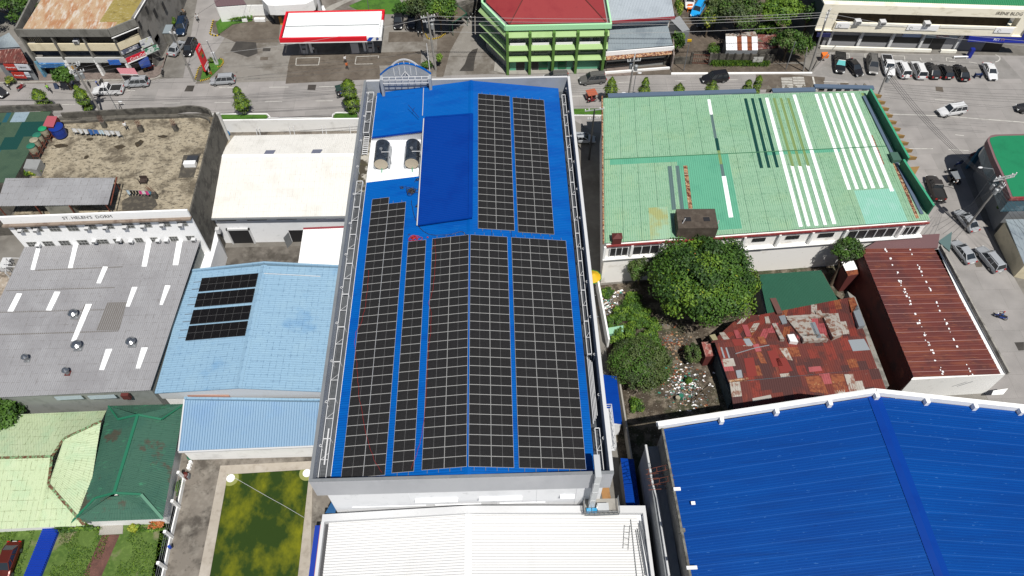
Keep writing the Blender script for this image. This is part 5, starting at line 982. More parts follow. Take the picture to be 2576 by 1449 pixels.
P(M().prism([(GA.x+.3, GA.y-.3), (GB_.x, GB_.y-.3), (GC.x-.2, GC.y+.2), (GC.x-.2, GC.y-.1), (GD.x+.3, GD.y-.1)], 0, 8.5), 'wall', mat('off_white_wall', (.8, .785, .76), .8, layers=[(k('#c7b8a2'), .35, .58, .72, .6), (k('#9c948a'), 1.5, .66, .75, .5)]), gb)
S0 = GA.lerp(GD, .46) ; S1 = GB_.lerp(GC, .46); P(M().bar((S0.x, S0.y, S0.z+.03), (S1.x, S1.y, S1.z+.03), .12, .08), 'lap_joint', mat('seam_green', k('#4c8a64', .7), .6), gb)
bgut = mat('blue_grey_gutter', k('#66788f', .74), .5)
m = M(); n_ = GA.lerp(GB_, .66); m.bar((GA.x+.8, GA.y+.35, 9.75), (n_.x-4, n_.y+.45, 9.75), .85, .25); m.bar((n_.x-1.4, n_.y+.45, 9.75), (n_.x+5.3, n_.y+.5, 9.75), .85, .25); m.bar((n_.x+5.4, n_.y+1.3, 9.75), (GB_.x+.2, GB_.y+.5, 9.75), .8, .25); P(m, 'rear_gutter', bgut, gb)
P(M().bar((GA.x-.1, GA.y+.4, 9.5), (GD.x-.1, GD.y, 8.9), .22, .5), 'rust_edge', rst, gb)
redt = mat('red_fascia', k('#9b3a3c', .74), .7, layers=[(k('#c98a80'), 1.2, .55, .66, .6), (k('#5d2326'), 2, .55, .7, .6)])
P(M().bar((GD.x+.3, GD.y-.3, 8.6), (GC.x-.1, GC.y-.3, 8.6), .2, .3), 'fascia', redt, gb)
# front wall: recessed balcony bays along the top
def along(t, dy, z_): p = GD.lerp(GC, t); return Vector((p.x, p.y + dy, z_))
m = M(); pw_ = M(); rr1 = M()
bays = [(.02, .075, 6.3), (.09, .17, 6.3), (.31, .36, 7.0), (.457, .497, 7.1), (.561, .602, 7.1), (.663, .71, 7.0), (.753, .903, 6.2), (.93, .977, 6.3)]
for a, b_, zb_ in bays:
    p, q = along(a, -.22, 6.9), along(b_, -.22, 6.9); P(M().quad((p.x, p.y, zb_), (q.x, q.y, zb_), (q.x, q.y, 7.9), (p.x, p.y, 7.9)), 'window', dark, gb)
    n = 5 if b_ - a > .09 else 3
    if zb_ < 6.9:
        for i in range(n + 1): c = p.lerp(q, i / n); P(M().box(c.x-.06, c.x+.06, c.y-.1, c.y+.02, zb_, 7.9), 'mullion', rimw, gb)
for t in (.0, .082, .175, .29, .426, .533, .635, .74, .915): c = along(t, -.4, 0); P(M().box(c.x, c.x+.3, c.y-.12, c.y+.2, 5.9, 8.5), 'pilaster', white, gb)
m = M(); p, q = along(0, -.35, 5.9), along(1, -.35, 5.9); m.bar(p, q, .5, .14); P(m, 'ledge', white, gb)
m = M(); p, q = along(.26, -.2, 3.6), along(.95, -.2, 3.3); m.bar(along(.38, -.2, 5.2), along(.50, -.2, 5.0), .05, .08); m.bar(along(.42, -.2, 4.9), along(.46, -.2, 4.8), .05, .08); P(m, 'wall_pipe', greym, gb)
# roof stair box, vent box
o = T('roof_stair_box', 'brown mildewed concrete box with two square openings on the edge of the mint green roof', 'roof box', (31, 34, 8.9))
c = [G3(z7(*p), 10.8) for p in ((750, 1083), (1065, 1080), (1095, 1235), (768, 1240))]
P(M().prism([(p[0], p[1]) for p in c], 8.0, 10.8), 'box', mat('brown_concrete', k('#574c42', .74), .9, layers=[(k('#6f655a'), 1, .5, .65, .7), (k('#3b332c'), 2, .5, .7, .6)]), o)
for u_, v_ in ((845, 1165), (998, 1165)): q = G(z7(u_, v_), 10.82); P(M().box(q.x-.42, q.x+.42, q.y-.35, q.y+.35, 10.8, 10.83), 'opening', dark, o)
P(M().tube([G3(z7(825, 1160), 11.6), G3(z7(775, 1245), 9.9), G3(z7(768, 1280), 9)], .07, 6).tube([G3(z7(1098, 1175), 10.9), G3(z7(1090, 1200), 10.4)], .07, 6), 'pipe', rimw, o)
o = T('roof_vent_box', 'small maroon hipped vent box at the front left corner of the mint green roof', 'roof box', (20, 33, 8.9)); c = [G3(z7(*p), 10.2) for p in ((232, 1270), (305, 1268), (312, 1310), (238, 1315))]
mar = mat('maroon_box', k('#6b302d', .74), .7); P(M().prism([(p[0], p[1]) for p in c], 8.2, 9.9), 'box', mar, o); cx = sum(p[0] for p in c)/4; cy = sum(p[1] for p in c)/4
P(M().add([(cx+(p[0]-cx)*1.15, cy+(p[1]-cy)*1.15, 9.9) for p in c] + [(cx, cy, 10.5)], [(1, 0, 4), (2, 1, 4), (3, 2, 4), (0, 3, 4)]), 'cap', mar, o)
# right parapet with tan fins
gpp = mat('green_parapet', k('#1f6b50', .72), .6, layers=[(k('#2f8766'), .5, .5, .65, .6)])
pa = G3(z8(472, 105), 10.9); pb = G3(z8(785, 665), 10.9); pc = G3(z8(742, 680), 10.7); pd = G3(z8(988, 1055), 10.7)
m = M(); m.prism([(pa[0]-.15, pa[1]), (pb[0]-.15, pb[1]), (pb[0]+.1, pb[1]), (pa[0]+.1, pa[1])], 8.2, 10.9); m.prism([(pc[0]-.15, pc[1]), (pd[0]-.15, pd[1]), (pd[0]+.1, pd[1]), (pc[0]+.1, pc[1])], 8.0, 10.7); P(m, 'side_parapet', gpp, gb)
P(M().bar((pa[0], pa[1], 10.93), (pb[0], pb[1], 10.93), .3, .06).bar((pc[0], pc[1], 10.73), (pd[0], pd[1], 10.73), .3, .06), 'parapet_cap', mat('light_green_cap', k('#49b58b', .74), .5), gb)
P(M().bar((pa[0]-.7, pa[1]-.2, 9.75), (pd[0]-.9, pd[1], 9.05), .45, .12), 'side_gutter', bgut, gb)
q = G(z8(690, 650), 9.8); P(M().box(q.x-.9, q.x+.9, q.y-.9, q.y+.7, 9.2, 9.9), 'gutter_box', mat('slate_green', k('#4f7466', .72), .6), gb)
tan = mat('tan_fin', k('#a5824c', .74), .7); greyfin = mat('weathered_fin', k('#7d766a', .74), .8)
for i in range(10):
    t = (i + .6) / 10; x = pa[0] + (pb[0]-pa[0])*t + .1; y = pa[1] + (pb[1]-pa[1])*t; s_ = 1.1
    P(M().prism([(x, y-.1), (x+1.5, y-.05), (x, y+.55)], 9.9, 10.5), 'wall_fin', tan, gb)
P(M().prism([(pc[0]+1.4, pc[1]-.1), (pc[0]+2.9, pc[1]), (pc[0]+1.6, pc[1]-1.7)], 8.5, 9.3), 'wall_fin', tan, gb)
for i in range(12):
    q = G(z4(75 + i * 88 * (1 if i < 2 else .99), 865 - (0 if i < 3 else 0)), 9.7); P(M().prism([(q.x-.45, GB_.y+.9), (q.x+.45, GB_.y+.9), (q.x, GB_.y+1.9)], 8.9, 9.6), 'wall_fin', greyfin, gb)
# ---------------------------------------------------------------- rusty sheds
rustm = mat('rusty_red_sheet', k('#6b2f28', .78), .8, layers=[(k('#7a3225', .74), .25, .48, .58, .8, (1.5, .5, 1)), (k('#4a2a28', .74), .4, .5, .6, .7), (k('#a4543a', .74), 1.2, .6, .7, .7, (2, .4, 1)), (k('#8b7a70', .74), 2, .68, .76, .6)])
rustl = mat('long_rust_sheet', k('#6c2e27', .78), .8, layers=[(k('#8c4a33', .74), .6, .48, .62, .8, (.35, 2.5, 1)), (k('#55282a', .74), .25, .5, .62, .7), (k('#b9794f', .74), 1.6, .62, .7, .7, (.3, 4, 1)), (k('#3f2222', .74), 1.2, .6, .7, .5)])
zsh = mat('zinc_patch', k('#b9b2a8', .76), .6, layers=[(k('#8a5a44', .74), 1.6, .5, .58, .9), (k('#d6d4d0', .76), 1, .5, .7, .5)])
zclean = mat('clean_zinc', k('#aab2b8', .76), .45, .3); pinks = mat('pink_sheet', k('#b4565a', .74), .7, layers=[(k('#8d3a38'), 1.5, .5, .65, .7)]); ors = mat('orange_rust', k('#9a5430', .74), .8, layers=[(k('#6d2a1a'), 2, .48, .6, .8), (k('#caa06a'), 3, .6, .68, .7)])
o = T('long_rusty_building', 'long building with a rusty brown ribbed roof and white end wall beside the side street', 'building', (59, 23, 0))
a_, b_, c_, d_ = [Vector(G3(p, z_)) for p, z_ in ((y5(600, 165), 5.9), (y5(1195, 160), 5.3), (y5(1740, 1185), 5.3), (y5(1030, 1210), 5.9))]
P(M().corr(a_, d_, c_, b_, 28, .09, prof=((0, 0), (.05, 1), (.14, 1), (.2, 0), (.5, .12), (.55, 0)), side=(1, 2, 2, 1)), 'roof', [rustl, mat('bleached_rib', k('#b08682', .76), .8), mat('rust_rib', k('#8a5750', .76), .8)], o)
P(M().prism([(a_.x+.15, a_.y), (b_.x+.9, b_.y), (c_.x+.8, c_.y+.1), (d_.x+.15, d_.y+.1)], 0, 5.0), 'wall', white, o)
P(M().bar((b_.x+.85, b_.y+.2, 5.5), (c_.x+.9, c_.y, 5.4), .22, .6), 'parapet', mat('mildewed_edge', k('#b4b0a8'), .9, layers=[(k('#6f6b64'), 1, .5, .65, .8)]), o)
P(M().box(b_.x+.05, b_.x+.7, c_.y+.5, b_.y, 4.95, 5.0), 'gutter', dark, o)
P(M().quad((a_.x-.02, a_.y, 5.8), (d_.x-.02, d_.y, 5.8), (d_.x-.5, d_.y, 0), (a_.x-.5, a_.y, 0)), 'side_cladding', rustm, o)
m = M(); rn = random.Random(5)
for i in range(80):
    t = rn.random(); t2 = .33 + rn.uniform(-.02, .02) if rn.random() < .72 else .66 + rn.uniform(-.01, .01); p = a_.lerp(d_, t).lerp(b_.lerp(c_, t), t2); s_ = rn.uniform(.04, .13); m.box(p.x-s_, p.x+s_*.8, p.y-s_, p.y+s_, p.z+.02, p.z+.12)
P(m, 'sealant', whitec, o)
P(M().prism([(a_.x+4.0, a_.y+2.3), (b_.x+1.6, b_.y+2.4), (b_.x+.4, b_.y-.1), (a_.x+.3, a_.y+.1)], 5.2, 5.5), 'rear_canopy', mat('mauve_sheet', k('#7b5a5c', .74), .8), o)
P(M().prism([(b_.x+1.0, b_.y+1.2), (b_.x+3.6, b_.y+2.9), (b_.x+2.0, b_.y-.6)], 5.1, 5.3), 'slate_flap', gst, o)
m = M(); m.bar((c_.x-4.6, d_.y-.02, 3.2), (c_.x-3.2, d_.y-.02, 4.4), .04, .05); P(m, 'wall_pipe', greym, o)
# canopy + posters at its foot
S(M().prism([G2(y5(1680, 1320), 1.5), G2(y5(1800, 1302), 1.5), G2(y5(1760, 1350), 1.5), G2(y5(1665, 1355), 1.5)], 1.4, 1.5), 'awning', white, 'small white awning at the foot of the rusty building beside the side street', 'awning')
def quilt(seed, a, b_, wts):
    rn = random.Random(seed); tb = {}
    def f(u, v):
        kx = (int(u*a), int((v + .37*math.sin(int(u*a)*2.3)/b_)*b_)); tb.setdefault(kx, rn.choices(range(len(wts)), wts)[0]); return tb[kx]
    return f
# middle rusty shed cluster
o = T('rusty_shed', 'low shed cluster with a patchwork of dark red rusty roof sheets', 'shed', (40, 18, 0))
qm = [rustm, mat('dark_brown_rust', k('#532c2a', .76), .8), mat('brick_rust', k('#8a3427', .76), .8, layers=[(k('#6b2a22'), 1.5, .5, .6, .8)]), zsh, ors, pinks]; qv = [i/12 for i in range(13)]
A1, B1, C1, D1 = [Vector(G3(y4(*p), z_)) for p, z_ in (((1060, 915), 4.0), ((2290, 872), 4.0), ((2390, 1140), 3.5), ((1175, 1250), 3.4))]
P(M().corr(A1, B1, C1, D1, 64, .03, mf=quilt(1, 17, 4, (56, 16, 18, 2, 3, 2)), vc=qv), 'roof_slope', qm, o)
A2, B2, C2, D2 = [Vector(G3(y4(*p), z_)) for p, z_ in (((1185, 1255), 3.5), ((2400, 1140), 3.5), ((2520, 1480), 2.7), ((1240, 1620), 2.6))]
P(M().corr(A2, B2, C2, D2, 66, .03, mf=quilt(2, 15, 3, (60, 26, 8, 1, 3, 1)), vc=qv), 'roof_slope', qm, o)
A3, B3, C3, D3 = [Vector(G3(y4(*p), z_)) for p, z_ in (((1240, 740), 3.3), ((2170, 560), 3.3), ((2300, 882), 4.0), ((1030, 930), 4.0))]
P(M().corr(A3, B3, C3, D3, 60, .03, mf=quilt(3, 20, 3, (44, 14, 20, 12, 8, 4)), vc=qv), 'roof_slope', qm, o)
P(M().prism([(A1.x+.3, A1.y), (B1.x-.3, B1.y), (C2.x-.5, C2.y), (D1.x+.3, D1.y-2)], 0, 2.5).prism([(D3.x+1.3, A1.y), (B1.x-.5, B1.y), (B3.x-.6, B3.y-.2), (A3.x+.4, A3.y-.2)], 0, 3.0), 'wall', mat('dull_blue_wall', k('#5b6e78', .74), .9, layers=[(k('#39444b'), 1, .5, .65, .7)]), o)
def onplane(pt, a, b, c):
    n = (b - a).cross(c - a); d = RT * (pt[0]-1288) - UP * (pt[1]-724.5) + FW * FPX; return CAM + d * ((a - CAM).dot(n) / d.dot(n))
def patch(q, mt, tri, nm='roof_patch', lift=.045):
    v = [onplane(y4(*p), *tri) for p in q]; m = M(); m.prism([(p.x, p.y) for p in v], min(p.z for p in v)-.3, [p.z + lift for p in v]); P(m, nm, mt, o)
t1, t2, t3 = (A1, B1, D1), (A2, B2, D2), (A3, B3, D3)
for q, mt, tr3 in ((((1330, 770), (1345, 705), (1420, 705), (1430, 745)), rustm, t3), (((1285, 785), (1330, 785), (1365, 880), (1320, 880)), pinks, t3), (((1215, 830), (1250, 825), (1285, 890), (1240, 895)), pinks, t3), (((1100, 850), (1140, 845), (1185, 900), (1135, 905)), zsh, t3), (((1020, 870), (1065, 860), (1090, 905), (1050, 912)), mat('cream_sheet', k('#b5b08a'), .7), t3),
        (((1640, 715), (1990, 690), (2000, 720), (1660, 735)), zsh, t3), (((1650, 735), (1840, 720), (1900, 870), (1770, 880)), zsh, t3), (((1835, 770), (1880, 762), (1935, 890), (1895, 895)), zclean, t3), (((1940, 700), (2070, 690), (2110, 860), (2030, 890)), zsh, t3), (((1530, 775), (1560, 770), (1635, 905), (1600, 905)), zsh, t3), (((1655, 865), (1710, 860), (1745, 925), (1680, 920)), whitec, t3), (((1470, 720), (1500, 715), (1520, 775), (1480, 775)), zsh, t3), (((1585, 715), (1635, 705), (1655, 770), (1615, 778)), zclean, t3), (((1880, 668), (1925, 665), (1945, 700), (1895, 705)), zsh, t3), (((1770, 865), (1950, 858), (1990, 905), (1790, 918)), zsh, t3),
        (((1295, 900), (1345, 897), (1380, 950), (1325, 955)), zclean, t1), (((1345, 897), (1380, 895), (1400, 940), (1385, 948)), ors, t1), (((1410, 885), (1465, 880), (1490, 940), (1440, 945)), ors, t1), (((1200, 905), (1290, 900), (1320, 950), (1225, 958)), mat('brick_red_sheet', k('#8a2c24', .74), .8), t1), (((1370, 945), (1420, 940), (1445, 1000), (1400, 1005)), pinks, t1), (((1110, 970), (1122, 968), (1150, 1055), (1137, 1058)), zclean, t1), (((1150, 972), (1162, 970), (1190, 1055), (1177, 1058)), zclean, t1),
        (((2180, 640), (2230, 620), (2290, 790), (2240, 800)), zclean, t3), (((2150, 570), (2200, 560), (2240, 660), (2180, 680)), ors, t3), (((2150, 910), (2280, 900), (2330, 990), (2190, 1000)), zclean, t1), (((1125, 1065), (1215, 1058), (1235, 1120), (1140, 1128)), zsh, t1), (((1400, 1010), (1440, 1005), (1490, 1100), (1440, 1098)), ors, t1), (((1590, 980), (1650, 975), (1700, 1075), (1655, 1070)), zsh, t1), (((1235, 1158), (1280, 1152), (1292, 1215), (1250, 1222)), zclean, t1), (((1825, 1130), (1925, 1122), (1940, 1160), (1835, 1170)), pinks, t1), (((1175, 1235), (1335, 1215), (1340, 1228), (1180, 1252)), rst, t1),
        (((1800, 1210), (1930, 1200), (1990, 1350), (1840, 1330)), ors, t2), (((2000, 1190), (2110, 1185), (2150, 1330), (2040, 1330)), ors, t2), (((1370, 1385), (1520, 1355), (1530, 1385), (1375, 1412)), mat('pale_slab', k('#b8b2aa'), .8), t2), (((2120, 1190), (2190, 1185), (2230, 1330), (2160, 1330)), zsh, t2), (((1490, 1000), (1560, 990), (1620, 1120), (1540, 1130)), mat('brick_red_sheet', k('#8a2c24', .74), .8), t1), (((1560, 1060), (1640, 1050), (1700, 1160), (1600, 1180)), mat('brick_red_sheet', k('#8a2c24', .74), .8), t1), (((1300, 1060), (1380, 1050), (1410, 1200), (1330, 1210)), mat('brick_red_sheet', k('#8a2c24', .74), .8), t1)):
    patch(q, mt, tr3)
P(M().tube([onplane(y4(1230, 1025), *t1) + Vector((0, 0, .15)), onplane(y4(1400, 975), *t1) + Vector((0, 0, .15)), onplane(y4(1505, 955), *t1) + Vector((0, 0, .15))], .06, 5), 'loose_pipe', zclean, o)
o2 = T('dark_green_shed', 'shed with a plain dark green ribbed roof between the big tree and the rusty sheds', 'shed', (43, 28, 0))
q4 = [Vector(G3(y4(*p), z_)) for p, z_ in (((1425, 375), 4.2), ((1930, 340), 4.2), ((2080, 600), 3.2), ((1500, 730), 3.2))]
P(M().corr(q4[0], q4[1], q4[2], q4[3], 50, .03), 'roof', mat('forest_green_sheet', k('#1a5d45', .74), .5, layers=[(k('#22684e'), .5, .5, .7, .5)]), o2); P(M().prism([(p.x*.998, p.y) for p in q4], 0, 3.0), 'wall', greym, o2)
P(M().prism([(p.x, p.y) for p in [onplane(y4(*p), q4[0], q4[1], q4[3]) for p in ((1512, 572), (1560, 568), (1610, 705), (1565, 710))]], 3.1, 3.75), 'brown_plank_cover', mat('brown_cover', k('#6d4a42', .74), .8), o2)
o3 = T('small_red_shed', 'tiny red shed with a single pitched rusty sheet left of the rusty shed cluster', 'shed', (31, 21, 0)); c = [Vector(G3(y4(*p), z_)) for p, z_ in (((955, 925), 2.9), ((1025, 922), 2.9), ((1068, 1035), 2.4), ((990, 1045), 2.4))]
P(M().corr(c[0], c[1], c[2], c[3], 7, .03), 'roof', mat('pink_rust', k('#a05a52', .74), .8, layers=[(k('#d5c3b6'), 2, .5, .6, .7), (k('#7c2f28'), 1.4, .52, .6, .8)]), o3); P(M().prism([(p.x, p.y) for p in c], 0, 2.3), 'wall', mat('dark_red', k('#6d2e2a'), .8), o3)
o4 = T('white_tipped_shed', 'little shed with a white and rusty sheet roof under the spreading dark tree', 'shed', (50, 29, 0)); c = [Vector(G3(y5(*p), z_)) for p, z_ in (((440, 270), 4.2), ((540, 262), 4.2), ((590, 368), 3.8), ((495, 385), 3.8))]
P(M().corr(c[0], c[1], c[2], c[3], 8, .03, mf=lambda u, v: 1 if v > .66 else 0, vc=(0, .66, 1)), 'roof', [whitec, ors], o4); P(M().prism([(p.x, p.y) for p in c], 0, 3.7), 'wall', mat('dark_red', k('#6d2e2a'), .8), o4)
sheet('narrow_passage', [G(y5(500, 500)), G(y5(560, 480)), G(y5(900, 1290)), G(y5(780, 1290))], .02, mat('grey_passage', k('#85827d'), .9, layers=[(k('#55524d'), .8, .5, .65, .7)]))
S(M().prism([G2(y5(490, 510), 2.4), G2(y5(555, 560), 2.4), G2(y5(830, 1280), 2.4), G2(y5(760, 1290), 2.4)], 0, 2.4), 'passage_roof', mat('grey_cement_roof', k('#9f9c95', .74), .85, layers=[(k('#6f6c66'), .9, .5, .62, .8), (k('#8a4a38'), .9, .64, .68, .8)]), 'long narrow grey cement roof between the two rusty sheds', 'shed')
# litter in the yard
rn = random.Random(21); lit = [whitec, mat('litter_tan', k('#b99a7a'), .8), mat('litter_grey', k('#8b8f94'), .7), mat('litter_teal', k('#3d9a86'), .6), ors]
for nm, cen, rad, n, lb_ in (('rubbish_pile', y4(200, 640), 1.6, 150, 'pile of mixed pale rubbish by the white boundary wall'), ('rubble_patch', y4(720, 940), 2.4, 130, 'scatter of brick rubble between the two trees'), ('rubbish_scatter', y4(820, 1290), 3.0, 420, 'wide scatter of small rubbish in the lower yard'), ('rubbish_pile', y4(290, 530), 1.0, 14, 'few white scraps near the white wall')):
    m = M(); q = G(cen)
    for i in range(n):
        x, y = q.x + rn.gauss(0, rad*.5), q.y + rn.gauss(0, rad*.55); s_ = rn.uniform(.04, .16) * (1 if n > 20 else 2); mi = rn.choice((0, 0, 1, 2, 2, 3, 4)) if nm != 'rubble_patch' else rn.choice((1, 4, 2, 1))
        m.bar((x-s_, y, .05+rn.random()*.1), (x+s_, y+rn.uniform(-s_, s_), .05+rn.random()*.15), s_*1.2, .05, mi)
    ob = S(m, nm, lit, lb_, 'rubbish'); ob['kind'] = 'stuff'
for i, (p, c_) in enumerate(((y4(762, 1385), pla), (y4(790, 1368), gr2))): q = G(p, .5); S(M().tube([(q.x, q.y, 0), (q.x, q.y, .8)], .3, 12), 'garden_drum', c_, ('tan', 'green')[i] + ' topped drum in the littered yard', 'drum')
q = G(y4(250, 830), .8); S(M().prism([(q.x-1.2, q.y-.5), (q.x+1.2, q.y-.1), (q.x+1.2, q.y+.6), (q.x-1.2, q.y+.2)], 0, [.6, .6, 1.1, 1.1]), 'tarp_cover', mat('mint_tarp', k('#8fc7a5'), .6), 'pale mint tarp over a crate by the white boundary wall', 'tarp')
rn = random.Random(8); m = M()
for i in range(7):
    q = G(y4(900 + rn.uniform(-10, 60), 1330 + rn.uniform(-40, 60)), .4); a = rn.uniform(0, 3.1); l = rn.uniform(.8, 1.6); m.tube([(q.x-l*math.cos(a), q.y-l*math.sin(a), .1+rn.random()*.5), (q.x+l*math.cos(a), q.y+l*math.sin(a), .2+rn.random()*.9)], .05, 5)
S(m, 'dead_branches', bark, 'heap of dry branches by the shaded wall of the rusty shed', 'branches')
o = T('yellow_umbrella', 'yellow and green umbrella peeping out beside the right wall of the solar panel building', 'umbrella', (15.6, 26.5, 0)); q = G((1245.8+.2204*1120, 575+.2204*530), 2.6)
P(M().tube([(q.x, q.y, 2.2), (q.x, q.y, 2.75), (q.x, q.y, 2.95)], [1.1, .35, .02], 10), 'canopy', mat('yellow_canvas', k('#f2c21a'), .7), o); P(M().tube([(q.x, q.y, 2.14), (q.x, q.y, 2.19)], 1.22, 10), 'fringe', mat('green_canvas', k('#3f8f1f'), .7), o); P(M().tube([(q.x, q.y, 0), (q.x, q.y, 2.2)], .04, 6), 'pole', steel, o)
# ================================================================ TOP: gas station
red = mat('station_red', (.62, .008, .02), .4); blu = mat('station_blue', (.0, .06, .42), .4)
gs = T('gas_station_canopy', 'petrol station canopy with a white roof and bright red fascia', 'canopy', (-26, 89, 0))
cx0, cx1, cy0, cy1 = -34.7, -16.6, 84.9, 93.1
P(M().corr((cx0+.5, cy0+.4, 4.85), (cx1-.5, cy0+.4, 4.85), (cx1-.5, cy1-.3, 4.85), (cx0+.5, cy1-.3, 4.85), 60, .03, prof=((0, 0), (.06, 1), (.1, 1), (.16, 0))), 'roof', mat('canopy_white', (.78, .8, .8), .5, layers=[(k('#7f868b'), .5, .66, .74, .6, (2.5, .6, 1))]), gs)
P(M().box(cx0+.6, cx1-.7, 88.6, 88.75, 4.86, 4.93), 'roof_joint', greym, gs)
m = M(); m.box(cx0, cx1-2.6, cy0, cy0+.35, 4.2, 5.0); m.box(cx0, cx0+.35, cy0+.351, cy1, 4.3, 5.0); m.box(cx0+.351, cx1, cy1-.3, cy1, 4.3, 5.0); m.box(cx1-.35, cx1, cy1-3.2, cy1-.301, 4.3, 5.0)
P(m, 'red_fascia', red, gs)
m = M(); m.box(cx1-2.6, cx1, cy0, cy0+.35, 4.2, 5.0); m.box(cx1-.35, cx1, cy0+.351, cy1-3.2, 4.3, 5.0); m.box(cx0, cx1-2.6, cy0+.02, cy0+.33, 3.95, 4.2); P(m, 'white_fascia', whitec, gs)
P(M().add([(cx1-2.75, cy0-.01, 4.2), (cx1-2.0, cy0-.01, 4.2), (cx1-1.35, cy0-.01, 4.95), (cx1-2.1, cy0-.01, 4.95)], [(0, 1, 2, 3)]), 'blue_flash', blu, gs)
m = M(); ring(m, (cx1-.75, cy0-.03, 4.65), .22, .05, 14, 0, 'y'); ring(m, (cx1-.72, cy0-.03, 4.65), .1, .05, 10, 1, 'y'); m.bar((cx1-.97, cy0-.03, 4.65), (cx1-.97, cy0-.03, 4.3), .06, .08); P(m, 'emblem', [mat('emblem_grey', (.05, .05, .06), .5), blu], gs)
P(M().box(cx0+.4, cx1-.4, cy0+.4, cy1-.35, 4.3, 4.35), 'soffit', rimw, gs)
for q in (z2(590, 530), z2(1130, 515)): c = G(q, .15); P(M().box(c.x-.22, c.x+.22, c.y-.22, c.y+.22, 0, 4.3), 'column', white, gs)
for q, lb_ in ((z2(520, 530), 'left'), (z2(1190, 515), 'right')):
    c = G(q, .2); o = T('fuel_pump', lb_ + ' fuel pump under the petrol station canopy', 'fuel pump', (c.x, c.y, 0), 'fuel pumps'); P(M().box(c.x-.5, c.x+.5, c.y-.35, c.y+.35, .15, 1.4).box(c.x-.6, c.x-.5, c.y-.3, c.y+.3, .15, 2.3).box(c.x+.5, c.x+.6, c.y-.3, c.y+.3, .15, 2.3), 'cabinet', rimw, o); P(M().box(c.x-.6, c.x+.6, c.y-.35, c.y+.35, 2.3, 2.6), 'head', rimw, o); P(M().box(c.x-.35, c.x+.35, c.y-.38, c.y-.351, 1.0, 1.3), 'display', dark, o)
    m = M(); m.tube([(c.x-.3, c.y-.4, 1.1), (c.x-.4, c.y-.8, .3), (c.x, c.y-1.1, .2), (c.x+.3, c.y-.6, .5), (c.x+.3, c.y-.4, 1.1)], .03, 5); P(m, 'hose', black, o)
c = G(z2(1035, 525), .2); S(M().box(c.x-.7, c.x+.7, c.y-.4, c.y-.2, .15, 2.3).box(c.x-.7, c.x+.7, c.y-.2, c.y+.6, 2.2, 2.3), 'notice_board', [rimw], 'white frame board standing between the pumps and the right column', 'board')
slab('pump_island', gp(0, z2(460, 505), z2(640, 500), z2(645, 552), z2(455, 555)), kerbm, 0, .15); slab('pump_island', gp(0, z2(985, 495), z2(1255, 485), z2(1290, 535), z2(980, 548)), kerbm, 0, .15)
# price sign
o = T('price_sign', 'tall red and white fuel price sign in the planted bed at the side street corner', 'sign', (0, 0, 0)); base = G(w3(590, 1230), .1); o.location = (base.x, base.y, 0); ORG[o.name] = (base.x, base.y, 0)
bx, by = base.x, base.y; ux = G(w3(400, 320), 6.2) - G(w3(275, 565), 6.2); ux.z = 0; ux.normalize()
def sp(t, z_, d=0): v = Vector((bx, by, 0)) + ux * t + Vector((ux.y, -ux.x, 0)) * d; return (v.x, v.y, z_)
m = M(); m.add([sp(-.9, 1.6, .15), sp(.9, 1.6, .15), sp(.9, 6.2, .15), sp(-.9, 6.2, .15), sp(-.9, 1.6, -.15), sp(.9, 1.6, -.15), sp(.9, 6.2, -.15), sp(-.9, 6.2, -.15)], [(0, 1, 2, 3), (7, 6, 5, 4), (3, 2, 6, 7), (0, 4, 5, 1), (0, 3, 7, 4), (1, 5, 6, 2)]); P(m, 'sign_box', red, o)
m = M()
for z0_, z1__, t0, t1_, mi in ((1.7, 2.2, -.8, .8, 0), (2.35, 2.6, -.8, .8, 0), (5.45, 5.95, -.7, .75, 0), (4.6, 5.0, -.6, .4, 1), (3.9, 4.5, -.3, .5, 2)): m.quad(sp(t0, z0_, .165), sp(t1_, z0_, .165), sp(t1_, z1__, .165), sp(t0, z1__, .165), mi)
P(m, 'price_panel', [whitec, mat('sign_yellow', k('#d9972a'), .5), mat('sign_green', k('#4f8f6d'), .5)], o)
textmesh('PETRON', .42, red, o, sp(.02, 5.7, .18), ux, (0, 0, 1)); P(M().bar(sp(.2, 0), sp(.2, 1.6), .25, .12), 'post', rimw, o)
# white totem pole + lamp poles in that bed
# ---------------------------------------------------------------- orange restaurant and white building behind the station
o = T('food_shop', 'white building with an orange shutter and dark glazed front behind the petrol station', 'building', (-35, 104, 0))
rp_ = [G2(p, 5.0) for p in (w5(-320, -40), w5(-160, 125), w5(0, 135), w5(170, 130), w5(740, 95), w5(930, 5), w5(1000, -300), w5(-320, -300))]
P(M().prism(rp_, 3.0, 5.0), 'upper_wall', white, o)
gl = M(); gl.prism([(p[0], p[1]+1.4) for p in rp_], 0, 2.98); P(gl, 'shop_front', glass, o)
q0, q1 = G2(w5(780, 265), 0), G2(w5(1060, 250), 0); P(M().prism([q0, q1, (q1[0]-.3, q1[1]+4.5), (q0[0]-.3, q0[1]+2.6)], 0, 2.6), 'orange_panel', mat('orange_shutter', k('#d35a1c', .8), .6, layers=[(k('#8f3a12'), .8, .5, .6, .6)]), o)
P(M().prism([G2(w5(1000, -10), 5), G2(w5(1060, -10), 5), G2(w5(1100, 60), 3.4), G2(w5(1060, 70), 3.4)], 0, 5.2).box(q1[0]+.0, q1[0]+.35, q1[1]-.2, q1[1]+.2, 0, 4.9).box(q0[0]-.5, q0[0]-.1, q0[1]-.2, q0[1]+.2, 0, 4.9), 'pillar', rimw, o)
m = M(); aa, bb2 = G(w5(150, 120), 3.1), G(w5(470, 115), 3.1); rn = random.Random(4)
for i in range(8):
    for j in range(2): m.box(aa.x+.1+i*.33, aa.x+.4+i*.33, aa.y-.12, aa.y-.06, 3.3+j*.5, 3.75+j*.5, rn.randrange(3))
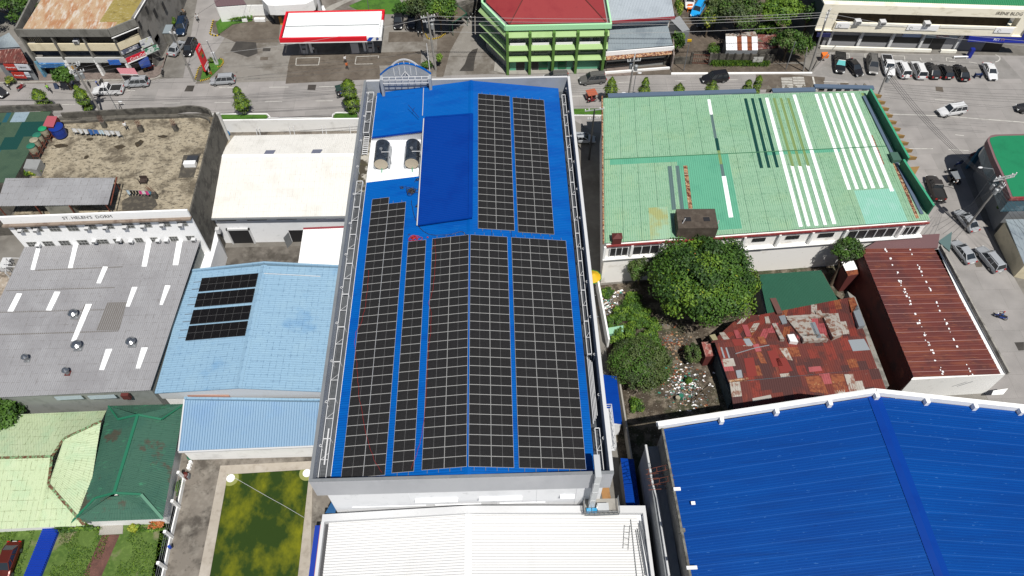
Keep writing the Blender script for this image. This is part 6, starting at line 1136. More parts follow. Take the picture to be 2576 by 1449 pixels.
m.box(aa.x-.05, aa.x+2.9, aa.y-.06, aa.y-.01, 3.2, 4.4, 3); P(m, 'menu_board', [mat('menu_gold', k('#c99a3e'), .6), mat('menu_red', k('#a8554a'), .6), mat('menu_cream', k('#d8c9a9'), .6), dark], o)
for i in range(4): q = G(w5(1135 + i*12, 150 + i*28), .45); S(M().box(q.x-.35, q.x+.35, q.y-.2, q.y+.2, .4, .48).box(q.x-.33, q.x-.28, q.y-.18, q.y+.18, 0, .4).box(q.x+.28, q.x+.33, q.y-.18, q.y+.18, 0, .4), 'white_stool', whitec, ('farthest', 'second farthest', 'second nearest', 'nearest')[i] + ' of the white stools by the orange shutter', 'stool', 'white stools')
S(M().prism([G2(w5(130, 530), .6), G2(w5(180, 280), 2.2), G2(w5(245, 285), 2.2), G2(w5(190, 530), .6)], 0, 1.8), 'orange_tent', mat('orange_tarp', k('#e0a040', .8), .7), 'small orange tarp tent at the left end of the petrol station canopy', 'tent')
pth = sheet('concrete_path', gp(0, w5(1080, 300), w5(1350, 120), w5(1700, -20), w5(1900, -20), w5(1620, 110), w5(1350, 260), w5(1100, 350)), .02, kerbm)
S(M().prism([G2(z1(2190, 70), 2.2), G2(z1(2576, 55), 2.2), G2(z1(2800, 50), 2.2), G2(z1(2800, 45), 2.2), G2(z1(2190, 55), 2.2)], 0, 2.2), 'white_wall', white, 'long white garden wall at the top of the side street', 'wall')
for p, l_ in ((z1(2480, 190), 'left'), (z2(30, 190), 'middle'), (z2(85, 190), 'right')): q = G(p, .6); S(M().box(q.x-.5, q.x+.5, q.y-.3, q.y+.3, .1, .7), 'white_planter', whitec, l_ + ' white planter box in the hedge below the white garden wall', 'planter')
# old building with sloped maroon top left of station
o = T('small_guard_shed', 'small corrugated roof shed between the planted bed and white building', 'shed', (-47, 104, 0)); c = [Vector(G3(p, 3.4)) for p in (z1(2170, 5), z1(2430, -60), z1(2500, 45), z1(2195, 68))]
P(M().corr(c[0], c[1], c[2], c[3], 10, .03), 'roof', mat('maroon_grey', k('#7b6266', .74), .7), o); P(M().prism([(p.x, p.y) for p in c], 0, 3.2), 'wall', white, o)
# guard hut roof
o = T('motorcycle_shelter', 'small shelter with a brown flat roof and dark green edge over parked motorcycles', 'shelter', (-2, 96, 0)); c = [Vector(G3(w6(*p), 2.7)) for p in ((1440, 130), (1570, 130), (1740, 275), (1445, 475), (1375, 400))]
P(M().prism([(p.x, p.y) for p in c], 2.6, 2.72), 'roof', mat('brown_roof_felt', k('#6f6252', .74), .9, layers=[(k('#47412f'), .7, .5, .65, .7)]), o)
m = M()
for a, b_ in zip(c, c[1:] + c[:1]): m.bar((a.x, a.y, 2.7), (b_.x, b_.y, 2.7), .15, .2)
P(m, 'edge', mat('shelter_green', k('#23604a'), .6), o)
for p in c: P(M().tube([(p.x, p.y, 0), (p.x, p.y, 2.6)], .06, 6), 'post', MATS['shelter_green'], o)
S(M().prism([G2(w6(1490, 130), 2.6), G2(w6(1530, 60), 2.6), G2(w6(2250, -160), 2.6), G2(w6(2270, -120), 2.6), G2(w6(1590, 160), 2.6)], 0, 2.6), 'concrete_wall', drk, 'mottled grey concrete wall running up the alley behind parked motorcycles', 'wall')
# ================================================================ green commercial building
lime = mat('lime_paint', k('#a3c283', .95), .7, layers=[(k('#8fb06d', .95), .5, .52, .68, .5)]); mintp = mat('mint_paint', k('#a6dcaa', 1.1), .7); teal = mat('teal_shutter', k('#6fbf9e', .74), .6); tealg = mat('green_glass', k('#1d7a53', .74), .3); gre_ = mat('grey_plaster', k('#a7a9a6', .76), .8); reds = mat('red_roof_paint', k('#a33a3c', .76), .55, layers=[(k('#982b33'), .4, .5, .66, .6), (k('#7c2a2b'), 1.5, .62, .72, .4)]); dkg = mat('dark_green_side', k('#2b5a3c', .74), .8); pil = mat('olive_pillar', k('#5f8a3c', .74), .7)
gbl = T('green_shop_building', 'three storey lime green building with a red hipped roof and banded balconies', 'building', (14, 88, 0))
gz = 9.6; tl_ = (1.9, 88.5); foot = [(5.9, 81.2), (23.1, 81.2), (23.1, 108), (1.6, 108), (1.9, 87.8)]
P(M().prism(foot, 0, 8.9), 'wall', [gre_], gbl)
P(M().prism([(2.1, 88.6), (1.85, 88.6), (1.65, 108), (1.8, 108)], 0, 8.9), 'side_wall', dkg, gbl)
rf = M(); e = 9.3; c0 = (14.5, 99, 12.2)
rf.add([(6.1, 81.6, e), (22.8, 81.6, e), (22.8, 108, e), (2.1, 108, e), (2.2, 88.2, e), (11.2, 92.5, 12.0), (15.4, 92.5, 12.0), (15.4, 108, 12.0), (11.2, 108, 12.0)], [(0, 1, 6, 5), (1, 2, 7, 6), (5, 6, 7, 8), (4, 5, 8, 3), (0, 5, 4)]); P(rf, 'roof', reds, gbl)
m = M(); m.tube([(22.6, 81.7, 9.35), (15.4, 92.5, 12.05)], .1, 6); m.tube([(6.2, 81.7, 9.35), (11.2, 92.5, 12.05)], .1, 6); m.tube([(15.4, 92.5, 12.05), (15.4, 108, 12.05)], .1, 6); P(m, 'hip_cap', mat('dark_red', k('#6d2e2a'), .8), gbl)
m = M(); pf_ = [(5.6, 80.6), (23.4, 80.6)]
m.bar((5.4, 80.7, 9.25), (23.5, 80.7, 9.25), .35, .9); m.bar((1.5, 87.7, 9.25), (5.4, 80.7, 9.25), .35, .9); m.bar((1.5, 87.7, 9.25), (1.3, 108, 9.25), .35, .9); m.bar((23.4, 80.9, 9.3), (23.4, 108, 9.3), .3, .7); P(m, 'parapet', mintp, gbl)
for zt, zb in ((8.35, 7.15), (5.65, 4.55), (3.3, 2.35)):
    m = M(); m.add([(5.6, 80.5, zt), (23.2, 80.5, zt), (23.2, 80.0, (zt+zb)/2), (5.5, 80.0, (zt+zb)/2), (5.6, 80.5, zb), (23.2, 80.5, zb), (5.8, 81.2, zt), (23.2, 81.2, zt), (5.8, 81.2, zb), (23.2, 81.2, zb)], [(0, 1, 2, 3)[::-1], (3, 2, 5, 4)[::-1], (6, 7, 1, 0)[::-1], (8, 9, 5, 4)])
    m.add([(1.2, 88.0, zt), (5.6, 80.5, zt), (5.5, 80.0, (zt+zb)/2), (.7, 87.9, (zt+zb)/2), (1.2, 88, zb), (5.6, 80.5, zb), (1.7, 88.2, zt), (5.8, 81.2, zt)], [(3, 2, 1, 0), (4, 5, 2, 3), (0, 1, 7, 6)]); P(m, 'balcony_band', lime, gbl)
px_ = [6.7 + i*4.1 for i in range(5)]; px_ = [5.7, 9.6, 13.7, 17.8, 22.6]
for x in px_: P(M().box(x-.2, x+.25, 79.9, 81.1, 0, 8.6), 'pillar', pil, gbl)
for i in range(4):
    a, b_ = px_[i]+.45, px_[i+1]-.45
    for zb, zt, t0, t1_ in ((6.2, 6.9, .12, .45), (6.2, 6.9, .6, .85), (3.75, 4.3, .1, .85)): P(M().box(a+(b_-a)*t0, a+(b_-a)*t1_, 81.12, 81.18, zb, zt), 'window', mat('green_dark_glass', (.01, .035, .025), .2), gbl)
    P(M().box(a, b_-.3, 80.7, 80.8, 5.66, 6.1), 'balcony_rail', [whitec], gbl)
for x0_, x1_, mt in ((6.1, 7.2, teal), (7.3, 8.7, dark), (8.8, 9.3, teal), (10.1, 11.2, dark), (11.3, 12.8, tealg), (12.9, 13.4, teal), (14.1, 14.7, teal), (14.8, 16.2, tealg), (16.3, 17.4, teal), (18.2, 22.2, teal)): P(M().box(x0_, x1_, 81.08, 81.19, .05, 2.3), 'shop_shutter', mt, gbl)
# silver roof building with red trim and lower grey roof
zin = mat('zinc_roof', k('#c3ccd4', .78), .45, layers=[(k('#aab4bd'), .3, .5, .68, .5), (k('#8e979e'), 1.5, .64, .74, .4, (2, .4, 1))]); zin2 = mat('grey_blue_zinc', k('#9aa6ad', .76), .5, layers=[(k('#84909a'), .4, .5, .62, .7), (k('#7a4a40'), .7, .68, .72, .7, (3, .6, 1))])
o = T('silver_roof_building', 'building with a pale silver ribbed roof and dark red eave beside the green building', 'building', (29, 93, 0))
c = [Vector(v) for v in ((23.7, 84.9, 7.2), (35.4, 85.9, 7.2), (36.0, 110, 8.6), (23.6, 110, 8.6))]
P(M().corr(c[0], c[1], c[2], c[3], 44, .05), 'roof', zin, o); P(M().bar((23.6, 84.8, 7.05), (35.5, 85.8, 7.05), .3, .42), 'eave', mat('crimson_trim', k('#9c2230', .76), .6), o); P(M().prism([(24, 86.5), (35, 87.3), (35.4, 110), (24, 110)], 0, 6.9), 'wall', white, o)
o = T('low_grey_roof_shop', 'low shop with a grey zinc roof, white fascia and rusty eave below the silver roof', 'building', (29, 84, 0))
c = [Vector(v) for v in ((24.4, 87.0, 5.1), (34.6, 87.5, 5.1), (35.0, 81.9, 4.2), (23.2, 80.6, 4.2))]
P(M().corr(c[0], c[1], c[2], c[3], 40, .03), 'roof', zin2, o); P(M().bar((23.0, 80.4, 3.8), (35.2, 81.6, 3.8), .2, .8), 'fascia', whitec, o); P(M().prism([(23.1, 79.6), (34.9, 80.9), (34.9, 81.7), (23.1, 80.4)], 3.0, [3.1, 3.1, 3.4, 3.4]), 'rusty_eave', rst, o)
P(M().prism([(23.3, 81.2), (34.7, 82.2), (34.5, 87), (24.3, 87)], 0, 3.9), 'wall', gre_, o); P(M().prism([(23.5, 81.1), (34.5, 82.1), (34.5, 82.2), (23.5, 81.2)], .5, 2.8), 'shop_front', glass, o); P(M().prism([(23.1, 79.5), (35, 80.5), (35, 80.8), (23.1, 79.8)], 0, .5), 'low_wall', white, o)
S(M().prism([(35.0, 80.3), (35.25, 80.3), (35.4, 83.5), (35.15, 83.5)], 0, [3.3, 3.3, 4.4, 4.4]), 'side_fence', mat('mottled_side', k('#9a8f88'), .9, layers=[(k('#5f4a42'), 1.2, .5, .6, .8)]), 'short mottled side wall at the right end of the low grey shop', 'wall')
o = T('leaning_grey_roof', 'small lean-to with a flat grey roof beside the silver roof building', 'shed', (38, 86, 0)); c = [Vector(G3(x4(*p), 3.2)) for p in ((330, 285), (465, 230), (610, 430), (505, 460))]
P(M().corr(c[0], c[1], c[2], c[3], 10, .02), 'roof', mat('plain_grey_sheet', k('#a5a8ab', .76), .6), o); P(M().prism([(p.x, p.y) for p in c], 0, 3.0), 'wall', greym, o)
o = T('white_rusty_shed', 'shed with white and rust striped roof sheets behind the block wall', 'shed', (49, 83, 0)); c = [Vector(G3(x4(*p), z_)) for p, z_ in (((1130, 525), 3.0), ((1590, 525), 3.0), ((1598, 728), 2.6), ((1138, 728), 2.6))]
P(M().corr(c[0], c[1], c[2], c[3], 20, .03, mf=lambda u, v: 1 if .35 < u < .5 or .68 < u < .82 else 0), 'roof', [whitec, ors], o); P(M().prism([(p.x, p.y) for p in c], 0, 2.5), 'wall', greym, o)
c = [Vector(G3(x4(*p), 3.1)) for p in ((1130, 490), (1560, 455), (1590, 525), (1130, 522))]; P(M().corr(c[0], c[1], c[2], c[3], 14, .03), 'rear_roof', zsh, o); P(M().prism([G2(x4(1310, 742), 1.2), G2(x4(1598, 735), 1.2), G2(x4(1598, 772), 1.2), G2(x4(1310, 772), 1.2)], .2, 1.2), 'counter', whitec, o)
o = T('rusty_scrap_roof', 'rusty patched roof partly under the bushes right of the white striped shed', 'shed', (55, 84, 0)); c = [Vector(G3(x4(*p), 2.6)) for p in ((1590, 500), (1880, 500), (1900, 690), (1600, 720))]
P(M().corr(c[0], c[1], c[2], c[3], 12, .03), 'roof', mat('rust_pink_roof', k('#8a5048', .74), .8, layers=[(k('#b8a8a0'), 1.2, .52, .6, .8), (k('#4e6a52'), .9, .6, .66, .8)]), o); P(M().prism([(p.x, p.y) for p in c], 0, 2.4), 'wall', drk, o)
# block wall with pillars, gate
o = T('block_wall', 'mossy grey block wall with pillars behind the grassy verge', 'wall', (50, 81, 0)); pa_, pb_ = G(x4(900, 900), 0), G(x4(1800, 910), 0)
P(M().bar((pa_.x, pa_.y, .9), (pb_.x, pb_.y, .9), .18, 1.8), 'wall', drk, o); m = M()
for i in range(9): q = pa_.lerp(pb_, i/8); m.box(q.x-.15, q.x+.15, q.y-.18, q.y+.14, 0, 2.0)
P(m, 'pillar', mat('dark_moss', k('#3d3a34'), .9), o); q = G(x4(1590, 880), .8); P(M().box(q.x-.9, q.x+.9, q.y-.15, q.y-.1, .2, 1.7), 'whitewashed_patch', mat('whitewash', k('#d5d5d0'), .8, layers=[(k('#6f6c64'), 2.5, .55, .62, .8)]), o)
m = M(); a_, b_ = G(x4(640, 930), 0), G(x4(860, 940), 0)
for i in range(9): q = a_.lerp(b_, i/8); m.tube([(q.x, q.y, .1), (q.x, q.y, 2.2)], .03, 4)
for z_ in (.3, 1.2, 2.1): m.bar((a_.x, a_.y, z_), (b_.x, b_.y, z_), .05, .05)
S(m, 'iron_gate', rs, 'rusty iron gate between dark pillars at the dirt lot entrance', 'gate')
S(M().box(a_.x-.5, a_.x-.1, a_.y-.2, a_.y+.2, 0, 2.5), 'gate_pillar', drk, 'dark gate pillar on the left of the rusty iron gate', 'pillar'); S(M().box(b_.x+.1, b_.x+.5, b_.y-.2, b_.y+.2, 0, 2.5), 'gate_pillar', drk, 'dark gate pillar on the right of the rusty iron gate', 'pillar')
S(M().bar((a_.x-5.2, a_.y+.1, .8), (a_.x-.5, a_.y, .8), .18, 1.6), 'low_block_wall', drk, 'dark low wall left of the rusty iron gate', 'wall')
# ================================================================ cream building
crm = mat('cream_paint', (.80, .75, .62), .75, layers=[((.55, .5, .37), .5, .55, .68, .6, (1, 1, 3)), (k('#6e6a58'), 1.6, .66, .76, .7, (1.5, 1.5, .35))]); crb = mat('cream_clean', (.8, .78, .7), .7, layers=[(k('#cfc6a8', 1.1), .8, .55, .7, .4)])
ib = T('cream_commercial_building', 'long cream two storey building with a green roof above a row of parked cars', 'building', (80, 90, 0))
def fx(x): return 85.7 - (x - 62) * .085   # front line
def fb(m, xa_, xb_, d0, d1, z0_, z1__, mi=0): m.prism([(xa_, fx(xa_)+d0), (xb_, fx(xb_)+d0), (xb_, fx(xb_)+d1), (xa_, fx(xa_)+d1)], z0_, z1__, mi)
xa_, xb_ = 61.3, 97.5
P(M().corr((61.5, fx(61.5)+1.2, 9.2), (99, fx(99)+1.2, 9.2), (104, 120, 13), (61, 120, 13), 100, .05), 'roof', mat('emerald_roof', k('#3f9a68', .76), .5, layers=[(k('#358c5d'), .3, .5, .66, .6)]), ib)
m = M(); fb(m, xa_, xb_, 0, 1.3, 7.6, 9.2); fb(m, xa_, 64.3, 0, 1.3, 4.2, 7.6); fb(m, 95.6, xb_, 0, 1.3, 4.2, 7.6); P(m, 'upper_band', crm, ib)
m = M(); fb(m, 64.3, 95.6, -.35, 0, 4.2, 5.9); fb(m, 66.4, 76.8, -.45, -.35, 5.5, 5.95, 1); fb(m, 82.5, 92.0, -.45, -.35, 5.5, 5.95, 1); P(m, 'balcony_front', [crm, crb], ib)
m = M()
for a, b_ in ((64.5, 66.9), (76.9, 82.3), (92.1, 95.2)):
    m = M(); fb(m, a, b_, -.5, -.352, 4.9, 5.9); n = 4 if b_-a > 4 else 2
    for i in range(n): ring(m, (a+(b_-a)*(i+.5)/n, fx(a)-.55, 5.3), .26, .05, 9, 1, 'y')
    P(m, 'ornament_panel', [whitec, greym], ib)
m = M(); fb(m, 64.3, 95.6, 2.3, 2.5, 4.2, 9.0); P(m, 'gallery_wall', mat('brown_gallery', k('#5c5040', .7), .9, layers=[(k('#3a3228'), 1, .5, .65, .7)]), ib)
m = M(); fb(m, xa_, xb_, -.35, 34, 4.05, 4.18); P(m, 'floor_slab', crm, ib)
m = M(); fb(m, 64, 96, 1.0, 34, 0, 4.04); P(m, 'ground_wall', mat('shop_wall_grey', k('#a9a9ac', .76), .8), ib)
m = M(); fb(m, 63.5, 83.5, .0, .35, 0, .55); fb(m, 85.2, 88, 0, .35, 0, .55); P(m, 'low_wall', crb, ib)
for a, b_ in ((65.3, 70.0), (70.7, 75.6), (76.3, 81.1), (81.7, 83.2)): m = M(); fb(m, a, b_, .93, .99, 1.2, 2.4); P(m, 'window', dark, ib)
m = M(); fb(m, 83.3, 85.6, .93, .99, 0, 2.4); P(m, 'shop_door', dark, ib)
for a, b_ in ((64.8, 65.2), (70.1, 70.6), (75.7, 76.2), (81.2, 81.6), (87.6, 88.2)): m = M(); fb(m, a, b_, .6, .99, 0, 4.0); P(m, 'pilaster', rimw, ib)
m = M(); fb(m, 81.8, 87.4, .8, .92, 2.5, 3.6); P(m, 'shop_sign', mat('grey_blue_sign', k('#9fb0bf'), .5), ib); textmesh('apollo', .95, mat('sign_red', k('#b03a3a'), .5), ib, (84.6, fx(84.6)+.76, 3.0), (1, -.085, 0), (0, 0, 1))
m = M(); fb(m, 77.6, 80.8, .8, .92, 2.55, 3.5); P(m, 'shop_sign', mat('pale_blue_sign', k('#9fb3dd'), .5), ib)
m = M(); fb(m, 88.4, 99.2, -.5, .3, 3.0, 3.9); fb(m, 88.4, 99.2, -.7, -.5, 3.0, 3.3); P(m, 'bank_sign', mat('bank_blue', k('#1c2f9e', .8), .5), ib)
textmesh('BD', .8, whitec, ib, (93.3, fx(93.3)-.52, 3.45), (1, -.085, 0), (0, 0, 1)); textmesh('O', .8, mat('bank_gold', k('#e0a13a'), .5), ib, (94.4, fx(94.4)-.52, 3.45), (1, -.085, 0), (0, 0, 1))
m = M(); fb(m, 88.4, 92.8, .9, .98, 0, 2.9); P(m, 'shutter', mat('grey_shutter', k('#868994'), .6), ib); m = M(); fb(m, 92.9, 96, .9, .98, 0, 2.9); P(m, 'bank_door', dark, ib)
textmesh('IRENE BLDG', .85, mat('sign_brown', k('#5a4f45'), .7), ib, (93.2, fx(93.2)-.03, 8.4), (1, -.085, 0), (0, 0, 1))
m = M(); m.prism([(97.4, fx(97.4)-.4), (98.6, fx(97.4)-.8), (98.9, fx(97.4)-.4), (97.7, fx(97.4)+.1)], 3.6, 5.8); P(m, 'corner_sign', mat('bank_blue', k('#1c2f9e', .8), .5), ib)
m = M(); m.prism([(61.2, fx(61.2)), (61.35, fx(61.2)), (61.3, 120), (58, 120)], 0, 9.2); P(m, 'side_wall', mat('slate_side', k('#56605f', .72), .9, layers=[(k('#3f4a49'), .3, .5, .62, .7)]), ib)
for i, x in enumerate((68.0, 72.3, 80.0)): aircon((x, fx(x)+.1, 5.9), i, ('left', 'middle', 'right')[i] + ' white condenser on the balcony ledge of the cream building', 'condensers on the cream building', 1.3)
m = M(); fb(m, 61.8, 64.2, -.5, -.2, 2.9, 3.6); P(m, 'navy_sign', mat('navy_sign', k('#2a2f63'), .6), ib); 
for i in range(1): q = G(z4(1950, 562), .2); S(M().box(q.x-1.3, q.x+1.3, q.y-.25, q.y+.05, .35, .45).box(q.x-1.2, q.x-1.1, q.y-.2, q.y, 0, .35).box(q.x+1.1, q.x+1.2, q.y-.2, q.y, 0, .35), 'white_bench', whitec, 'white bench outside the bank by the parked cars', 'bench')
q = G(z4(2035, 550), .3); S(M().box(q.x-.35, q.x+.35, q.y-.3, q.y+.3, 0, 1.9), 'blue_kiosk', mat('bank_blue', k('#1c2f9e', .8), .5), 'narrow blue kiosk by the bank door', 'kiosk')
# ================================================================ corner shop building at left
cg = T('corner_shop_building', 'old three storey concrete corner building with shop signs and a rust streaked roof', 'building', (-68, 90, 0))
zt = 9.9; A0 = G2(z1(145, 300), zt); B0 = G2(z1(1090, 300), zt); C0 = G2(z1(1360, 190), zt); D0 = G2(z1(1480, -10), zt); E0 = (D0[0]+.3, 112); F0 = (A0[0]-1.5, 112)
poly = [A0, B0, C0, D0, E0, F0]
def ins(d): return [(A0[0]+d, A0[1]+d), (B0[0]-.2*d, B0[1]+d), (C0[0]-.8*d, C0[1]+.6*d), (D0[0]-d, D0[1]), (E0[0]-d, E0[1]), (F0[0]+d, F0[1])]
oldc = mat('old_grey_concrete', k('#7d7b75', .95), .95, layers=[(k('#5f5d57', .9), .7, .48, .62, .8, (1, 1, .5)), (k('#8d8a82', .74), 1.6, .55, .7, .5)], bump=(4, .2)); side = mat('side_concrete', k('#8d8983', .95), .95, layers=[(k('#5f5c56', .74), .4, .48, .62, .8), (k('#9f9b93', .74), 1.2, .55, .7, .5)]); cbd = mat('cream_old', k('#cfc4a8', 1.15), .85, layers=[(k('#b3a88c', 1.1), .8, .5, .68, .6)])
P(M().prism(ins(1.2), 0, 8.6), 'wall', [oldc], cg)
P(M().prism([C0, D0, E0, (E0[0]-.6, E0[1]), (D0[0]-.6, D0[1]), (C0[0]-.6, C0[1]+.3)], 0, 9.9), 'side_wall', side, cg)
m = M(); ip = ins(.0)
for a, b_ in ((A0, B0), (B0, C0)): m.bar((a[0], a[1]+.1, 9.2), (b_[0], b_[1]+.1, 9.2), .3, 1.4)
m.bar((A0[0], A0[1], 9.2), (F0[0], F0[1], 9.2), .3, 1.4); P(m, 'parapet', oldc, cg); P(M().bar((B0[0]+.1, B0[1]-.25, 8.35), (C0[0]+.2, C0[1]-.2, 8.35), .12, .12).bar((C0[0]+.05, C0[1], 9.95), (D0[0]+.05, D0[1], 9.95), .14, .12), 'white_edge', white, cg)
rst2 = mat('streaked_rust_roof', k('#c9ab8a', .76), .8, layers=[(k('#b87f55', .76), .4, .46, .6, .85, (1.5, .6, 1)), (k('#dfd8cc', .76), .8, .5, .62, .8, (2, .5, 1)), (k('#8f5a38', .74), 2.2, .62, .72, .6, (2, .4, 1))]); yel2 = mat('yellow_lichen_roof', k('#a3924e', .76), .85, layers=[(k('#cfc7a8'), 1.4, .55, .66, .7, (1, 3, 1)), (k('#6d5d28'), 1, .55, .7, .7)])
w0_ = G3(z1(185, 275), 9.3)
P(M().corr((A0[0]+.6, A0[1]+.4, 9.2), (B0[0]+.2, B0[1]+.4, 9.2), (B0[0]+3.0, 100, 10.1), (A0[0]+2.0, 100, 10.1), 44, .03, mf=lambda u, v: 2 if v > .55 else (1 if u > .8 and v > .12 else 0), vc=(0, .14, .3, .55, 1)), 'roof', [rst2, yel2, zin], cg)
P(M().add([(B0[0]+.15, B0[1]+.4, 9.2), (C0[0]-.5, C0[1]+.2, 9.2), (D0[0]-.7, 100, 10.0), (B0[0]+2.9, 100, 10.1)], [(0, 1, 2, 3)]), 'roof', yel2, cg)
m = M(); pbq = M()
nb_ = 4; fr = [(A0[0] + (B0[0]-A0[0])*i/3, A0[1] + (B0[1]-A0[1])*i/3) for i in range(4)]
# layered facade front (y of front) and chamfer
def lay(z0_, z1__, d, mt, nm, ch=True):
    m = M(); a, b_, c_ = (A0[0]+.15, A0[1]+d), (B0[0]-.15*d, B0[1]+d), (C0[0]-.3-.6*d, C0[1]+.5*d)
    m.prism([a, b_, (b_[0], b_[1]+.25), (a[0], a[1]+.25)], z0_, z1__)
    if ch: m.prism([b_, c_, (c_[0]-.1, c_[1]+.25), (b_[0], b_[1]+.25)], z0_, z1__)
    P(m, nm, mt, cg)
lay(6.75, 8.5, 1.0, dark, 'window_band'); lay(5.3, 6.7, .45, cbd, 'cream_band'); lay(4.0, 5.25, 1.05, mat('dark_blue_wall', k('#26364f', .7), .8, layers=[(k('#55606d'), .4, .5, .56, .8)]), 'gallery'); lay(3.0, 4.0, .2, mat('sign_white', k('#d5d6d4', .8), .6), 'sign_band'); lay(0, 3.0, 1.1, dark, 'shop_front')
m = M(); W3 = (B0[0]-A0[0])
for i in range(46):
    x = A0[0] + .4 + i * W3/47; 
    if i % 15 > 0: m.box(x, x+.13, A0[1]+.9, A0[1]+.97, 6.8, 8.3)
m.box(A0[0]+.3, B0[0]-.3, A0[1]+.9, A0[1]+.97, 6.72, 6.8); m.box(A0[0]+.3, B0[0]-.3, A0[1]+.9, A0[1]+.97, 7.5, 7.56); P(m, 'mullion', mat('old_cream_frame', k('#b8ad9a'), .8), cg)
for i, x in enumerate([A0[0]+.2] + [A0[0] + W3*t for t in (.34, .67)] + [B0[0]-.1]):
    P(M().box(x-.14, x+.14, A0[1]-.1, A0[1]+.9, 3.6, 8.6), 'pilaster', oldc, cg); P(M().box(x-.2, x+.2, A0[1]-.15, A0[1]+.7, 0, 3.59 if i else 3.5), 'pilaster', mat('pale_blue_paint', k('#7fb6cf'), .7, layers=[(k('#3f7fa8'), 1.5, .5, .62, .8)]) if i == 0 else white, cg)
m = M(); m.box(A0[0]+.5, A0[0]+W3*.32, A0[1]-.25, A0[1]+.18, 2.2, 3.0); P(m, 'blue_awning', mat('sea_blue_sign', k('#2f6fae', .8), .6, layers=[(k('#a9cfe2'), 1.4, .5, .6, .8)]), cg); m = M(); m.box(A0[0]+2.6, A0[0]+W3*.4, A0[1]+.3, A0[1]+.4, 1.2, 2.1); P(m, 'wooden_board', mat('tan_board', k('#c79a55'), .8), cg)
fs = lambda u, v: onplane(z1(u, v), Vector((A0[0], A0[1]+.17, 0)), Vector((B0[0], A0[1]+.17, 0)), Vector((A0[0], A0[1]+.17, 5)))
textmesh('CNG', .75, mat('letter_black', (.02, .02, .02), .6), cg, (fs(1020, 637).x, A0[1]+.17, 3.62), (1, 0, 0), (0, 0, 1), sx=1.2); textmesh('FARMS', .36, MATS['letter_black'], cg, (fs(1030, 657).x, A0[1]+.17, 3.17), (1, 0, 0), (0, 0, 1), sx=1.4)
m = M(); ring(m, (fs(1108, 640).x, A0[1]+.15, 3.5), .28, .06, 12, 0, 'y'); P(m, 'emblem', mat('teal_emblem', k('#3f8f92'), .6), cg)
# corner signs
bd = (Vector((C0[0], C0[1], 0)) - Vector((B0[0], B0[1], 0))).normalized(); nrm = Vector((bd.y, -bd.x, 0))
def cpt(t, z_, d): v = Vector((B0[0], B0[1], 0)) + bd*t + nrm*d; return (v.x, v.y, z_)
Lc = (Vector((C0[0], C0[1], 0)) - Vector((B0[0], B0[1], 0))).length
def signpanel(p0, p1, z0_, z1__, mt, lab, tilt=0.0):
    a, b_ = Vector(p0), Vector(p1); u_ = (b_-a).normalized(); n2 = Vector((u_.y, -u_.x, 0)); o = T('shop_sign', lab, 'sign', ((a.x+b_.x)/2, (a.y+b_.y)/2, z0_))
    v = [(a.x, a.y, z0_), (b_.x, b_.y, z0_), (b_.x, b_.y, z1__), (a.x, a.y, z1__)]; w__ = [tuple(Vector(x) + n2*-.12) for x in v]; m = M(); m.add(v + w__, [(0, 1, 2, 3), (7, 6, 5, 4), (3, 2, 6, 7), (0, 4, 5, 1), (0, 3, 7, 4), (1, 5, 6, 2)]); P(m, 'board', mt, o); return o, u_, n2
cok = mat('cola_red', (.5, .01, .03), .4)
a, b_ = cpt(.3, 0, 1.0), cpt(Lc*.8, 0, 1.0); o, u_, n2 = signpanel(a, b_, 3.3, 4.4, cok, 'red soft drink sign with white script over the corner shop awning'); c_ = (Vector(a)+Vector(b_))/2 + n2*.03; textmesh('Coca-Cola', .72, whitec, o, (c_.x+u_.x*.35, c_.y+u_.y*.35, 3.9), u_, (0, 0, 1), shear=.3)
P(M().add([tuple(Vector(a)+n2*.02+Vector((0, 0, 3.3))), tuple(Vector(b_)+n2*.02+Vector((0, 0, 3.3))), tuple(Vector(b_)+n2*.02+Vector((0, 0, 3.55))), tuple(Vector(a)+n2*.02+Vector((0, 0, 3.55)))], [(0, 1, 2, 3)]), 'white_strip', whitec, o)
a, b_ = (fs(1140, 637).x, B0[1]-.35, 0), (fs(1255, 637).x, B0[1]-.35, 0); o, u_, n2 = signpanel(a, b_, 3.0, 4.0, mat('sign_blue', k('#2f6fd0', .8), .5), 'blue and white sign left of the red soft drink sign')
a, b_ = cpt(Lc*.82, 0, .6), cpt(Lc+1.6, 0, .6); o, u_, n2 = signpanel(a, b_, 3.2, 4.3, mat('green_white_banner', k('#dfe6e2', .8), .6, layers=[(k('#2f8f68'), .9, .5, .54, .95)]), 'green and white banner right of the red soft drink sign'); o, u_, n2 = signpanel(cpt(Lc*.8, 0, .35), cpt(Lc+1.2, 0, .35), 4.5, 6.0, mat('portrait_banner', k('#dcdfe0', .8), .6, layers=[(k('#4a5573'), .9, .56, .6, .9), (k('#c9cf6a'), 1.4, .6, .64, .9)]), 'large pale banner with dark and yellow patches above the green banner')
a, b_ = cpt(.2, 0, .4), cpt(Lc*.72, 0, .4); o, u_, n2 = signpanel(a, b_, 4.9, 5.6, mat('torn_banner', k('#d8dade', .8), .6, layers=[(k('#3d4866'), .8, .48, .54, .9)]), 'torn white and navy banner under the cream corner wall')
o = T('striped_awning', 'red and white striped awning over the corner shop pavement', 'awning', (B0[0]+1, B0[1]-1.5, 0)); c = [Vector(G3(z1(*p), z_)) for p, z_ in (((1178, 690), 2.8), ((1360, 690), 2.8), ((1402, 758), 2.3), ((1222, 752), 2.3))]
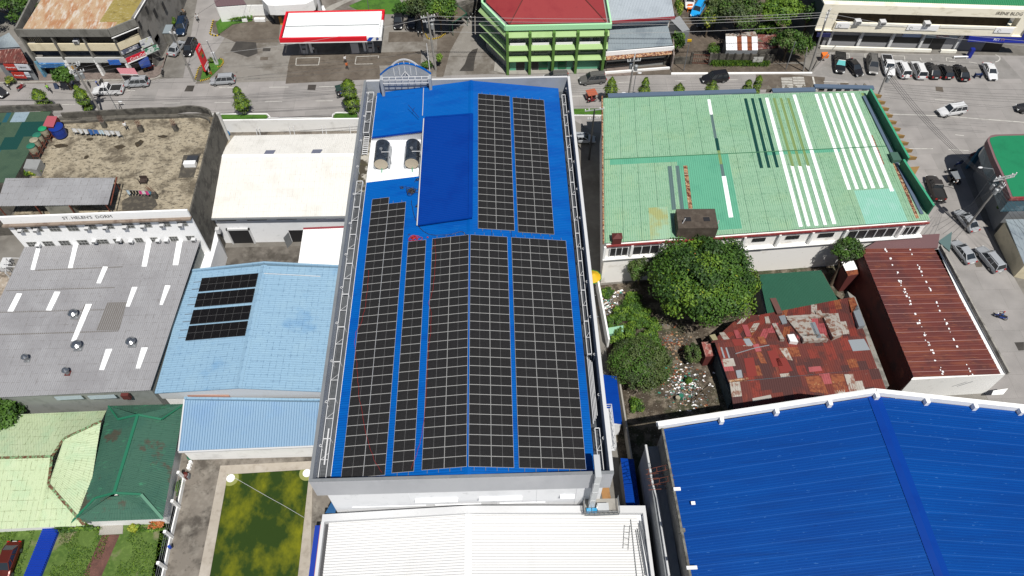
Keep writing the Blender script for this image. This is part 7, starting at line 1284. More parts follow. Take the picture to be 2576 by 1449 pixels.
P(M().corr(c[0], c[3], c[2], c[1], 10, .02, mf=lambda u, v: int(u*10 % 1 > .5)), 'canvas', [mat('awning_red', k('#a82f45', .8), .7), mat('awning_pink', k('#d9a5ad', .8), .7)], o); P(M().tube([tuple(c[3]), (c[3].x, c[3].y, 0)], .04, 5).tube([tuple(c[2]), (c[2].x, c[2].y, 0)], .04, 5).bar(tuple(c[3]), tuple(c[2]), .1, .1), 'frame', rimw, o)
c = [Vector(G3(z1(*p), z_)) for p, z_ in (((1380, 590), 3.2), ((1500, 575), 3.2), ((1530, 660), 1.8), ((1430, 685), 1.8))]; S(M().prism([(p.x, p.y) for p in c], 1.6, [3.2, 3.2, 2.0, 2.0]), 'blue_awning', mat('navy_awning', k('#1c3f8f', .75), .7, layers=[(k('#4a5668'), 1, .52, .6, .8)]), 'faded navy blue awning at the street corner right of the striped awning', 'awning')
aircon((A0[0]+W3*.57, A0[1]+.75, 6.9), 0, 'white air conditioner on the upper window band of the corner shop building', None, 1.1)
m = M()
for (u0, v0), w__ in (((1490, 100), .7), ((1420, 250), .7), ((1575, 130), .9), ((1515, 340), .7), ((1660, 60), .8)):
    q = onplane(z1(u0, v0), Vector((C0[0], C0[1], 0)), Vector((D0[0], D0[1], 0)), Vector((C0[0], C0[1], 5))); m.box(q.x-.05, q.x+.04, q.y-w__*.5, q.y+w__*.5, q.z-.7, q.z+.7); P(m, 'side_window', dark, cg); m = M(); q = onplane(z1(1585, 385), Vector((C0[0], C0[1], 0)), Vector((D0[0], D0[1], 0)), Vector((C0[0], C0[1], 5))); P(M().box(q.x-.1, q.x+.25, q.y-.7, q.y+.7, q.z-.3, q.z+.3), 'green_shade', mat('mint_shade', k('#9fdcc0'), .7), cg)
q = onplane(z1(1640, 240), Vector((C0[0], C0[1], 0)), Vector((D0[0], D0[1], 0)), Vector((C0[0], C0[1], 5))); P(M().box(q.x, q.x+1.2, q.y-1.1, q.y+1.3, 0, 2.7), 'annex', oldc, cg); P(M().box(q.x-.05, q.x+1.3, q.y-1.2, q.y+1.4, 2.72, 2.8), 'annex_roof', zin2, cg)
# neighbouring shacks at far left
o = T('rust_roof_shack', 'shop shack with a rusty striped roof and stacked red and white advertising boards', 'shop', (-84, 83, 0)); c = [Vector(G3(z1(*p), z_)) for p, z_ in (((-60, 490), 4.6), ((200, 480), 4.6), ((285, 645), 4.0), ((-40, 640), 4.0))]
P(M().corr(c[0], c[1], c[2], c[3], 16, .05), 'roof', mat('shack_rust', k('#7b4038', .74), .8, layers=[(k('#c9a89a'), 1.4, .55, .62, .8, (3, .4, 1)), (k('#5a2e2a'), .8, .5, .6, .7)]), o); P(M().prism([(c[3].x, c[3].y+.3), (c[2].x-.2, c[2].y+.3), (c[1].x-.3, c[1].y), (c[0].x, c[0].y)], 0, 3.9), 'wall', greym, o)
for p0, p1, z0_, z1__, mt, lab, tx, tm in (((0, 0), (.43, 0), 2.6, 3.9, mat('board_red', k('#c23a30', .8), .5), 'upper red cigarette board with white script on the rust roof shack', 'Chesterfield', whitec), ((.45, 0), (.98, 0), 2.7, 3.9, mat('board_white', k('#dfe2ea', .8), .5), 'white board with dark outlined lettering on the rust roof shack', 'DENNY', MATS['letter_black']),
        ((.1, 0), (.60, 0), .9, 2.2, mat('board_red', k('#c23a30', .8), .5), 'lower red cigarette board with white script on the rust roof shack', 'Chesterfield', whitec), ((.62, 0), (.8, 0), 1.2, 2.2, mat('board_white', k('#dfe2ea', .8), .5), 'small white board with a blue mark beside the lower red board', 'Hope', mat('mark_blue', k('#5b8fa8'), .5))):
    a = Vector((c[3].x+1.2, c[3].y-.2, 0)).lerp(Vector((c[2].x, c[2].y-.2, 0)), p0[0]); b2 = Vector((c[3].x+1.2, c[3].y-.2, 0)).lerp(Vector((c[2].x, c[2].y-.2, 0)), p1[0]); oo, u_, n2 = signpanel(tuple(a), tuple(b2), z0_, z1__, mt, lab); cc = (a+b2)/2 + n2*.03
    textmesh(tx, .36 if len(tx) > 6 else .42, tm, oo, (cc.x, cc.y, (z0_+z1__)/2), u_, (0, 0, 1), shear=.25 if len(tx) > 6 else 0)
o = T('grey_roof_shack', 'shack with a slate grey roof wedged against the corner shop building', 'shed', (-84, 87, 0)); c = [Vector(G3(z1(*p), z_)) for p, z_ in (((90, 330), 6.2), ((205, 475), 4.9), ((-60, 490), 4.9), ((-80, 420), 6.2))]
P(M().corr(c[0], c[1], c[2], c[3], 14, .03), 'roof', zin2, o); P(M().prism([(p.x, p.y) for p in c], 0, 4.6), 'wall', greym, o)
# right edge: curved green roof building
o = T('curved_green_roof_building', 'building with a rounded corner, emerald green roof and glazed front at the right edge', 'building', (88, 48, 0)); z_ = 7.6
pts = [(160, G(x2(780, 375), z_).y)] + [G2(x2(*p), z_) for p in ((780, 375), (730, 385), (695, 415), (690, 450), (760, 640), (860, 850), (950, 1085))] + [(160, G(x2(950, 1085), z_).y)]
P(M().prism(pts, 6.6, z_), 'parapet', mat('pinkish_parapet', k('#8a6a6c', .74), .7), o); ii = [(p[0] + (.35 if 0 < i < 8 else 0), p[1] + (-.35 if i < 3 else 0)) for i, p in enumerate(pts)]
P(M().prism(ii, z_, z_+.03), 'roof', mat('emerald_roof_b', k('#1f9060', .76), .5, layers=[(k('#1a8257'), .5, .5, .66, .6), (k('#0f6a45'), 6, .6, .7, .4)]), o)
gf = [(p[0] + (.25 if 0 < i < 8 else 0), p[1] - (.2 if i < 3 else 0)) for i, p in enumerate(pts)]; P(M().prism(gf, 4.4, 6.6), 'glazed_front', mat('blue_glass', k('#3f6675', .7), .2, layers=[(k('#6f8a96'), .5, .5, .55, .8)]), o)
gf2 = [(p[0] + (1.6 if 0 < i < 8 else 0), p[1] - (1.2 if i < 3 else 0)) for i, p in enumerate(pts)]; P(M().prism(gf2, 0, 4.4), 'ground_wall', greym, o); P(M().bar((pts[7][0], pts[7][1]-.1, 7.3), (160, pts[7][1]-.1, 7.3), .25, .5), 'red_eave', redt, o)
m = M(); 
for a, b_, c_ in (((620, 670), (650, 670), (775, 960)), ((700, 820), (730, 820), (800, 975))): p, q = G(x2(*a), 3.8), G(x2(*c_), 3.8); m.bar((p.x, p.y, 3.8), (q.x, q.y, 3.8), .5, .25)
P(m, 'canopy', greym, o); S(M().prism([G2(x2(520, 690), .5), G2(x2(545, 715), .5), G2(x2(655, 480), 5.5), G2(x2(630, 470), 5.5)], 0, 4.2), 'blue_banner_wall', mat('teal_blue_wall', k('#2f6f8f', .75), .7), 'teal blue sign wall at the corner of the curved green roof building', 'wall')
o = T('low_wall_building', 'low building with cream walls and a grey-blue sheet roof at the lower right edge', 'building', (86, 34, 0)); c = [Vector(G3(p, 4.0)) for p in (x2(900, 1345), x2(1300, 1345), (2700, 700), z8(1722, 1370))]
c = [Vector(G3(x2(895, 1345), 3.6)), Vector((110, G(x2(895, 1345), 3.6).y, 3.6)), Vector((110, 22, 3.0)), Vector(G3((2576, 665), 3.0))]
P(M().corr(c[0], c[1], c[2], c[3], 60, .03), 'roof', zin2, o); P(M().prism([(p.x+.2, p.y) for p in c], 0, 2.9), 'wall', cbd, o)
c5 = [G2(x2(875, 1120), 2.2), (110, G(x2(875, 1120), 2.2).y), (110, G(x2(880, 1320), 2.2).y), G2(x2(880, 1320), 2.2)]; S(M().prism(c5, 0, 2.2), 'yellow_stained_terrace', mat('yellow_cream', k('#cfc6a8', .76), .85, layers=[(k('#c9a94f'), .5, .52, .6, .8)]), 'yellow stained cream terrace below the emerald green roof at the right edge', 'terrace')
# ================================================================ VEHICLES
tyrem = black; rimm = mat('wheel_rim', k('#a5a7a9'), .35, .7); headm = mat('headlamp_glass', (.7, .72, .72), .15); tailm = mat('tail_lamp', (.35, .01, .01), .3); trimm = mat('black_trim', (.02, .02, .02), .5); platem = mat('number_plate', (.7, .7, .68), .5)
SPEC = dict(sedan=(4.45, .86, 1.45, .93, (-1.75, 1.15, -1.05, .35)), hatch=(3.9, .84, 1.5, .95, (-1.85, 1.1, -1.5, .35)), mpv=(4.4, .86, 1.68, 1.0, (-2.1, 1.25, -1.85, .55)), suv=(4.75, .92, 1.8, 1.08, (-2.25, 1.15, -2.0, .5)), pickup=(5.3, .93, 1.8, 1.08, (-.55, 1.3, -.35, .75)))
CARID = [0]
def car(kind, pm_, rear, front, label, grp=None, zc_=.95, cover=None, spare=False, glassm=None):
    a, b_ = G(rear, zc_), G(front, zc_); c = (a + b_) / 2; d = b_ - a; rot = math.atan2(d.y, d.x)
    L_, W, Hh, zs, (gr_, gf, tr__, tf) = SPEC[kind]
    o = T({'sedan': 'sedan_car', 'hatch': 'hatchback_car', 'mpv': 'minivan', 'suv': 'suv_car', 'pickup': 'pickup_truck'}[kind], label, {'pickup': 'pickup truck'}.get(kind, 'car'), (c.x, c.y, .01), grp, rot)
    h_ = L_ / 2; m = M(); st = [(-h_, .45, zs - .28, W*.80), (-h_+.12, .3, zs - .05, W*.93), (-h_+.5, .28, zs, W), (-.3, .28, zs, W), (gf-.1, .28, zs, W), (h_-.85, .28, zs - .13, W*.98), (h_-.25, .3, zs - .27, W*.9), (h_, .42, zs - .42, W*.72)]
    rings = []
    for x, z0_, z1__, w_ in st:
        zm = (z0_ + z1__) / 2; rings.append([(x, -w_*.86, z0_), (x, -w_, z0_+.15), (x, -w_, zm+.1), (x, -w_*.95, z1__-.05), (x, -w_*.8, z1__), (x, 0, z1__+.03), (x, w_*.8, z1__), (x, w_*.95, z1__-.05), (x, w_, zm+.1), (x, w_, z0_+.15), (x, w_*.86, z0_)])
    n = 11; v = [p for r_ in rings for p in r_]; f = []
    for i in range(len(rings)-1):
        for j in range(n): f.append((i*n+j, i*n+(j+1) % n, (i+1)*n+(j+1) % n, (i+1)*n+j))
    f.append(tuple(range(n))[::-1]); f.append(tuple((len(rings)-1)*n + j for j in range(n))); f = [t[::-1] for t in f]
    m.add(v, f); bo = P(m, 'body', pm_, o, smooth=False, local=True)
    if kind == 'pickup':
        x0_, x1_ = -h_+.15, gr_-.1; m = M(); m.box(x0_, x1_, -W+.12, W-.12, zs+.025, zs+.035); P(m, 'cargo_bed', cover or trimm, o, local=True)
        m = M(); m.box(x0_-.05, x1_, -W+.02, -W+.11, zs-.1, zs+.12); m.box(x0_-.05, x1_, W-.11, W-.02, zs-.1, zs+.12); m.box(x0_-.08, x0_, -W+.11, W-.11, zs-.1, zs+.12); P(m, 'bed_side', pm_, o, local=True)
    g = M(); zr2 = Hh - .05; gb0 = zs - .02; wb, wt = W*.9, W*.72
    B_ = [(gr_, -wb, gb0), (gf, -wb*.97, gb0-.04), (gf, wb*.97, gb0-.04), (gr_, wb, gb0)]; T_ = [(tr__, -wt, zr2), (tf, -wt*.96, zr2), (tf, wt*.96, zr2), (tr__, wt, zr2)]
    g.add(B_ + T_, [(0, 1, 5, 4), (2, 3, 7, 6)]); P(g, 'side_window', glass, o, local=True)
    P(M().add([B_[1], B_[2], T_[2], T_[1]], [(0, 1, 2, 3)]), 'windscreen', glassm or glass, o, local=True); P(M().add([B_[0], B_[3], T_[3], T_[0]], [(3, 2, 1, 0)]), 'rear_window', glass, o, local=True)
    m = M(); cx_ = (tr__+tf)/2; tp = [((p[0]-cx_)*1.02+cx_, p[1]*1.03, zr2) for p in T_] + [((p[0]-cx_)*.9+cx_, p[1]*.86, Hh) for p in T_]
    m.add(tp, [(4, 5, 6, 7), (0, 1, 5, 4), (1, 2, 6, 5), (2, 3, 7, 6), (3, 0, 4, 7)])
    for i in range(4): m.bar(Vector(B_[i]) + Vector((0, 0, .0)), T_[i], .1, .07)
    for s_ in (-1, 1):
        for t in ((.48,) if kind in ('pickup',) else (.36, .68)): m.bar((gr_+(gf-gr_)*t, s_*wb*1.0, gb0), (tr__+(tf-tr__)*t, s_*wt*1.01, zr2), .07, .05)
        m.box(gf-.25, gf-.1, s_*W*1.0-.08*(s_ < 0), s_*W*1.0+.08*(s_ > 0)+.02, zs+.02, zs+.14)
    P(m, 'roof', pm_, o, local=True)
    if kind in ('suv', 'mpv'):
        m = M()
        for s_ in (-1, 1): m.bar((tr__+.2, s_*wt*.86, Hh+.03), (tf-.3, s_*wt*.86, Hh+.03), .05, .06)
        P(m, 'roof_rail', trimm if kind == 'suv' else steel, o, local=True)
    for sx_, sy in ((1, -1), (1, 1), (-1, -1), (-1, 1)):
        x = sx_ * L_ * .29 + (.05 if sx_ > 0 else .0); yy = sy * (W - .1); m = M(); rw = .33 if kind in ('suv', 'pickup') else .3
        ww = P(m.tube([(x, yy-.11, rw), (x, yy+.13*sy if sy > 0 else yy-.13, rw)] if False else [(x, yy-.12, rw), (x, yy+.12, rw)], rw, 14), 'wheel', tyrem, o, local=True)
        P(M().tube([(x, yy+sy*.10, rw), (x, yy+sy*.125, rw)], rw*.6, 10), 'rim', rimm, ww, local=True)
    for sy in (-1, 1):
        P(M().add([(h_-.3, sy*W*.55, zs-.24), (h_-.12, sy*W*.82, zs-.36), (h_+.01, sy*W*.72, zs-.46), (h_+.01, sy*W*.45, zs-.42)], [(0, 1, 2, 3) if sy < 0 else (3, 2, 1, 0)]).box(h_-.16, h_+.005, min(sy*W*.45, sy*W*.78), max(sy*W*.45, sy*W*.78), zs-.55, zs-.4), 'headlight', headm, o, local=True)
        P(M().box(-h_-.01, -h_+.16, min(sy*W*.6, sy*W*.9), max(sy*W*.6, sy*W*.9), zs-.32, zs-.08), 'tail_light', tailm, o, local=True)
    P(M().box(h_-.05, h_+.02, -W*.4, W*.4, .45, .62), 'grille', trimm, o, local=True); P(M().box(-h_-.02, -h_+.02, -.25, .25, .6, .74), 'number_plate', platem, o, local=True)
    if spare: P(M().tube([(-h_-.22, 0, .95), (-h_-.02, 0, .95)], .34, 14), 'spare_wheel_cover', whitec, o, local=True)
    return o
cw = paint('car_white', '#e9eaec', .25, .8); cs_ = mat('car_silver', k('#b2b6bb', .85), .3, .12); cgy = mat('car_grey', k('#6d6c6b', .8), .3, .1); cbk = mat('car_black', (.012, .012, .014), .18); cdk = mat('car_charcoal', (.03, .03, .033), .25, .2); cbl = mat('car_navy', (.012, .03, .07), .25, .3); cyb = mat('car_sky_blue', (.01, .27, .62), .4); crd = mat('car_maroon', (.10, .018, .012), .3, .3)
PG = 'cars parked below the cream building'
for a in ((('suv'), cdk, z1(-150, 860), z1(40, 950), 'dark van cut off by the left edge of the photo on the main road', None), (('pickup'), cw, z1(1240, 895), z1(935, 905), 'white pickup truck with a black cargo cover driving left on the main road', None), (('mpv'), cs_, z1(1510, 815), z1(1245, 830), 'silver minivan right behind the white pickup truck on the main road', None),
          (('suv'), cbl, z1(1855, 190), z1(1820, 330), 'dark blue boxy car parked on the side street nearest the motorcycles', None), (('sedan'), cs_, z1(1745, 520), z1(1825, 420), 'silver car parked on the side street beside the paved corner', None), (('mpv'), cbk, z1(1955, 395), z1(1885, 545), 'black minivan on the side street beside the silver parked car', None),
          (('mpv'), cs_, z1(2360, 790), z1(2145, 805), 'silver minivan waiting at the corner by the red price sign', None), (('suv'), cbk, z2(1470, 140), z2(1460, 250), 'black car parked at the lawn edge right of the petrol station canopy', None), (('hatch'), cdk, z2(1615, 150), z2(1590, 255), 'dark car half in the tree shade beside the black car near the petrol station', None),
          (('suv'), cgy, z3(995, 775), z3(725, 800), 'grey suv driving left beside the green shop building', None), (('suv'), cbk, z3(2240, 760), z3(1965, 790), 'glossy black suv driving left beside the dirt verge', None), (('mpv'), cgy, z3(580, 765), z3(400, 770), 'dark car mostly hidden behind the rear parapet of the solar panel building', None),
          (('suv'), cyb, z3(1960, 30), z3(1895, 140), 'bright sky blue car parked in the dirt lot', None), (('pickup'), cw, z3(1845, -50), z3(1845, 25), 'white truck at the top edge of the dirt lot', None), (('sedan'), cdk, z3(2010, 150), z3(1965, 230), 'dark car tucked under the trees beside the sky blue car', None),
          (('sedan'), cw, z4(2215, 610), z4(2290, 760), 'white sedan standing alone at the right end of the parking row', PG), (('suv'), cw, z4(2010, 1050), z4(1735, 1095), 'white suv driving left in the middle of the wide road', None),
          (('pickup'), mat('car_bronze', k('#4c4744', .75), .35, .3), z8(1040, 985), z8(975, 815), 'dark brownish pickup truck on the side street beside the mint green roof', None), (('sedan'), cs_, z8(1320, 1235), z8(1205, 1095), 'silver sedan nearest the messy utility pole on the side street', None), (('sedan'), cs_, y5(1500, 250), y5(1385, 105), 'silver sedan parked nearer the kerb by the rusty building, left of the silver suv', None), (('suv'), cs_, y5(1725, 320), y5(1590, 160), 'silver suv on the side street right of the silver sedan', None),
          (('sedan'), crd, y2(90, 1170), y2(5, 1400), 'maroon car parked at the bottom left corner beside the lawn', None), (('sedan'), cs_, z3(690, 1385), z3(815, 1390), 'silver car glimpsed in the gap behind the solar panel building', None), (('suv'), cdk, z4(2750, 1060), z4(2565, 1045), 'dark car just entering at the right edge of the wide road', None)):
    car(*a[:5], grp=a[5])
for kd, pt_, r_, f_, lb_, kw in (('pickup', cbk, (770, 520), (775, 690), 'black pickup truck first from the left in the parking row, with a teal windscreen', {}), ('sedan', cbk, (870, 590), (960, 700), 'black sedan second from the left in the parking row', {}), ('suv', cgy, (1085, 570), (1100, 680), 'grey suv third from the left in the parking row', {}), ('pickup', cw, (1220, 545), (1270, 720), 'white pickup truck between the grey suv and white suvs in the parking row', {'cover': cdk}), ('suv', cw, (1415, 725), (1350, 600), 'white suv with a white spare wheel cover parked right of the white pickup', {'spare': True}),
                         ('suv', cw, (1575, 740), (1515, 605), 'white suv with dark rear window parked left of the three dark cars', {}), ('sedan', cdk, (1715, 735), (1655, 615), 'charcoal sedan, leftmost of the three dark cars in the parking row', {}), ('hatch', cdk, (1845, 745), (1780, 625), 'charcoal hatchback, middle of the three dark cars in the parking row', {}), ('sedan', cbk, (2000, 755), (1935, 635), 'black sedan, rightmost of the three dark cars in the parking row', {})):
    if lb_.startswith('black pickup'): kw['glassm'] = mat('teal_windscreen', (.12, .42, .42), .15)
    car(kd, pt_, z4(*r_), z4(*f_), lb_, PG, **kw)
# ---------------------------------------------------------------- motorcycles and people
def bike(pt, head, pm_, label, grp=None, z_=.5):
    q = G(pt, z_); hp = G(head, z_); rot = math.atan2(hp.y-q.y, hp.x-q.x); o = T('motorcycle', label, 'motorcycle', (q.x, q.y, .02), grp, rot)
    for x in (-.62, .62):
        m = M(); pts = [(x+.27*math.cos(t), 0, .31+.27*math.sin(t)) for t in [i*6.2832/12 for i in range(13)]]; m.tube(pts, .05, 5, cap=False); w_ = P(m, 'wheel', tyrem, o, local=True); P(M().tube([(x, -.05, .31), (x, .05, .31)], .12, 8), 'hub', steel, w_, local=True)
    m = M(); m.add([(-.75, -.09, .72), (-.1, -.12, .68), (.3, -.13, .82), (.55, -.05, .62), (.1, -.1, .3), (-.4, -.1, .35), (-.75, .09, .72), (-.1, .12, .68), (.3, .13, .82), (.55, .05, .62), (.1, .1, .3), (-.4, .1, .35)], [(0, 5, 4, 3, 2, 1), (6, 7, 8, 9, 10, 11), (0, 1, 7, 6), (1, 2, 8, 7), (2, 3, 9, 8), (3, 4, 10, 9), (4, 5, 11, 10), (5, 0, 6, 11)]); m.bar((.3, 0, .8), (.68, 0, .35), .12, .1); m.bar((-.8, 0, .6), (-.5, 0, .68), .14, .06)
    P(m, 'body', pm_, o, local=True); P(M().box(-.7, .0, -.13, .13, .73, .82), 'seat', trimm, o, local=True)
    P(M().tube([(.3, -.36, .98), (.38, -.2, 1.02), (.42, 0, .95), (.38, .2, 1.02), (.3, .36, .98)], .025, 5), 'handlebar', trimm, o, local=True); P(M().ball((.52, 0, .85), .1, .1, .1, 8, 5), 'headlamp', headm, o, local=True)
    return q, rot
cbr = mat('bike_red', (.25, .01, .015), .3); cbb = mat('bike_blue', (.01, .05, .3), .3)
skin_m = mat('skin', (.24, .12, .07), .6); hair_m = mat('hair', (.012, .01, .009), .6)
def skinbody(pose):
    """joint graph -> one continuous skinned body"""
    V = {}; E_ = []
    def a(n, p, r, par=None): V[n] = (Vector(p), r); (E_.append((par, n)) if par else None)
    sit = pose in ('ride', 'sit'); hz = .92 if not sit else .82; lean = .12 if pose == 'ride' else 0
    a('pel', (0, 0, hz), .13); a('wa', (0+lean*.3, 0, hz+.18), .115, 'pel'); a('ch', (lean*.8, 0, hz+.38), .14, 'wa'); a('ne', (lean, 0, hz+.56), .055, 'ch'); a('hd', (lean+.02, 0, hz+.68), .085, 'ne'); a('ht', (lean+.02, 0, hz+.78), .07, 'hd')
    for s_, t in ((-1, 'r'), (1, 'l')):
        if pose == 'ride': pts = [('hp', (.05, .1*s_, hz-.02), .09), ('kn', (.38, .2*s_, hz-.08), .065), ('an', (.2, .17*s_, hz-.45), .045), ('to', (.36, .18*s_, hz-.5), .035)]; arm = [('sh', (lean*.9, .19*s_, hz+.47), .06), ('el', (.25, .28*s_, hz+.27), .042), ('wr', (.42, .3*s_, hz+.17), .03), ('ha', (.47, .31*s_, hz+.17), .035)]
        else:
            k_ = s_ * (.16 if pose == 'walk' else .0); pts = [('hp', (0, .1*s_, hz-.06), .09), ('kn', (k_*.7, .11*s_, .48), .062), ('an', (k_*.9-.03, .11*s_, .08), .042), ('to', (k_*.9+.12, .12*s_, .035), .032)]; bend = .35 if pose == 'bend' else 0
            arm = [('sh', (0, .19*s_, hz+.47), .058), ('el', (-k_*.5, .25*s_, hz+.2), .042), ('wr', (-k_*.9+.06, .26*s_, hz-.04), .03), ('ha', (-k_*.9+.08, .26*s_, hz-.11), .034)]
        pv = 'pel'
        for n_, p, r in pts: a(n_+t, p, r, pv); pv = n_+t
        pv = 'ch'
        for n_, p, r in arm: a(n_+t, p, r, pv); pv = n_+t
        hx = V['ha'+t][0]; dn = (hx - V['wr'+t][0]).normalized()
        for i, off in enumerate((-.03, -.01, .012, .032)): a('f%d%s' % (i, t), hx + dn*(.08 - abs(i-1.3)*.008) + Vector((off, 0, 0)) if pose != 'ride' else hx + Vector((.03, 0, -.05)) + Vector((0, off, 0)), .0095, 'ha'+t)
        a('th'+t, hx + dn*.02 + Vector((.04, 0, 0)), .011, 'ha'+t)
    names = list(V); me = bpy.data.meshes.new('b'); me.from_pydata([V[n][0] for n in names], [(names.index(x), names.index(y)) for x, y in E_], [])
    ob = bpy.data.objects.new('b', me); COL.objects.link(ob); md = ob.modifiers.new('s', 'SKIN'); ss = ob.modifiers.new('d', 'SUBSURF'); ss.levels = 1; ss.render_levels = 1
    for i, n in enumerate(names): me.skin_vertices[0].data[i].radius = (V[n][1], V[n][1]*(1.15 if n in ('pel', 'wa', 'ch') else 1))
    me.skin_vertices[0].data[0].use_root = True
    dg = bpy.context.evaluated_depsgraph_get(); dg.update(); out = bpy.data.meshes.new_from_object(ob.evaluated_get(dg)); bpy.data.objects.remove(ob)
    for p in out.polygons:
        c = p.center; q = 0
        top = hz + .5
        if c.z > top: q = 0
        elif pose == 'ride': q = 2 if (c.z < hz + .06) else (0 if c.x > .3 else 1)
        else: q = 2 if (c.z < hz and abs(c.y) < .2) else (0 if (abs(c.y) > .2 and c.z < hz + .18) else 1)
        p.material_index = q; p.use_smooth = True
    return out, hz, lean
BODY = {}
def person(pos, z0_, rot, pose, shirt, pants, label, cat='person', cap=None):
    if pose not in BODY: BODY[pose] = skinbody(pose)
    base, hz, lean = BODY[pose]; me = base.copy(); me.name = 'person'
    for mm in (skin_m, shirt, pants): me.materials.append(mm)
    o = bpy.data.objects.new('person', me); COL.objects.link(o); o.location = (pos[0], pos[1], z0_); o.rotation_euler = (0, 0, rot); ORG[o.name] = (0, 0, 0); tag(o, label, cat)
    m = M(); m.ball((lean-.005, 0, hz+.74), .105, .095, .10, 10, 6); P(m, 'hair' if cap is None else 'helmet', cap or hair_m, o, True, local=True)
    m = M(); m.ball((lean+.105, .03, hz+.70), .012, n=6, rings=4); m.ball((lean+.105, -.03, hz+.70), .012, n=6, rings=4); P(m, 'eyes', dark, o, local=True)
    m = M(); m.ball((lean+.12, 0, hz+.67), .018, .014, .025, 6, 4); m.bar((lean+.1, -.03, hz+.625), (lean+.1, .03, hz+.625), .012, .01); m.ball((lean+.02, .1, hz+.68), .02, .012, .03, 6, 4); m.ball((lean+.02, -.1, hz+.68), .02, .012, .03, 6, 4); P(m, 'face', skin_m, o, local=True)
    return o
wsh = mat('shirt_white', (.7, .7, .7), .9); gsh = mat('shirt_lime', k('#8fd63a', .8), .9); bsh = mat('shirt_blue', (.03, .1, .3), .9); rsh = mat('shirt_red', (.3, .02, .03), .9); dpt = mat('trousers_dark', (.02, .022, .03), .9); osh = mat('shirt_orange', (.5, .12, .03), .9); ysh = mat('shirt_tan', k('#c9a98a'), .9)
MG = 'motorcycles in the row by the shelter'
q, r_ = bike(z1(210, 880), z1(250, 850), cbr, 'parked dark red motorcycle at the left on the main road'); q, r_ = bike(z1(500, 905), z1(470, 870), cbk, 'black motorcycle ridden by a person in a lime green shirt'); person((q.x-.1, q.y), .0, r_, 'ride', gsh, dpt, 'person in a lime green shirt riding a black motorcycle on the main road', cap=cbk)
q, r_ = bike(z1(740, 860), z1(730, 815), cbb, 'motorcycle ridden under the utility pole at the left'); person((q.x, q.y-.1), 0, r_, 'ride', wsh, bsh, 'person in a white top riding a motorcycle beside the transformer pole', cap=whitec)
bike(z1(900, 850), z1(890, 815), cbk, 'black motorcycle parked behind the white pickup, left of the blue one'); bike(z1(985, 850), z1(965, 820), cbb, 'motorcycle with a blue seat parked behind the white pickup truck'); bike(z1(1025, 830), z1(1035, 800), cbk, 'black motorcycle parked just right of the blue one near the grey minivan')
bike(z1(70, 870), z1(95, 890), cbk, 'dark motorcycle parked beside the dark van at the left edge'); bike(z1(1650, 735), z1(1655, 705), cbk, 'black and white motorcycle parked at the tip of the paved corner'); bike(z1(1530, 680), z1(1565, 660), cbr, 'red motorcycle parked under the navy blue corner awning')
for i, p in enumerate(((1730, 160), (1765, 155), (1800, 150), (1838, 148), (1872, 140))): bike(z1(*p), z1(p[0]+8, p[1]-25), cbk, ('first', 'second', 'third', 'fourth', 'fifth')[i] + ' black motorcycle from the left, parked at the top of the side street', 'motorcycles at the top of the side street')
q = G(z1(1862, 120), .9); person((q.x, q.y), 0, 1.2, 'stand', ysh, dpt, 'person in a pale shirt standing behind the motorcycles on the side street')
q, r_ = bike(z1(2002, 185), z1(2006, 215), cbk, 'black motorcycle ridden toward the viewer on the side street'); person((q.x, q.y), 0, r_, 'ride', wsh, dpt, 'person in a white shirt riding a motorcycle down the side street', cap=cbk)
for i, p in enumerate(((1740, 380), (1790, 345), (1830, 290), (1875, 250), (1905, 205))): bike(w6(*p), w6(p[0]+45, p[1]+35), cbk, ('first', 'second', 'third', 'fourth', 'fifth')[i] + ' motorcycle up the alley from the small brown shelter', MG)
for i, p in enumerate(((1545, 500), (1600, 480))): bike(w6(*p), w6(p[0]-10, p[1]+30), cbk, ('left', 'right')[i] + ' motorcycle peeking out in front of the small brown shelter', 'motorcycles under the brown shelter')
for i, p in enumerate(((2130, 60), (2190, 90))): bike(w6(*p), w6(p[0]+45, p[1]+35), cbk, ('upper', 'lower')[i] + ' dark motorcycle beside the green shop building side wall', 'motorcycles by the green building')
for i, p in enumerate(((760, 650), (835, 660))): bike(w6(*p), w6(p[0], p[1]+40), cbk, ('left', 'right')[i] + ' black motorcycle in the tree shade near the tall pole', 'motorcycles in the tree shade')
q, r_ = bike(y5(1740, 715), y5(1700, 700), cbb, 'motorcycle with rider on the pale side street below the silver cars'); person((q.x+.1, q.y), 0, r_, 'ride', bsh, dpt, 'person in a blue shirt riding a motorcycle on the pale side street', cap=mat('helmet_red', (.4, .02, .02), .3))
for i, (p, sh_) in enumerate(((z2(925, 600), wsh), (z2(942, 665), osh))):
    q = G(p, .85); person((q.x, q.y), .01, -1.2, 'walk', sh_, dpt, ('person in a white shirt walking across the petrol station forecourt', 'person in an orange top walking just in front of the one in white')[i])
q = G(z2(602, 500), .9); person((q.x, q.y), .0, 1.0, 'stand', wsh, dpt, 'person in a white shirt standing by the left fuel pump'); q = G(z2(1265, 500), .9); person((q.x, q.y), .0, 2.0, 'stand', dpt, dpt, 'person in dark clothes standing by the right fuel pump')
q = G(z1(1275, 1280), 12.4); person((q.x, q.y), 11.65, 2.4, 'walk', wsh, dpt, 'person in a white shirt on the dorm deck right of the long clothes line')
q = G(z3(680, 690), .9); person((q.x, q.y), .12, -1.4, 'stand', wsh, dpt, 'person standing by the teal shutters of the green shop building')
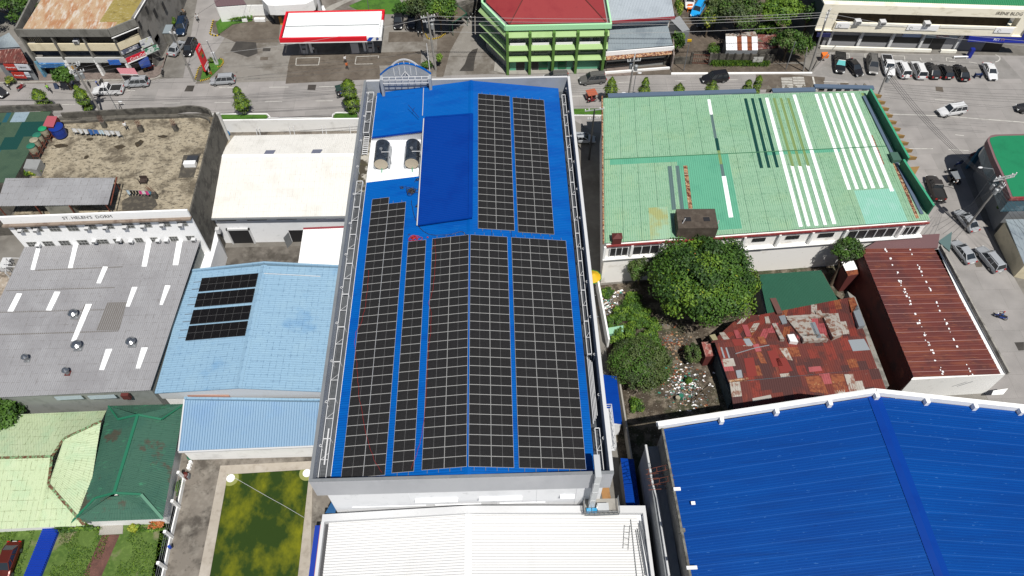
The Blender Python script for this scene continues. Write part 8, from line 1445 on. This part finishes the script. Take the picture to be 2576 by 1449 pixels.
def trike(pt, head, pm_, label, cover):
    q, rot = bike(pt, head, pm_, label.replace('sidecar cabin', 'motorcycle').replace('cabin', 'motorcycle')[:200]); rr_ = Matrix.Rotation(rot, 3, 'Z'); off = rr_ @ Vector((-.1, -.95, 0)); o = T('tricycle_sidecar', label, 'tricycle', (q.x+off.x, q.y+off.y, .02), None, rot)
    P(M().box(-.8, .8, -.45, .45, .35, .95), 'body', pm_, o, local=True); P(M().box(-.9, .8, -.55, 1.1, 1.55, 1.62), 'canopy', cover, o, local=True); m = M()
    for x in (-.75, .7):
        for y in (-.42, .42): m.bar((x, y, .95), (x, y, 1.55), .05, .05)
    P(m, 'frame', steel, o, local=True); w_ = P(M().tube([(-.2, -.55, .28), (-.2, -.45, .28)], .28, 12), 'wheel', tyrem, o, local=True); P(M().box(-.3, .3, -.2, .35, .6, .7), 'bench', trimm, o, local=True); return q, rot
q, r_ = trike(z3(850, 1015), z3(800, 1025), cbr, 'red tricycle sidecar cabin on the road right of the solar panel building', mat('trike_red', k('#c96a4d'), .6)); person((q.x, q.y), 0, r_, 'ride', rsh, dpt, 'person in red riding the red tricycle', cap=cbk)
q, r_ = trike(z2(890, 965), z2(850, 975), cbk, 'dark green tricycle sidecar cabin beside the column tree on the road', mat('trike_green', k('#26433c'), .6)); person((q.x, q.y), 0, r_, 'ride', bsh, dpt, 'person in blue riding the dark green tricycle', cap=cbk)
q, r_ = trike(x2(330, 930), x2(250, 940), cbk, 'grey tricycle sidecar cabin right of the dark pickup truck on the side street', greym); person((q.x, q.y), 0, r_, 'ride', wsh, dpt, 'person in white riding the grey tricycle beside the dark pickup', cap=mat('helmet_blue', k('#b9c7e0'), .4))
bike(x2(530, 600), x2(570, 580), cbr, 'dark red motorcycle in the shade at the corner of the curved green roof building'); bike(x2(370, 700), x2(320, 720), cbb, 'blue and white motorcycle in the shade on the side street'); bike(x2(280, 790), x2(240, 790), cbk, 'white fronted motorcycle in the shade, nearest the dark pickup')
# street furniture
q = G(z3(1845, 90), .5); m = M(); m.box(q.x-.5, q.x+.5, q.y-.4, q.y+.4, .7, .76); m.box(q.x-.5, q.x+.5, q.y+.36, q.y+.42, .76, 1.3)
for dx in (-.45, .45):
    for dy in (-.35, .35): m.box(q.x+dx-.04, q.x+dx+.04, q.y+dy-.04, q.y+dy+.04, 0, .7)
S(m, 'orange_chair', mat('orange_plastic', (.7, .16, .02), .5), 'orange plastic chair in the dirt lot beside the sky blue car', 'chair')
q = G(z1(1470, 700), .4); m = M(); m.box(q.x-.22, q.x+.22, q.y-.22, q.y+.22, .4, .46); m.box(q.x-.22, q.x+.22, q.y+.18, q.y+.23, .46, .9)
for dx in (-.18, .18):
    for dy in (-.18, .18): m.box(q.x+dx-.03, q.x+dx+.03, q.y+dy-.03, q.y+dy+.03, 0.12, .4)
S(m, 'yellow_chair', mat('yellow_plastic', k('#e8c97a', .8), .6), 'pale yellow plastic chair beside the striped awning', 'chair')
q = G(z1(570, 870), .5); m = M(); m.add([(q.x-.4, q.y-.3, 0), (q.x+.4, q.y-.3, 0), (q.x+.3, q.y, 1.1), (q.x-.3, q.y, 1.1), (q.x-.4, q.y+.3, 0), (q.x+.4, q.y+.3, 0)], [(0, 1, 2, 3), (5, 4, 3, 2)]); S(m, 'board_easel', mat('easel_navy', k('#3c4a66'), .6), 'folding board standing on the road edge near the small tree at the left', 'sign board')
q = G(z4(2125, 740), .5); S(M().box(q.x-.6, q.x+.6, q.y-.05, q.y+.05, .5, .9).box(q.x-.55, q.x-.5, q.y-.3, q.y+.3, 0, .9).box(q.x+.5, q.x+.55, q.y-.3, q.y+.3, 0, .9), 'blue_barrier', mat('easel_blue', k('#2d4478'), .6), 'small blue barrier frame on the parking court left of the lone white sedan', 'barrier')
q = G(z4(605, 570), .6); S(M().prism([(q.x-.5, q.y-.5), (q.x+.6, q.y-.5), (q.x+.6, q.y+.5), (q.x-.5, q.y+.5)], .9, 1.5), 'orange_tarp_cart', mat('orange_plastic', (.7, .16, .02), .5), 'bright orange covered cart beside the leaning pole at the parking court', 'cart')
q = G(x4(560, 580), .4); S(M().box(q.x-1, q.x+1, q.y-.15, q.y+.15, .1, .5), 'yellow_barrel', mat('yellow_machine', k('#e0b81c', .8), .5), 'yellow bar shaped object by the lean-to in the dirt lot', 'equipment')
q = G(x4(1075, 1020), 0)
# ================================================================ TREES
def crown(m, c, rx, ry, rz_, n, leaf, seed, nc=40, cr=.30, cols=(0, 1, 2), wts=(.45, .3, .25), shell=.62, flat=0):
    g = np.random.default_rng(seed); c = np.array(c, float); R3 = np.array([rx, ry, rz_])
    d = g.normal(size=(nc, 3)); d /= np.linalg.norm(d, axis=1)[:, None]; d[:, 2] = np.where(d[:, 2] < -.35, -d[:, 2]*.6, d[:, 2]); rad = shell + (1-shell)*g.random(nc)**.7; cc = d*rad[:, None]*.80
    cw_ = g.choice(len(cols), nc, p=wts); sz = cr*(.7+.6*g.random(nc)); idx = g.integers(0, nc, n)
    dl = g.normal(size=(n, 3)); dl /= np.linalg.norm(dl, axis=1)[:, None]; lr = g.random(n)**.45
    pos = cc[idx] + dl*(lr*sz[idx])[:, None]; P_ = c + pos*R3
    nn = dl*.6 + pos*.6 + g.normal(size=(n, 3))*.55 + np.array([0, 0, .35]); nn /= np.linalg.norm(nn, axis=1)[:, None]
    t = np.cross(nn, g.normal(size=(n, 3))); t /= np.linalg.norm(t, axis=1)[:, None]; b_ = np.cross(nn, t); s_ = leaf*(.6+.8*g.random(n))[:, None]
    V = np.stack([P_ - t*s_, P_ - b_*s_*.55, P_ + t*s_, P_ + b_*s_*.55], 1).reshape(-1, 3); F = np.arange(4*n).reshape(n, 4)
    mi = np.array(cols)[np.where(g.random(n) < .78, cw_[idx], g.choice(len(cols), n, p=wts))]
    m.npadd(V, F, [int(x) for x in mi])
def tree(base, c, r, label, seed, n=5000, leaf=.2, mats_=None, group=None, nm='tree', trunk=.22, cat='tree', nc=40, extra=(), cols=(0, 1, 2), wts=(.45, .3, .25), cr=.30, shell=.62):
    o = T(nm, label, cat, (base[0], base[1], 0), group); m = M(); crown(m, c, r[0], r[1], r[2], n, leaf, seed, nc, cr, cols, wts, shell)
    for e in extra: crown(m, e[0], *e[1], e[2], leaf, seed+7, e[3] if len(e) > 3 else 14, .36, cols, wts)
    P(m, 'crown', mats_ or [leaf1, leaf2, leaf3], o)
    m = M(); c = Vector(c); b0 = Vector((base[0], base[1], 0)); mid = b0.lerp(c, .45); m.tube([b0, mid, c], [trunk, trunk*.75, trunk*.3], 8); rn = random.Random(seed)
    for i in range(7):
        a = i*.9; e = c + Vector((math.cos(a)*r[0]*.65, math.sin(a)*r[1]*.65, rn.uniform(-.2, .45)*r[2])); m.tube([mid, mid.lerp(e, .5) + Vector((0, 0, .3)), e], [trunk*.5, trunk*.3, trunk*.08], 6)
    P(m, 'trunk', bark, o); return o
mang = [leaf1, leaf2, leaf3, leafy, leafo]
cM = G(y4(985, 415), 6.5)
tree((cM.x+.3, cM.y+.5), cM, (7.9, 7.4, 5.4), 'huge round green tree in front of the mint green roof building', 3, 60000, .18, mang, trunk=.42, nc=95, cr=.225, cols=(0, 1, 2, 3, 4), wts=(.47, .13, .384, .015, .001), shell=.74)
c = G(y4(445, 330), 3.5); tree((c.x+.5, c.y), c, (1.9, 1.8, 2.6), 'dull green small tree against the white wall left of the huge tree', 5, 5200, .14, [leafg, leaf1, leafg2], nc=40)
c = G(y4(620, 240), 4.6); tree((c.x, c.y), c, (2.0, 1.6, 2.0), 'bright green young tree between the dull green tree and the huge tree', 6, 4200, .15, nc=30)
c = G(y4(460, 1100), 3.2); tree((c.x, c.y), c, (4.7, 4.2, 3.2), 'round olive green tree beside the right wall of the solar panel building', 9, 26000, .12, [leafg, leafg2, leaf1], nc=130, cr=.2, shell=.75)
c = G(y4(885, 1015), 1.8); tree((c.x, c.y), c, (1.2, 1.5, 1.5), 'small bushy tree left of the tiny red shed', 11, 2600, .13, [leafg2, leaf1, leafg], nc=22)
c = G(y5(495, 170), 6.2); tree((c.x-.6, c.y-1.5), c, (2.3, 1.9, 1.4), 'spreading dark tree beside the rear corner of the long rusty roof', 12, 4200, .17, [leaf1, leaf3, leafg2], nc=34, cr=.34)
m = M()
for i, (p, rx_, n) in enumerate(((y4(380, 640), 1.7, 2600), (y4(300, 690), 1.4, 1800), (y4(470, 690), 1.5, 2000), (y4(250, 930), 1.3, 1600), (y4(560, 780), 1.3, 1700), (y4(400, 560), 1.2, 1300), (y4(450, 760), 1.9, 3000), (y4(520, 860), 1.6, 2600), (y4(560, 920), 1.1, 1400), (y4(240, 750), 1.2, 1500), (y4(340, 850), 1.6, 1800))):
    q = G(p, .7); crown(m, (q.x, q.y, .6), rx_, rx_*.9, .9, n, .13, 30+i, 20, .35)
S(m, 'climbing_vines', [leaf1, leaf2, leaf3], 'bright green vine thicket spreading through the littered yard', 'vines', kind='stuff')
for i, (p, rx_, lb_) in enumerate(((y4(185, 520), 1.0, 'leafy green bush in the yard corner under the white wall'), (y4(430, 1440), 1.1, 'low green bush at the bottom of the littered yard'), (y4(850, 1240), .45, 'tiny green bush in the middle of the rubbish'))):
    q = G(p, .5); m = M(); crown(m, (q.x, q.y, .5), rx_, rx_, .8, 1100, .12, 50+i, 14, .4); S(m, 'bush', [leaf1, leaf2, leaf3], lb_, 'bush')
colm = [mat('mast_leaf', (.07, .13, .012), .55, spec=.3), mat('mast_leaf_light', (.15, .22, .015), .55, spec=.3), mat('mast_leaf_dark', (.02, .04, .008), .6)]
def colt(base, hgt_, r, lab, seed, z0_=0.0):
    b0 = G(base, z0_); o = T('column_tree', lab, 'tree', (b0.x, b0.y, z0_), 'narrow column trees along the road'); g = np.random.default_rng(seed); r *= 1.5; n = int(3600*hgt_/5)
    t = g.random(n)**.8; zz = z0_ + .5 + t*(hgt_-.5); prof = r*np.sin(np.pi*(.14+.82*t))**.7*.85*(.82+.18*np.sin(t*23+seed))*(1+.22*np.sin(t*9+seed*2.1)) * (1+.12*g.normal(size=n)); a = g.random(n)*6.283; rr_ = prof*(.55+.45*g.random(n)**.5)
    Pp = np.stack([b0.x+rr_*np.cos(a), b0.y+rr_*np.sin(a), zz], 1); dn = np.stack([np.cos(a)*.55, np.sin(a)*.55, -np.ones(n)*.9], 1) + g.normal(size=(n, 3))*.25; dn /= np.linalg.norm(dn, axis=1)[:, None]; b_ = np.stack([-np.sin(a), np.cos(a), np.zeros(n)], 1)
    s_ = (.13+.16*g.random(n))[:, None]; V = np.stack([Pp-dn*s_, Pp-b_*s_*.38, Pp+dn*s_, Pp+b_*s_*.38], 1).reshape(-1, 3); m = M(); m.npadd(V, np.arange(4*n).reshape(n, 4), [int(x) for x in g.choice(3, n, p=(.45, .3, .25))]); P(m, 'crown', colm, o); P(M().tube([(b0.x, b0.y, z0_), (b0.x, b0.y, z0_+hgt_*.9)], [.09, .03], 6), 'trunk', bark, o)
def colt_top(top, hgt_, r, lab, seed): p = G(top, hgt_); colt(pix(p.x, p.y), hgt_, r, lab, seed)
def pix(x, y, z=0.0):
    d = Vector((x, y, z)) - CAM; zz = d.dot(FW); return (1288 + FPX*d.dot(RT)/zz, 724.5 - FPX*d.dot(UP)/zz)
for i, (tp, hh, r_, lb_) in enumerate(((z1(350, 910), 4.6, 1.0, 'narrow column tree, leftmost beside the road in front of the dorm block'), (z1(760, 870), 5.6, .85, 'tall thin column tree beside the transformer pole'), (z1(2390, 890), 5.6, .95, 'column tree on the planted strip right of the dorm'), (z2(940, 810), 6.8, 1.15, 'biggest column tree, at the left wall of the solar panel building'),
        (z3(1060, 785), 5.6, .8, 'twin topped column tree at the left rear corner of the mint green roof'), (z3(1405, 792), 5.2, .75, 'slim column tree, second from the left behind the mint green roof'), (z3(1750, 852), 4.6, .8, 'short column tree, third from the left behind the mint green roof'), (z3(2092, 820), 4.8, .85, 'column tree behind the mint green roof beside the black suv'), (z3(2450, 820), 4.4, .8, 'bushy column tree, left one of the pair nearest the zebra crossing'), (z3(2560, 770), 5.4, .6, 'taller slim column tree, right one of the pair nearest the zebra crossing'))):
    colt_top(tp, hh, r_, lb_, 60+i)
BK = 'background trees behind the road'
for i, (p, z_, r, n, lb_, ms) in enumerate(((x4(1330, 190), 5.5, (5.0, 4.0, 3.4), 9000, 'large dull olive tree behind the white rusty shed', [leafg, leafg2, leaf1]), (x4(1020, 120), 5, (3, 3, 2.8), 4500, 'olive tree left of the large dull one, above the dark parked car', [leafg2, leafg, leaf1]), (x4(1940, 160), 6, (4.6, 3.6, 3.2), 8500, 'bright yellow green round tree near the cream building side', [leaf1, leaf2, leaf2]),
        (x4(900, 270), 4, (1.8, 1.8, 2.4), 2200, 'yellowish slender tree beside the dark parked car', [leafg, leafy, leaf1]), (x4(2050, 620), 4.0, (3.6, 2.6, 2.6), 6500, 'mid green bushy tree between the scrap roof and the leaning poles', [leaf1, leafg, leaf3]), (x4(1750, 420), 3.2, (2.4, 1.6, 1.4), 2600, 'low green tree above the rusty scrap roof', [leaf1, leaf2, leaf3]), (x4(430, 600), 2.8, (1.5, 1.6, 2.2), 2200, 'bright green tree beside the right end of the grey roof shop', [leaf1, leaf2, leaf3]), (x4(440, 110), 2.8, (1.1, 2.0, 2.0), 2000, 'yellow green shrub tree beside the silver roof', [leaf1, leaf2, leafy]),
        (x4(950, 720), 1.4, (1.4, 1.2, 1.4), 1300, 'green bush inside the dirt lot right of the iron gate', [leaf1, leaf2, leaf3]), (x4(1240, 710), 2.0, (1.1, .6, .8), 700, 'small bush growing over the front of the white rusty shed', [leaf3, leaf1, leaf3]), (x4(2300, 700), 3.2, (1.2, 1.0, 2.4), 1400, 'thin straggly tree beside the leaning utility poles', [leaf1, leaf2, leaf3]), (x4(2350, 230), 5, (1.6, 1.4, 3.0), 1400, 'dark thin tree against the side wall of the cream building', [leaf3, leafg2, leaf1]),
        (w6(1180, 140), 6.0, (3.6, 3.0, 3.4), 7000, 'bright green tree over the alley beside the tall pole', [leaf1, leaf2, leaf3]), (w6(790, 120), 6, (2.6, 2.6, 3.2), 4600, 'dull brownish green tree left of the tall pole', [leafg2, leafg, leafg2]), (w6(560, 180), 2.0, (3.0, 1.8, 1.2), 2200, 'dark low shrubs along the lawn behind the parked black car', [leaf3, leaf1, leaf3]),
        (z1(70, 60), 4.0, (6.0, 4.5, 3.0), 9000, 'dark green tree mass at the top left corner', [leaf1, leaf3, leafg2]), (z1(640, 770), 3.0, (1.9, 1.6, 2.0), 3000, 'small round tree in front of the corner shop building', [leaf1, leaf3, leaf1]), (z1(100, 810), 1.0, (1.1, .8, .9), 900, 'pale straggly bush by the rust roof shack', [leafg, leafg, leafy]),
        (z1(1745, 225), 1.2, (1.0, 1.2, 1.0), 900, 'small bush beside the dark blue boxy car', [leaf1, leaf2, leaf3]), (y2(40, 140), 3.5, (2.4, 2.6, 2.4), 4500, 'dark green tree at the left edge above the pale green roof', [leaf1, leaf3, leaf1]), (z8(1590, 1070), 2.6, (1.6, 1.2, 1.3), 1800, 'light green bush by the messy utility pole at the right edge', [leaf1, leaf2, leaf2]),
        (w6(1200, 1180), 1.8, (1.0, .8, 1.1), 900, 'bright spiky plant beside the base of the tall pole', [leaf2, leaf2, leaf1]), (w6(920, 1310), .7, (1.2, 1.0, .7), 900, 'dark low shrub by the guy wire near the arched sign', [leaf3, leaf1, leaf2]), (z1(2440, 190), .5, (2.6, .8, .6), 1800, 'low green hedge with planters below the white garden wall', [leaf1, leaf2, leaf3]),
        (z5(330, 460), 11.9, (1.4, .5, .6), 900, 'yellow green potted plants beside the grey box on the dorm edge', [leaf2, leafy, leaf1]), (y2(600, 1030), .5, (2.6, .5, .5), 1500, 'row of low green shrubs in front of the pale green house', [leaf1, leaf3, leaf2]), (y2(1040, 1025), .5, (.8, .5, .5), 700, 'yellow flowering shrub in front of the dark green house', [leafy, leaf2, leafy]), (y2(1220, 990), .6, (1.1, .8, .6), 1200, 'orange red shrub at the corner of the dark green house', [leafo, leafo, leaf1]),
        (y2(1180, 1040), .4, (1.6, .4, .4), 900, 'green shrub bed below the orange red shrub', [leaf1, leaf2, leaf3]), (y2(1395, 700), .5, (.4, 1.2, .6), 700, 'narrow green plants along the garden fence', [leaf1, leaf3, leaf2]), (w3(640, 690), .6, (.9, .7, .5), 500, 'grassy spiky plant in the price sign bed', [leafg, leaf2, leafg]), (w3(450, 1060), .5, (.8, .5, .5), 600, 'orange flowered plant below the price sign', [leafo, leaf1, leaf3]), (w3(620, 1150), .4, (.4, .3, .4), 250, 'small orange flowered plant right of the price sign post', [leafo, leaf1, leafo]))):
    q = G(p, z_); small = r[0] < 1.3 or z_ < 1.5
    if small:
        m = M(); crown(m, (q.x, q.y, max(z_, r[2]*.7)), *r, n, .13, 100+i, 16, .38, shell=.3); S(m, 'shrub', ms, lb_, 'shrub')
    else: tree((q.x, q.y), q, r, lb_, 100+i, n, .2, ms, BK if i < 8 else None, trunk=.2, nc=46, cr=.3)
m = M(); g_ = np.random.default_rng(5)
pa_, pb_ = G(x4(930, 930)), G(x4(1720, 930)); n = 9000; tt = g_.random(n); Pp = np.stack([pa_.x+(pb_.x-pa_.x)*tt+g_.normal(size=n)*.3, pa_.y+(pb_.y-pa_.y)*tt+g_.normal(size=n)*.35, g_.random(n)*.5+.1], 1); dn = g_.normal(size=(n, 3))*.4+np.array([0, 0, 1]); dn /= np.linalg.norm(dn, axis=1)[:, None]; b_ = np.cross(dn, g_.normal(size=(n, 3))); b_ /= np.linalg.norm(b_, axis=1)[:, None]
V = np.stack([Pp-dn*.22, Pp-b_*.06, Pp+dn*.22, Pp+b_*.06], 1).reshape(-1, 3); m.npadd(V, np.arange(4*n).reshape(n, 4), [int(x) for x in g_.choice(3, n)]); ob = S(m, 'tall_grass', [leaf1, leaf2, leaf3], 'strip of tall green grass along the mossy block wall', 'grass', kind='stuff')
# grass tufts on the lawn
m = M(); n = 26000; xs_ = np.concatenate([g_.uniform(-58, -35.3, n)]); ys_ = g_.uniform(-11, 2.4, n); keep = ~((np.abs(xs_ - (-40.9 + (ys_-1)*.06)) < 1.1) | (np.abs(xs_ - (-49.3 + ys_*-.02)) < 1.6)); keep &= (np.sin(xs_*1.3)*np.cos(ys_*1.1+xs_*.4) > -.35); xs_, ys_ = xs_[keep], ys_[keep]; n = len(xs_)
Pp = np.stack([xs_, ys_, np.full(n, .07)], 1); dn = g_.normal(size=(n, 3))*.7+np.array([0, 0, 1]); dn /= np.linalg.norm(dn, axis=1)[:, None]; b_ = np.cross(dn, g_.normal(size=(n, 3))); b_ /= np.linalg.norm(b_, axis=1)[:, None]
V = np.stack([Pp-dn*.09, Pp-b_*.05, Pp+dn*.09, Pp+b_*.05], 1).reshape(-1, 3); m.npadd(V, np.arange(4*n).reshape(n, 4), [int(x) for x in g_.choice(3, n)]); S(m, 'lawn_grass', [leaf1, leaf2, leaf3], 'short green grass on the lawn at the bottom left', 'grass', kind='stuff')
# ================================================================ POLES AND WIRES
def pole(base, top, r, lab, arms=(), trafos=0, col=None, zt_=None, grp='utility poles'):
    b0 = Vector(base); t0 = Vector(top); o = T('utility_pole', lab, 'utility pole', tuple(b0), grp); P(M().tube([b0, b0.lerp(t0, .5), t0], [r, r*.85, r*.65], 10), 'shaft', col or polem, o)
    for zf, l_, rt in arms:
        c = b0.lerp(t0, zf); d = Vector((math.cos(rt), math.sin(rt), 0))*l_/2; m = M(); m.bar(c-d, c+d, .14, .14); ca_ = P(m, 'crossarm', mat('arm_grey', k('#b5b7b8'), .6), o)
        for i in (-1, -.6, .6, 1): e = c + d*i*.95; P(M().tube([e, e+Vector((0, 0, .35))], .07, 6), 'insulator', whitec, ca_)
    for i in range(trafos):
        a = i*2.1; c = b0.lerp(t0, .78); x, y = c.x+.5*math.cos(a), c.y+.5*math.sin(a); P(M().tube([(x, y, c.z-.5), (x, y, c.z+.4), (x, y, c.z+.5)], [.3, .3, .1], 12), 'transformer', mat('transformer_grey', k('#b9bdbf'), .45, .3), o)
    return b0, t0
def vp(top, h_, lean=(0, 0)): p = G(top, h_); return (p.x+lean[0], p.y+lean[1], 0), (p.x, p.y, h_)
PA = pole(*vp(z1(730, 640), 11.0), .2, 'leaning grey pole with crossarms and two transformers in front of the corner shops', ((.97, 2.2, .3), (.9, 2.2, 1.2), (.84, 2.2, .3)), 3)
bq = G(z1(1975, 825)); PB_ = pole((bq.x, bq.y, 0), tuple(G(z1(1735, 300), 10.8)), .17, 'tall bare grey pole at the side street corner', ((.93, .9, 0),))
bq = G(w6(1115, 1420)); tq = G(w6(940, 260), 11.5); PC = pole((bq.x, bq.y, 0), tuple(tq), .22, 'tall pale pole with striped foot beside the arched sign', ((.93, 2.4, .2), (.86, 2.0, .2)), 2)
bq = G(w6(1090, 760)); pole((bq.x, bq.y, 0), (bq.x-.1, bq.y, 12.5), .18, 'grey pole rising beside the bright alley tree', ())
bq = G(w6(990, 1430)); pole((bq.x, bq.y, 0), tuple(G(w6(925, 880), 5.2)), .09, 'thin white conduit pole beside the tall pale pole', (), 0, rimw)
PD = pole(*vp(z3(1287, 560), 11.0), .19, 'grey pole with crossarms in front of the grey roof shop', ((.98, 2.0, 1.3), (.9, 2.2, .1), (.8, 2.4, 1.3)), 2)
PE = pole(*vp(z3(878, 1110), 10.5), .17, 'dark pole with long crossarm in the gap beside the solar panel building', ((.99, 3.0, .15), (.82, 1.8, .1)), 0, mat('dark_pole', (.03, .03, .03), .8))
bq = G(z4(465, 705)); PF = pole((bq.x, bq.y, 0), tuple(G(z4(660, 100), 12.0)), .21, 'tall leaning grey pole at the left end of the parking court', ((.97, 1.6, .9), (.91, 1.6, .9), (.86, 1.4, .9)))
bq = G(z4(405, 705)); pole((bq.x, bq.y, 0), tuple(G(z4(445, 465), 5.5)), .14, 'short grey pole just left of the tall leaning pole', ())
bq = G(z4(470, 700)); pole((bq.x+.3, bq.y, 0), (bq.x+3.2, bq.y+.6, 5.0), .1, 'thin slanting brace pole right of the tall leaning pole', ())
PG_ = pole(*vp(z4(1255, 660), 10.5, (.6, -.3)), .18, 'grey pole at the rear right corner of the mint green roof', ((.95, 1.6, .4),), 1)
PH_ = pole(*vp(x2(900, 850), 11.5), .17, 'pole tangled with wires and transformers beside the curved green roof', ((.99, 3.4, .25), (.95, 3.4, .25), (.9, 1.8, 1.6)), 4)
bq = G(w3(590, 1230)); 
# totem and lamp posts
def lamp(base, h_, lab, dx=1.0, dy=0, col=greym):
    b0 = G(base) if len(base) == 2 else Vector(base); o = T('street_lamp', lab, 'street lamp', (b0.x, b0.y, 0)); P(M().tube([(b0.x, b0.y, 0), (b0.x, b0.y, h_*.9), (b0.x+dx*.3, b0.y+dy*.3, h_), (b0.x+dx, b0.y+dy, h_)], .06, 6), 'post', col, o); P(M().ball((b0.x+dx*1.2, b0.y+dy*1.2, h_), .38, .2, .1, 8, 5), 'lamp_head', rimw, o)
q = G(z1(1070, 840), 7.5); lamp((q.x-.5, q.y, 0), 7.5, 'street lamp in front of the white pickup truck', .5); q = G(z1(1215, 1030), 3.8); lamp((q.x-.3, q.y, 0), 3.8, 'short dark street lamp behind the dorm parapet', .3, 0, trimm)
q = G(z3(1330, 740), 7.0); lamp((q.x-.5, q.y, 0), 7.0, 'street lamp beside the pole in front of the grey roof shop', .5); q = G(z3(1170, 940), 3.8); lamp((q.x-.3, q.y, 0), 3.8, 'short dark street lamp behind the mint green roof', .3, 0, trimm)
q = G(x2(615, 750), 7.5); lamp((q.x+2.2, q.y-.5, 0), 7.5, 'street lamp with a bright head over the shaded side street', -1.9, .4)
for (b_, t_, h_, lb_) in ((w3(870, 840), w3(490, 0), 7.2, 'white flag pole at the tip of the price sign bed'), (w5(2250, 235), w5(2200, -60), 5, 'thin white pole on the station lawn'), (x4(520, 1030), x4(600, 640), 6.2, 'thin grey pole on the verge beside the iron gate'), (x4(2000, 1010), x4(2140, 600), 6.2, 'thin grey pole on the verge left of the short pole')):
    p = G(b_); S(M().tube([(p.x, p.y, 0), tuple(G(t_, h_))], .07, 7), 'thin_pole', rimw if 'white' in lb_ else greym, lb_, 'pole')
p = G(w3(860, 850)); S(M().box(p.x-.3, p.x+.3, p.y-.2, p.y+.2, .1, 2.6), 'sign_pedestal', rimw, 'white tapered pedestal below the white flag pole', 'pedestal')
wirem = mat('wire_dark', (.03, .03, .032), .6); wirel = mat('wire_grey', (.25, .25, .25), .6)
def wire(a, b_, sag, r=.022, mt=wirem, lab='thin dark overhead power line along the near side of the main road', grp='near side overhead lines'):
    a, b_ = Vector(a), Vector(b_); L_ = (b_-a).length; n = 14; S(M().tube([a.lerp(b_, i/n) - Vector((0, 0, sag*4*(i/n)*(1-i/n))) for i in range(n+1)], r, 4, cap=False), 'power_line', mt, lab, 'power line', grp)
# near bundle: left edge -> pole A -> pole behind the column tree -> pole E -> right
tE = PE[1]; qT = G(z2(1050, 920), 9.5)
for i, (za, zb, zc2) in enumerate(((1015, 1000, 912), (1020, 985, 925), (1012, 970, 935), (1150, 1115, 1080), (1135, 1100, 1068))):
    a = G(z1(-60, za), 8.5); b_ = G(z2(1090, zc2 - (0 if i < 3 else 0)), 8.5); wire(a, b_, .5 + .15*i, .03)
for (p, q_, z_) in (((z1(-50, 1150)), (z2(1040, 1075)), 5.5), ((z2(-50, 955)), (z2(1090, 865)), 9.0), (z1(1000, 840), z1(2640, 800), 7.5), (z1(1200, 760), z1(2640, 790), 7.0)): wire(G(p, z_), G(q_, z_), .3, .02)
for i, y_ in enumerate((845, 870, 890, 912, 935, 952)): wire(G(z3(640, y_), 8.0), G(z3(2640, y_ - 25 + i*6), 8.0), .4, .02, wirem, 'thin dark overhead power line behind the mint green roof', 'overhead lines behind the mint green roof')
for i, (y_a, y_b) in enumerate(((690, 655), (775, 700), (800, 765))): wire(G(z2(-60, y_a), 8.5), G(w6(1060, (y_b*2.576/2.576 - 250)*1.0 + 640 + i*60), 9), .3, .022, wirem, 'thin dark overhead line across the petrol station front', 'overhead lines across the station front')
c0_, d0_ = PC[0].lerp(PC[1], .9), PF[0].lerp(PF[1], .93)
for i, dz_ in enumerate((.6, -.4, -1.4)): wire(c0_ + Vector((0, .3*i, dz_)), d0_ + Vector((0, .2*i, .5-dz_*-.6-.4)), .9, .03, wirel, 'pale grey overhead line from the tall pale pole to the tall leaning pole', 'long pale overhead lines over the green building')
wire(d0_ + Vector((0, 0, -2)), c0_ + Vector((0, 0, -2.4)), 1.0, .03, wirel, 'pale grey overhead line from the tall pale pole to the tall leaning pole', 'long pale overhead lines over the green building')
for dz_ in (.3, -.5): wire(d0_ + Vector((0, 0, dz_)), G(z4(2700, 430 - dz_*60), 7.5), .6, .028, wirel, 'pale overhead line in front of the cream building', 'overhead lines in front of the cream building')
wire(c0_ + Vector((0, 0, .3)), G(w5(-1200, 1250), 8.5), .7, .025, wirel, 'pale overhead line under the petrol station canopy edge', 'station overhead lines'); wire(c0_, PB_[0].lerp(PB_[1], .7), .6, .022, wirem, 'dark overhead line from the corner pole to the tall pale pole', 'station overhead lines')
g0, h0 = PG_[1], PH_[1]
for i in range(4): wire(g0 + Vector((0, 0, -.5-.35*i)), h0 + Vector((-1+.4*i, 0, -1.2-.4*i)), .8+.1*i, .032, wirem, 'dark overhead line running diagonally over the side street', 'diagonal overhead lines at the junction')
for i, (a_, b2) in enumerate(((815, 885), (845, 930), (860, 960), (880, 985), (905, 1010), (935, 1060), (955, 1075))): wire(G(z4(1200, a_), 8.5), G(z4(2700, b2), 8.5), .3, .02, wirem, 'thin dark overhead line over the wide road', 'overhead lines over the wide road')
for i in range(5): wire(h0 + Vector((.2*i-.4, 0, -2.2)), G(x2(60+60*i, 1430+40*i), 5), .8, .022, wirem, 'dark line fanning down from the tangled pole', 'lines fanning from the tangled pole')
for i in range(5): wire(h0 + Vector((.1*i, 0, -1.5-.5*i)), G((2640, 560+25*i), 7.0), .4, .025, wirem, 'dark line leaving the tangled pole to the right', 'lines leaving the tangled pole')
wire(PA[1], G(z1(-60, 620), 8.5), .5, .022); wire(PA[0].lerp(PA[1], .95), G(z1(1140, 620), 6), .3, .02); wire(PB_[1], G(z1(2640, -300), 9), .4, .022, wirem, 'dark overhead line going up the side street', 'side street lines'); wire(PB_[0].lerp(PB_[1], .9), G(z1(1900, -60), 9), .4, .022, wirem, 'dark overhead line going up the side street', 'side street lines')
for i in range(3): wire(PA[0].lerp(PA[1], .9-.06*i), PB_[0].lerp(PB_[1], .82-.1*i), .4, .022, wirem, 'dark overhead line from the transformer pole to the corner pole', 'lines between the two left poles')
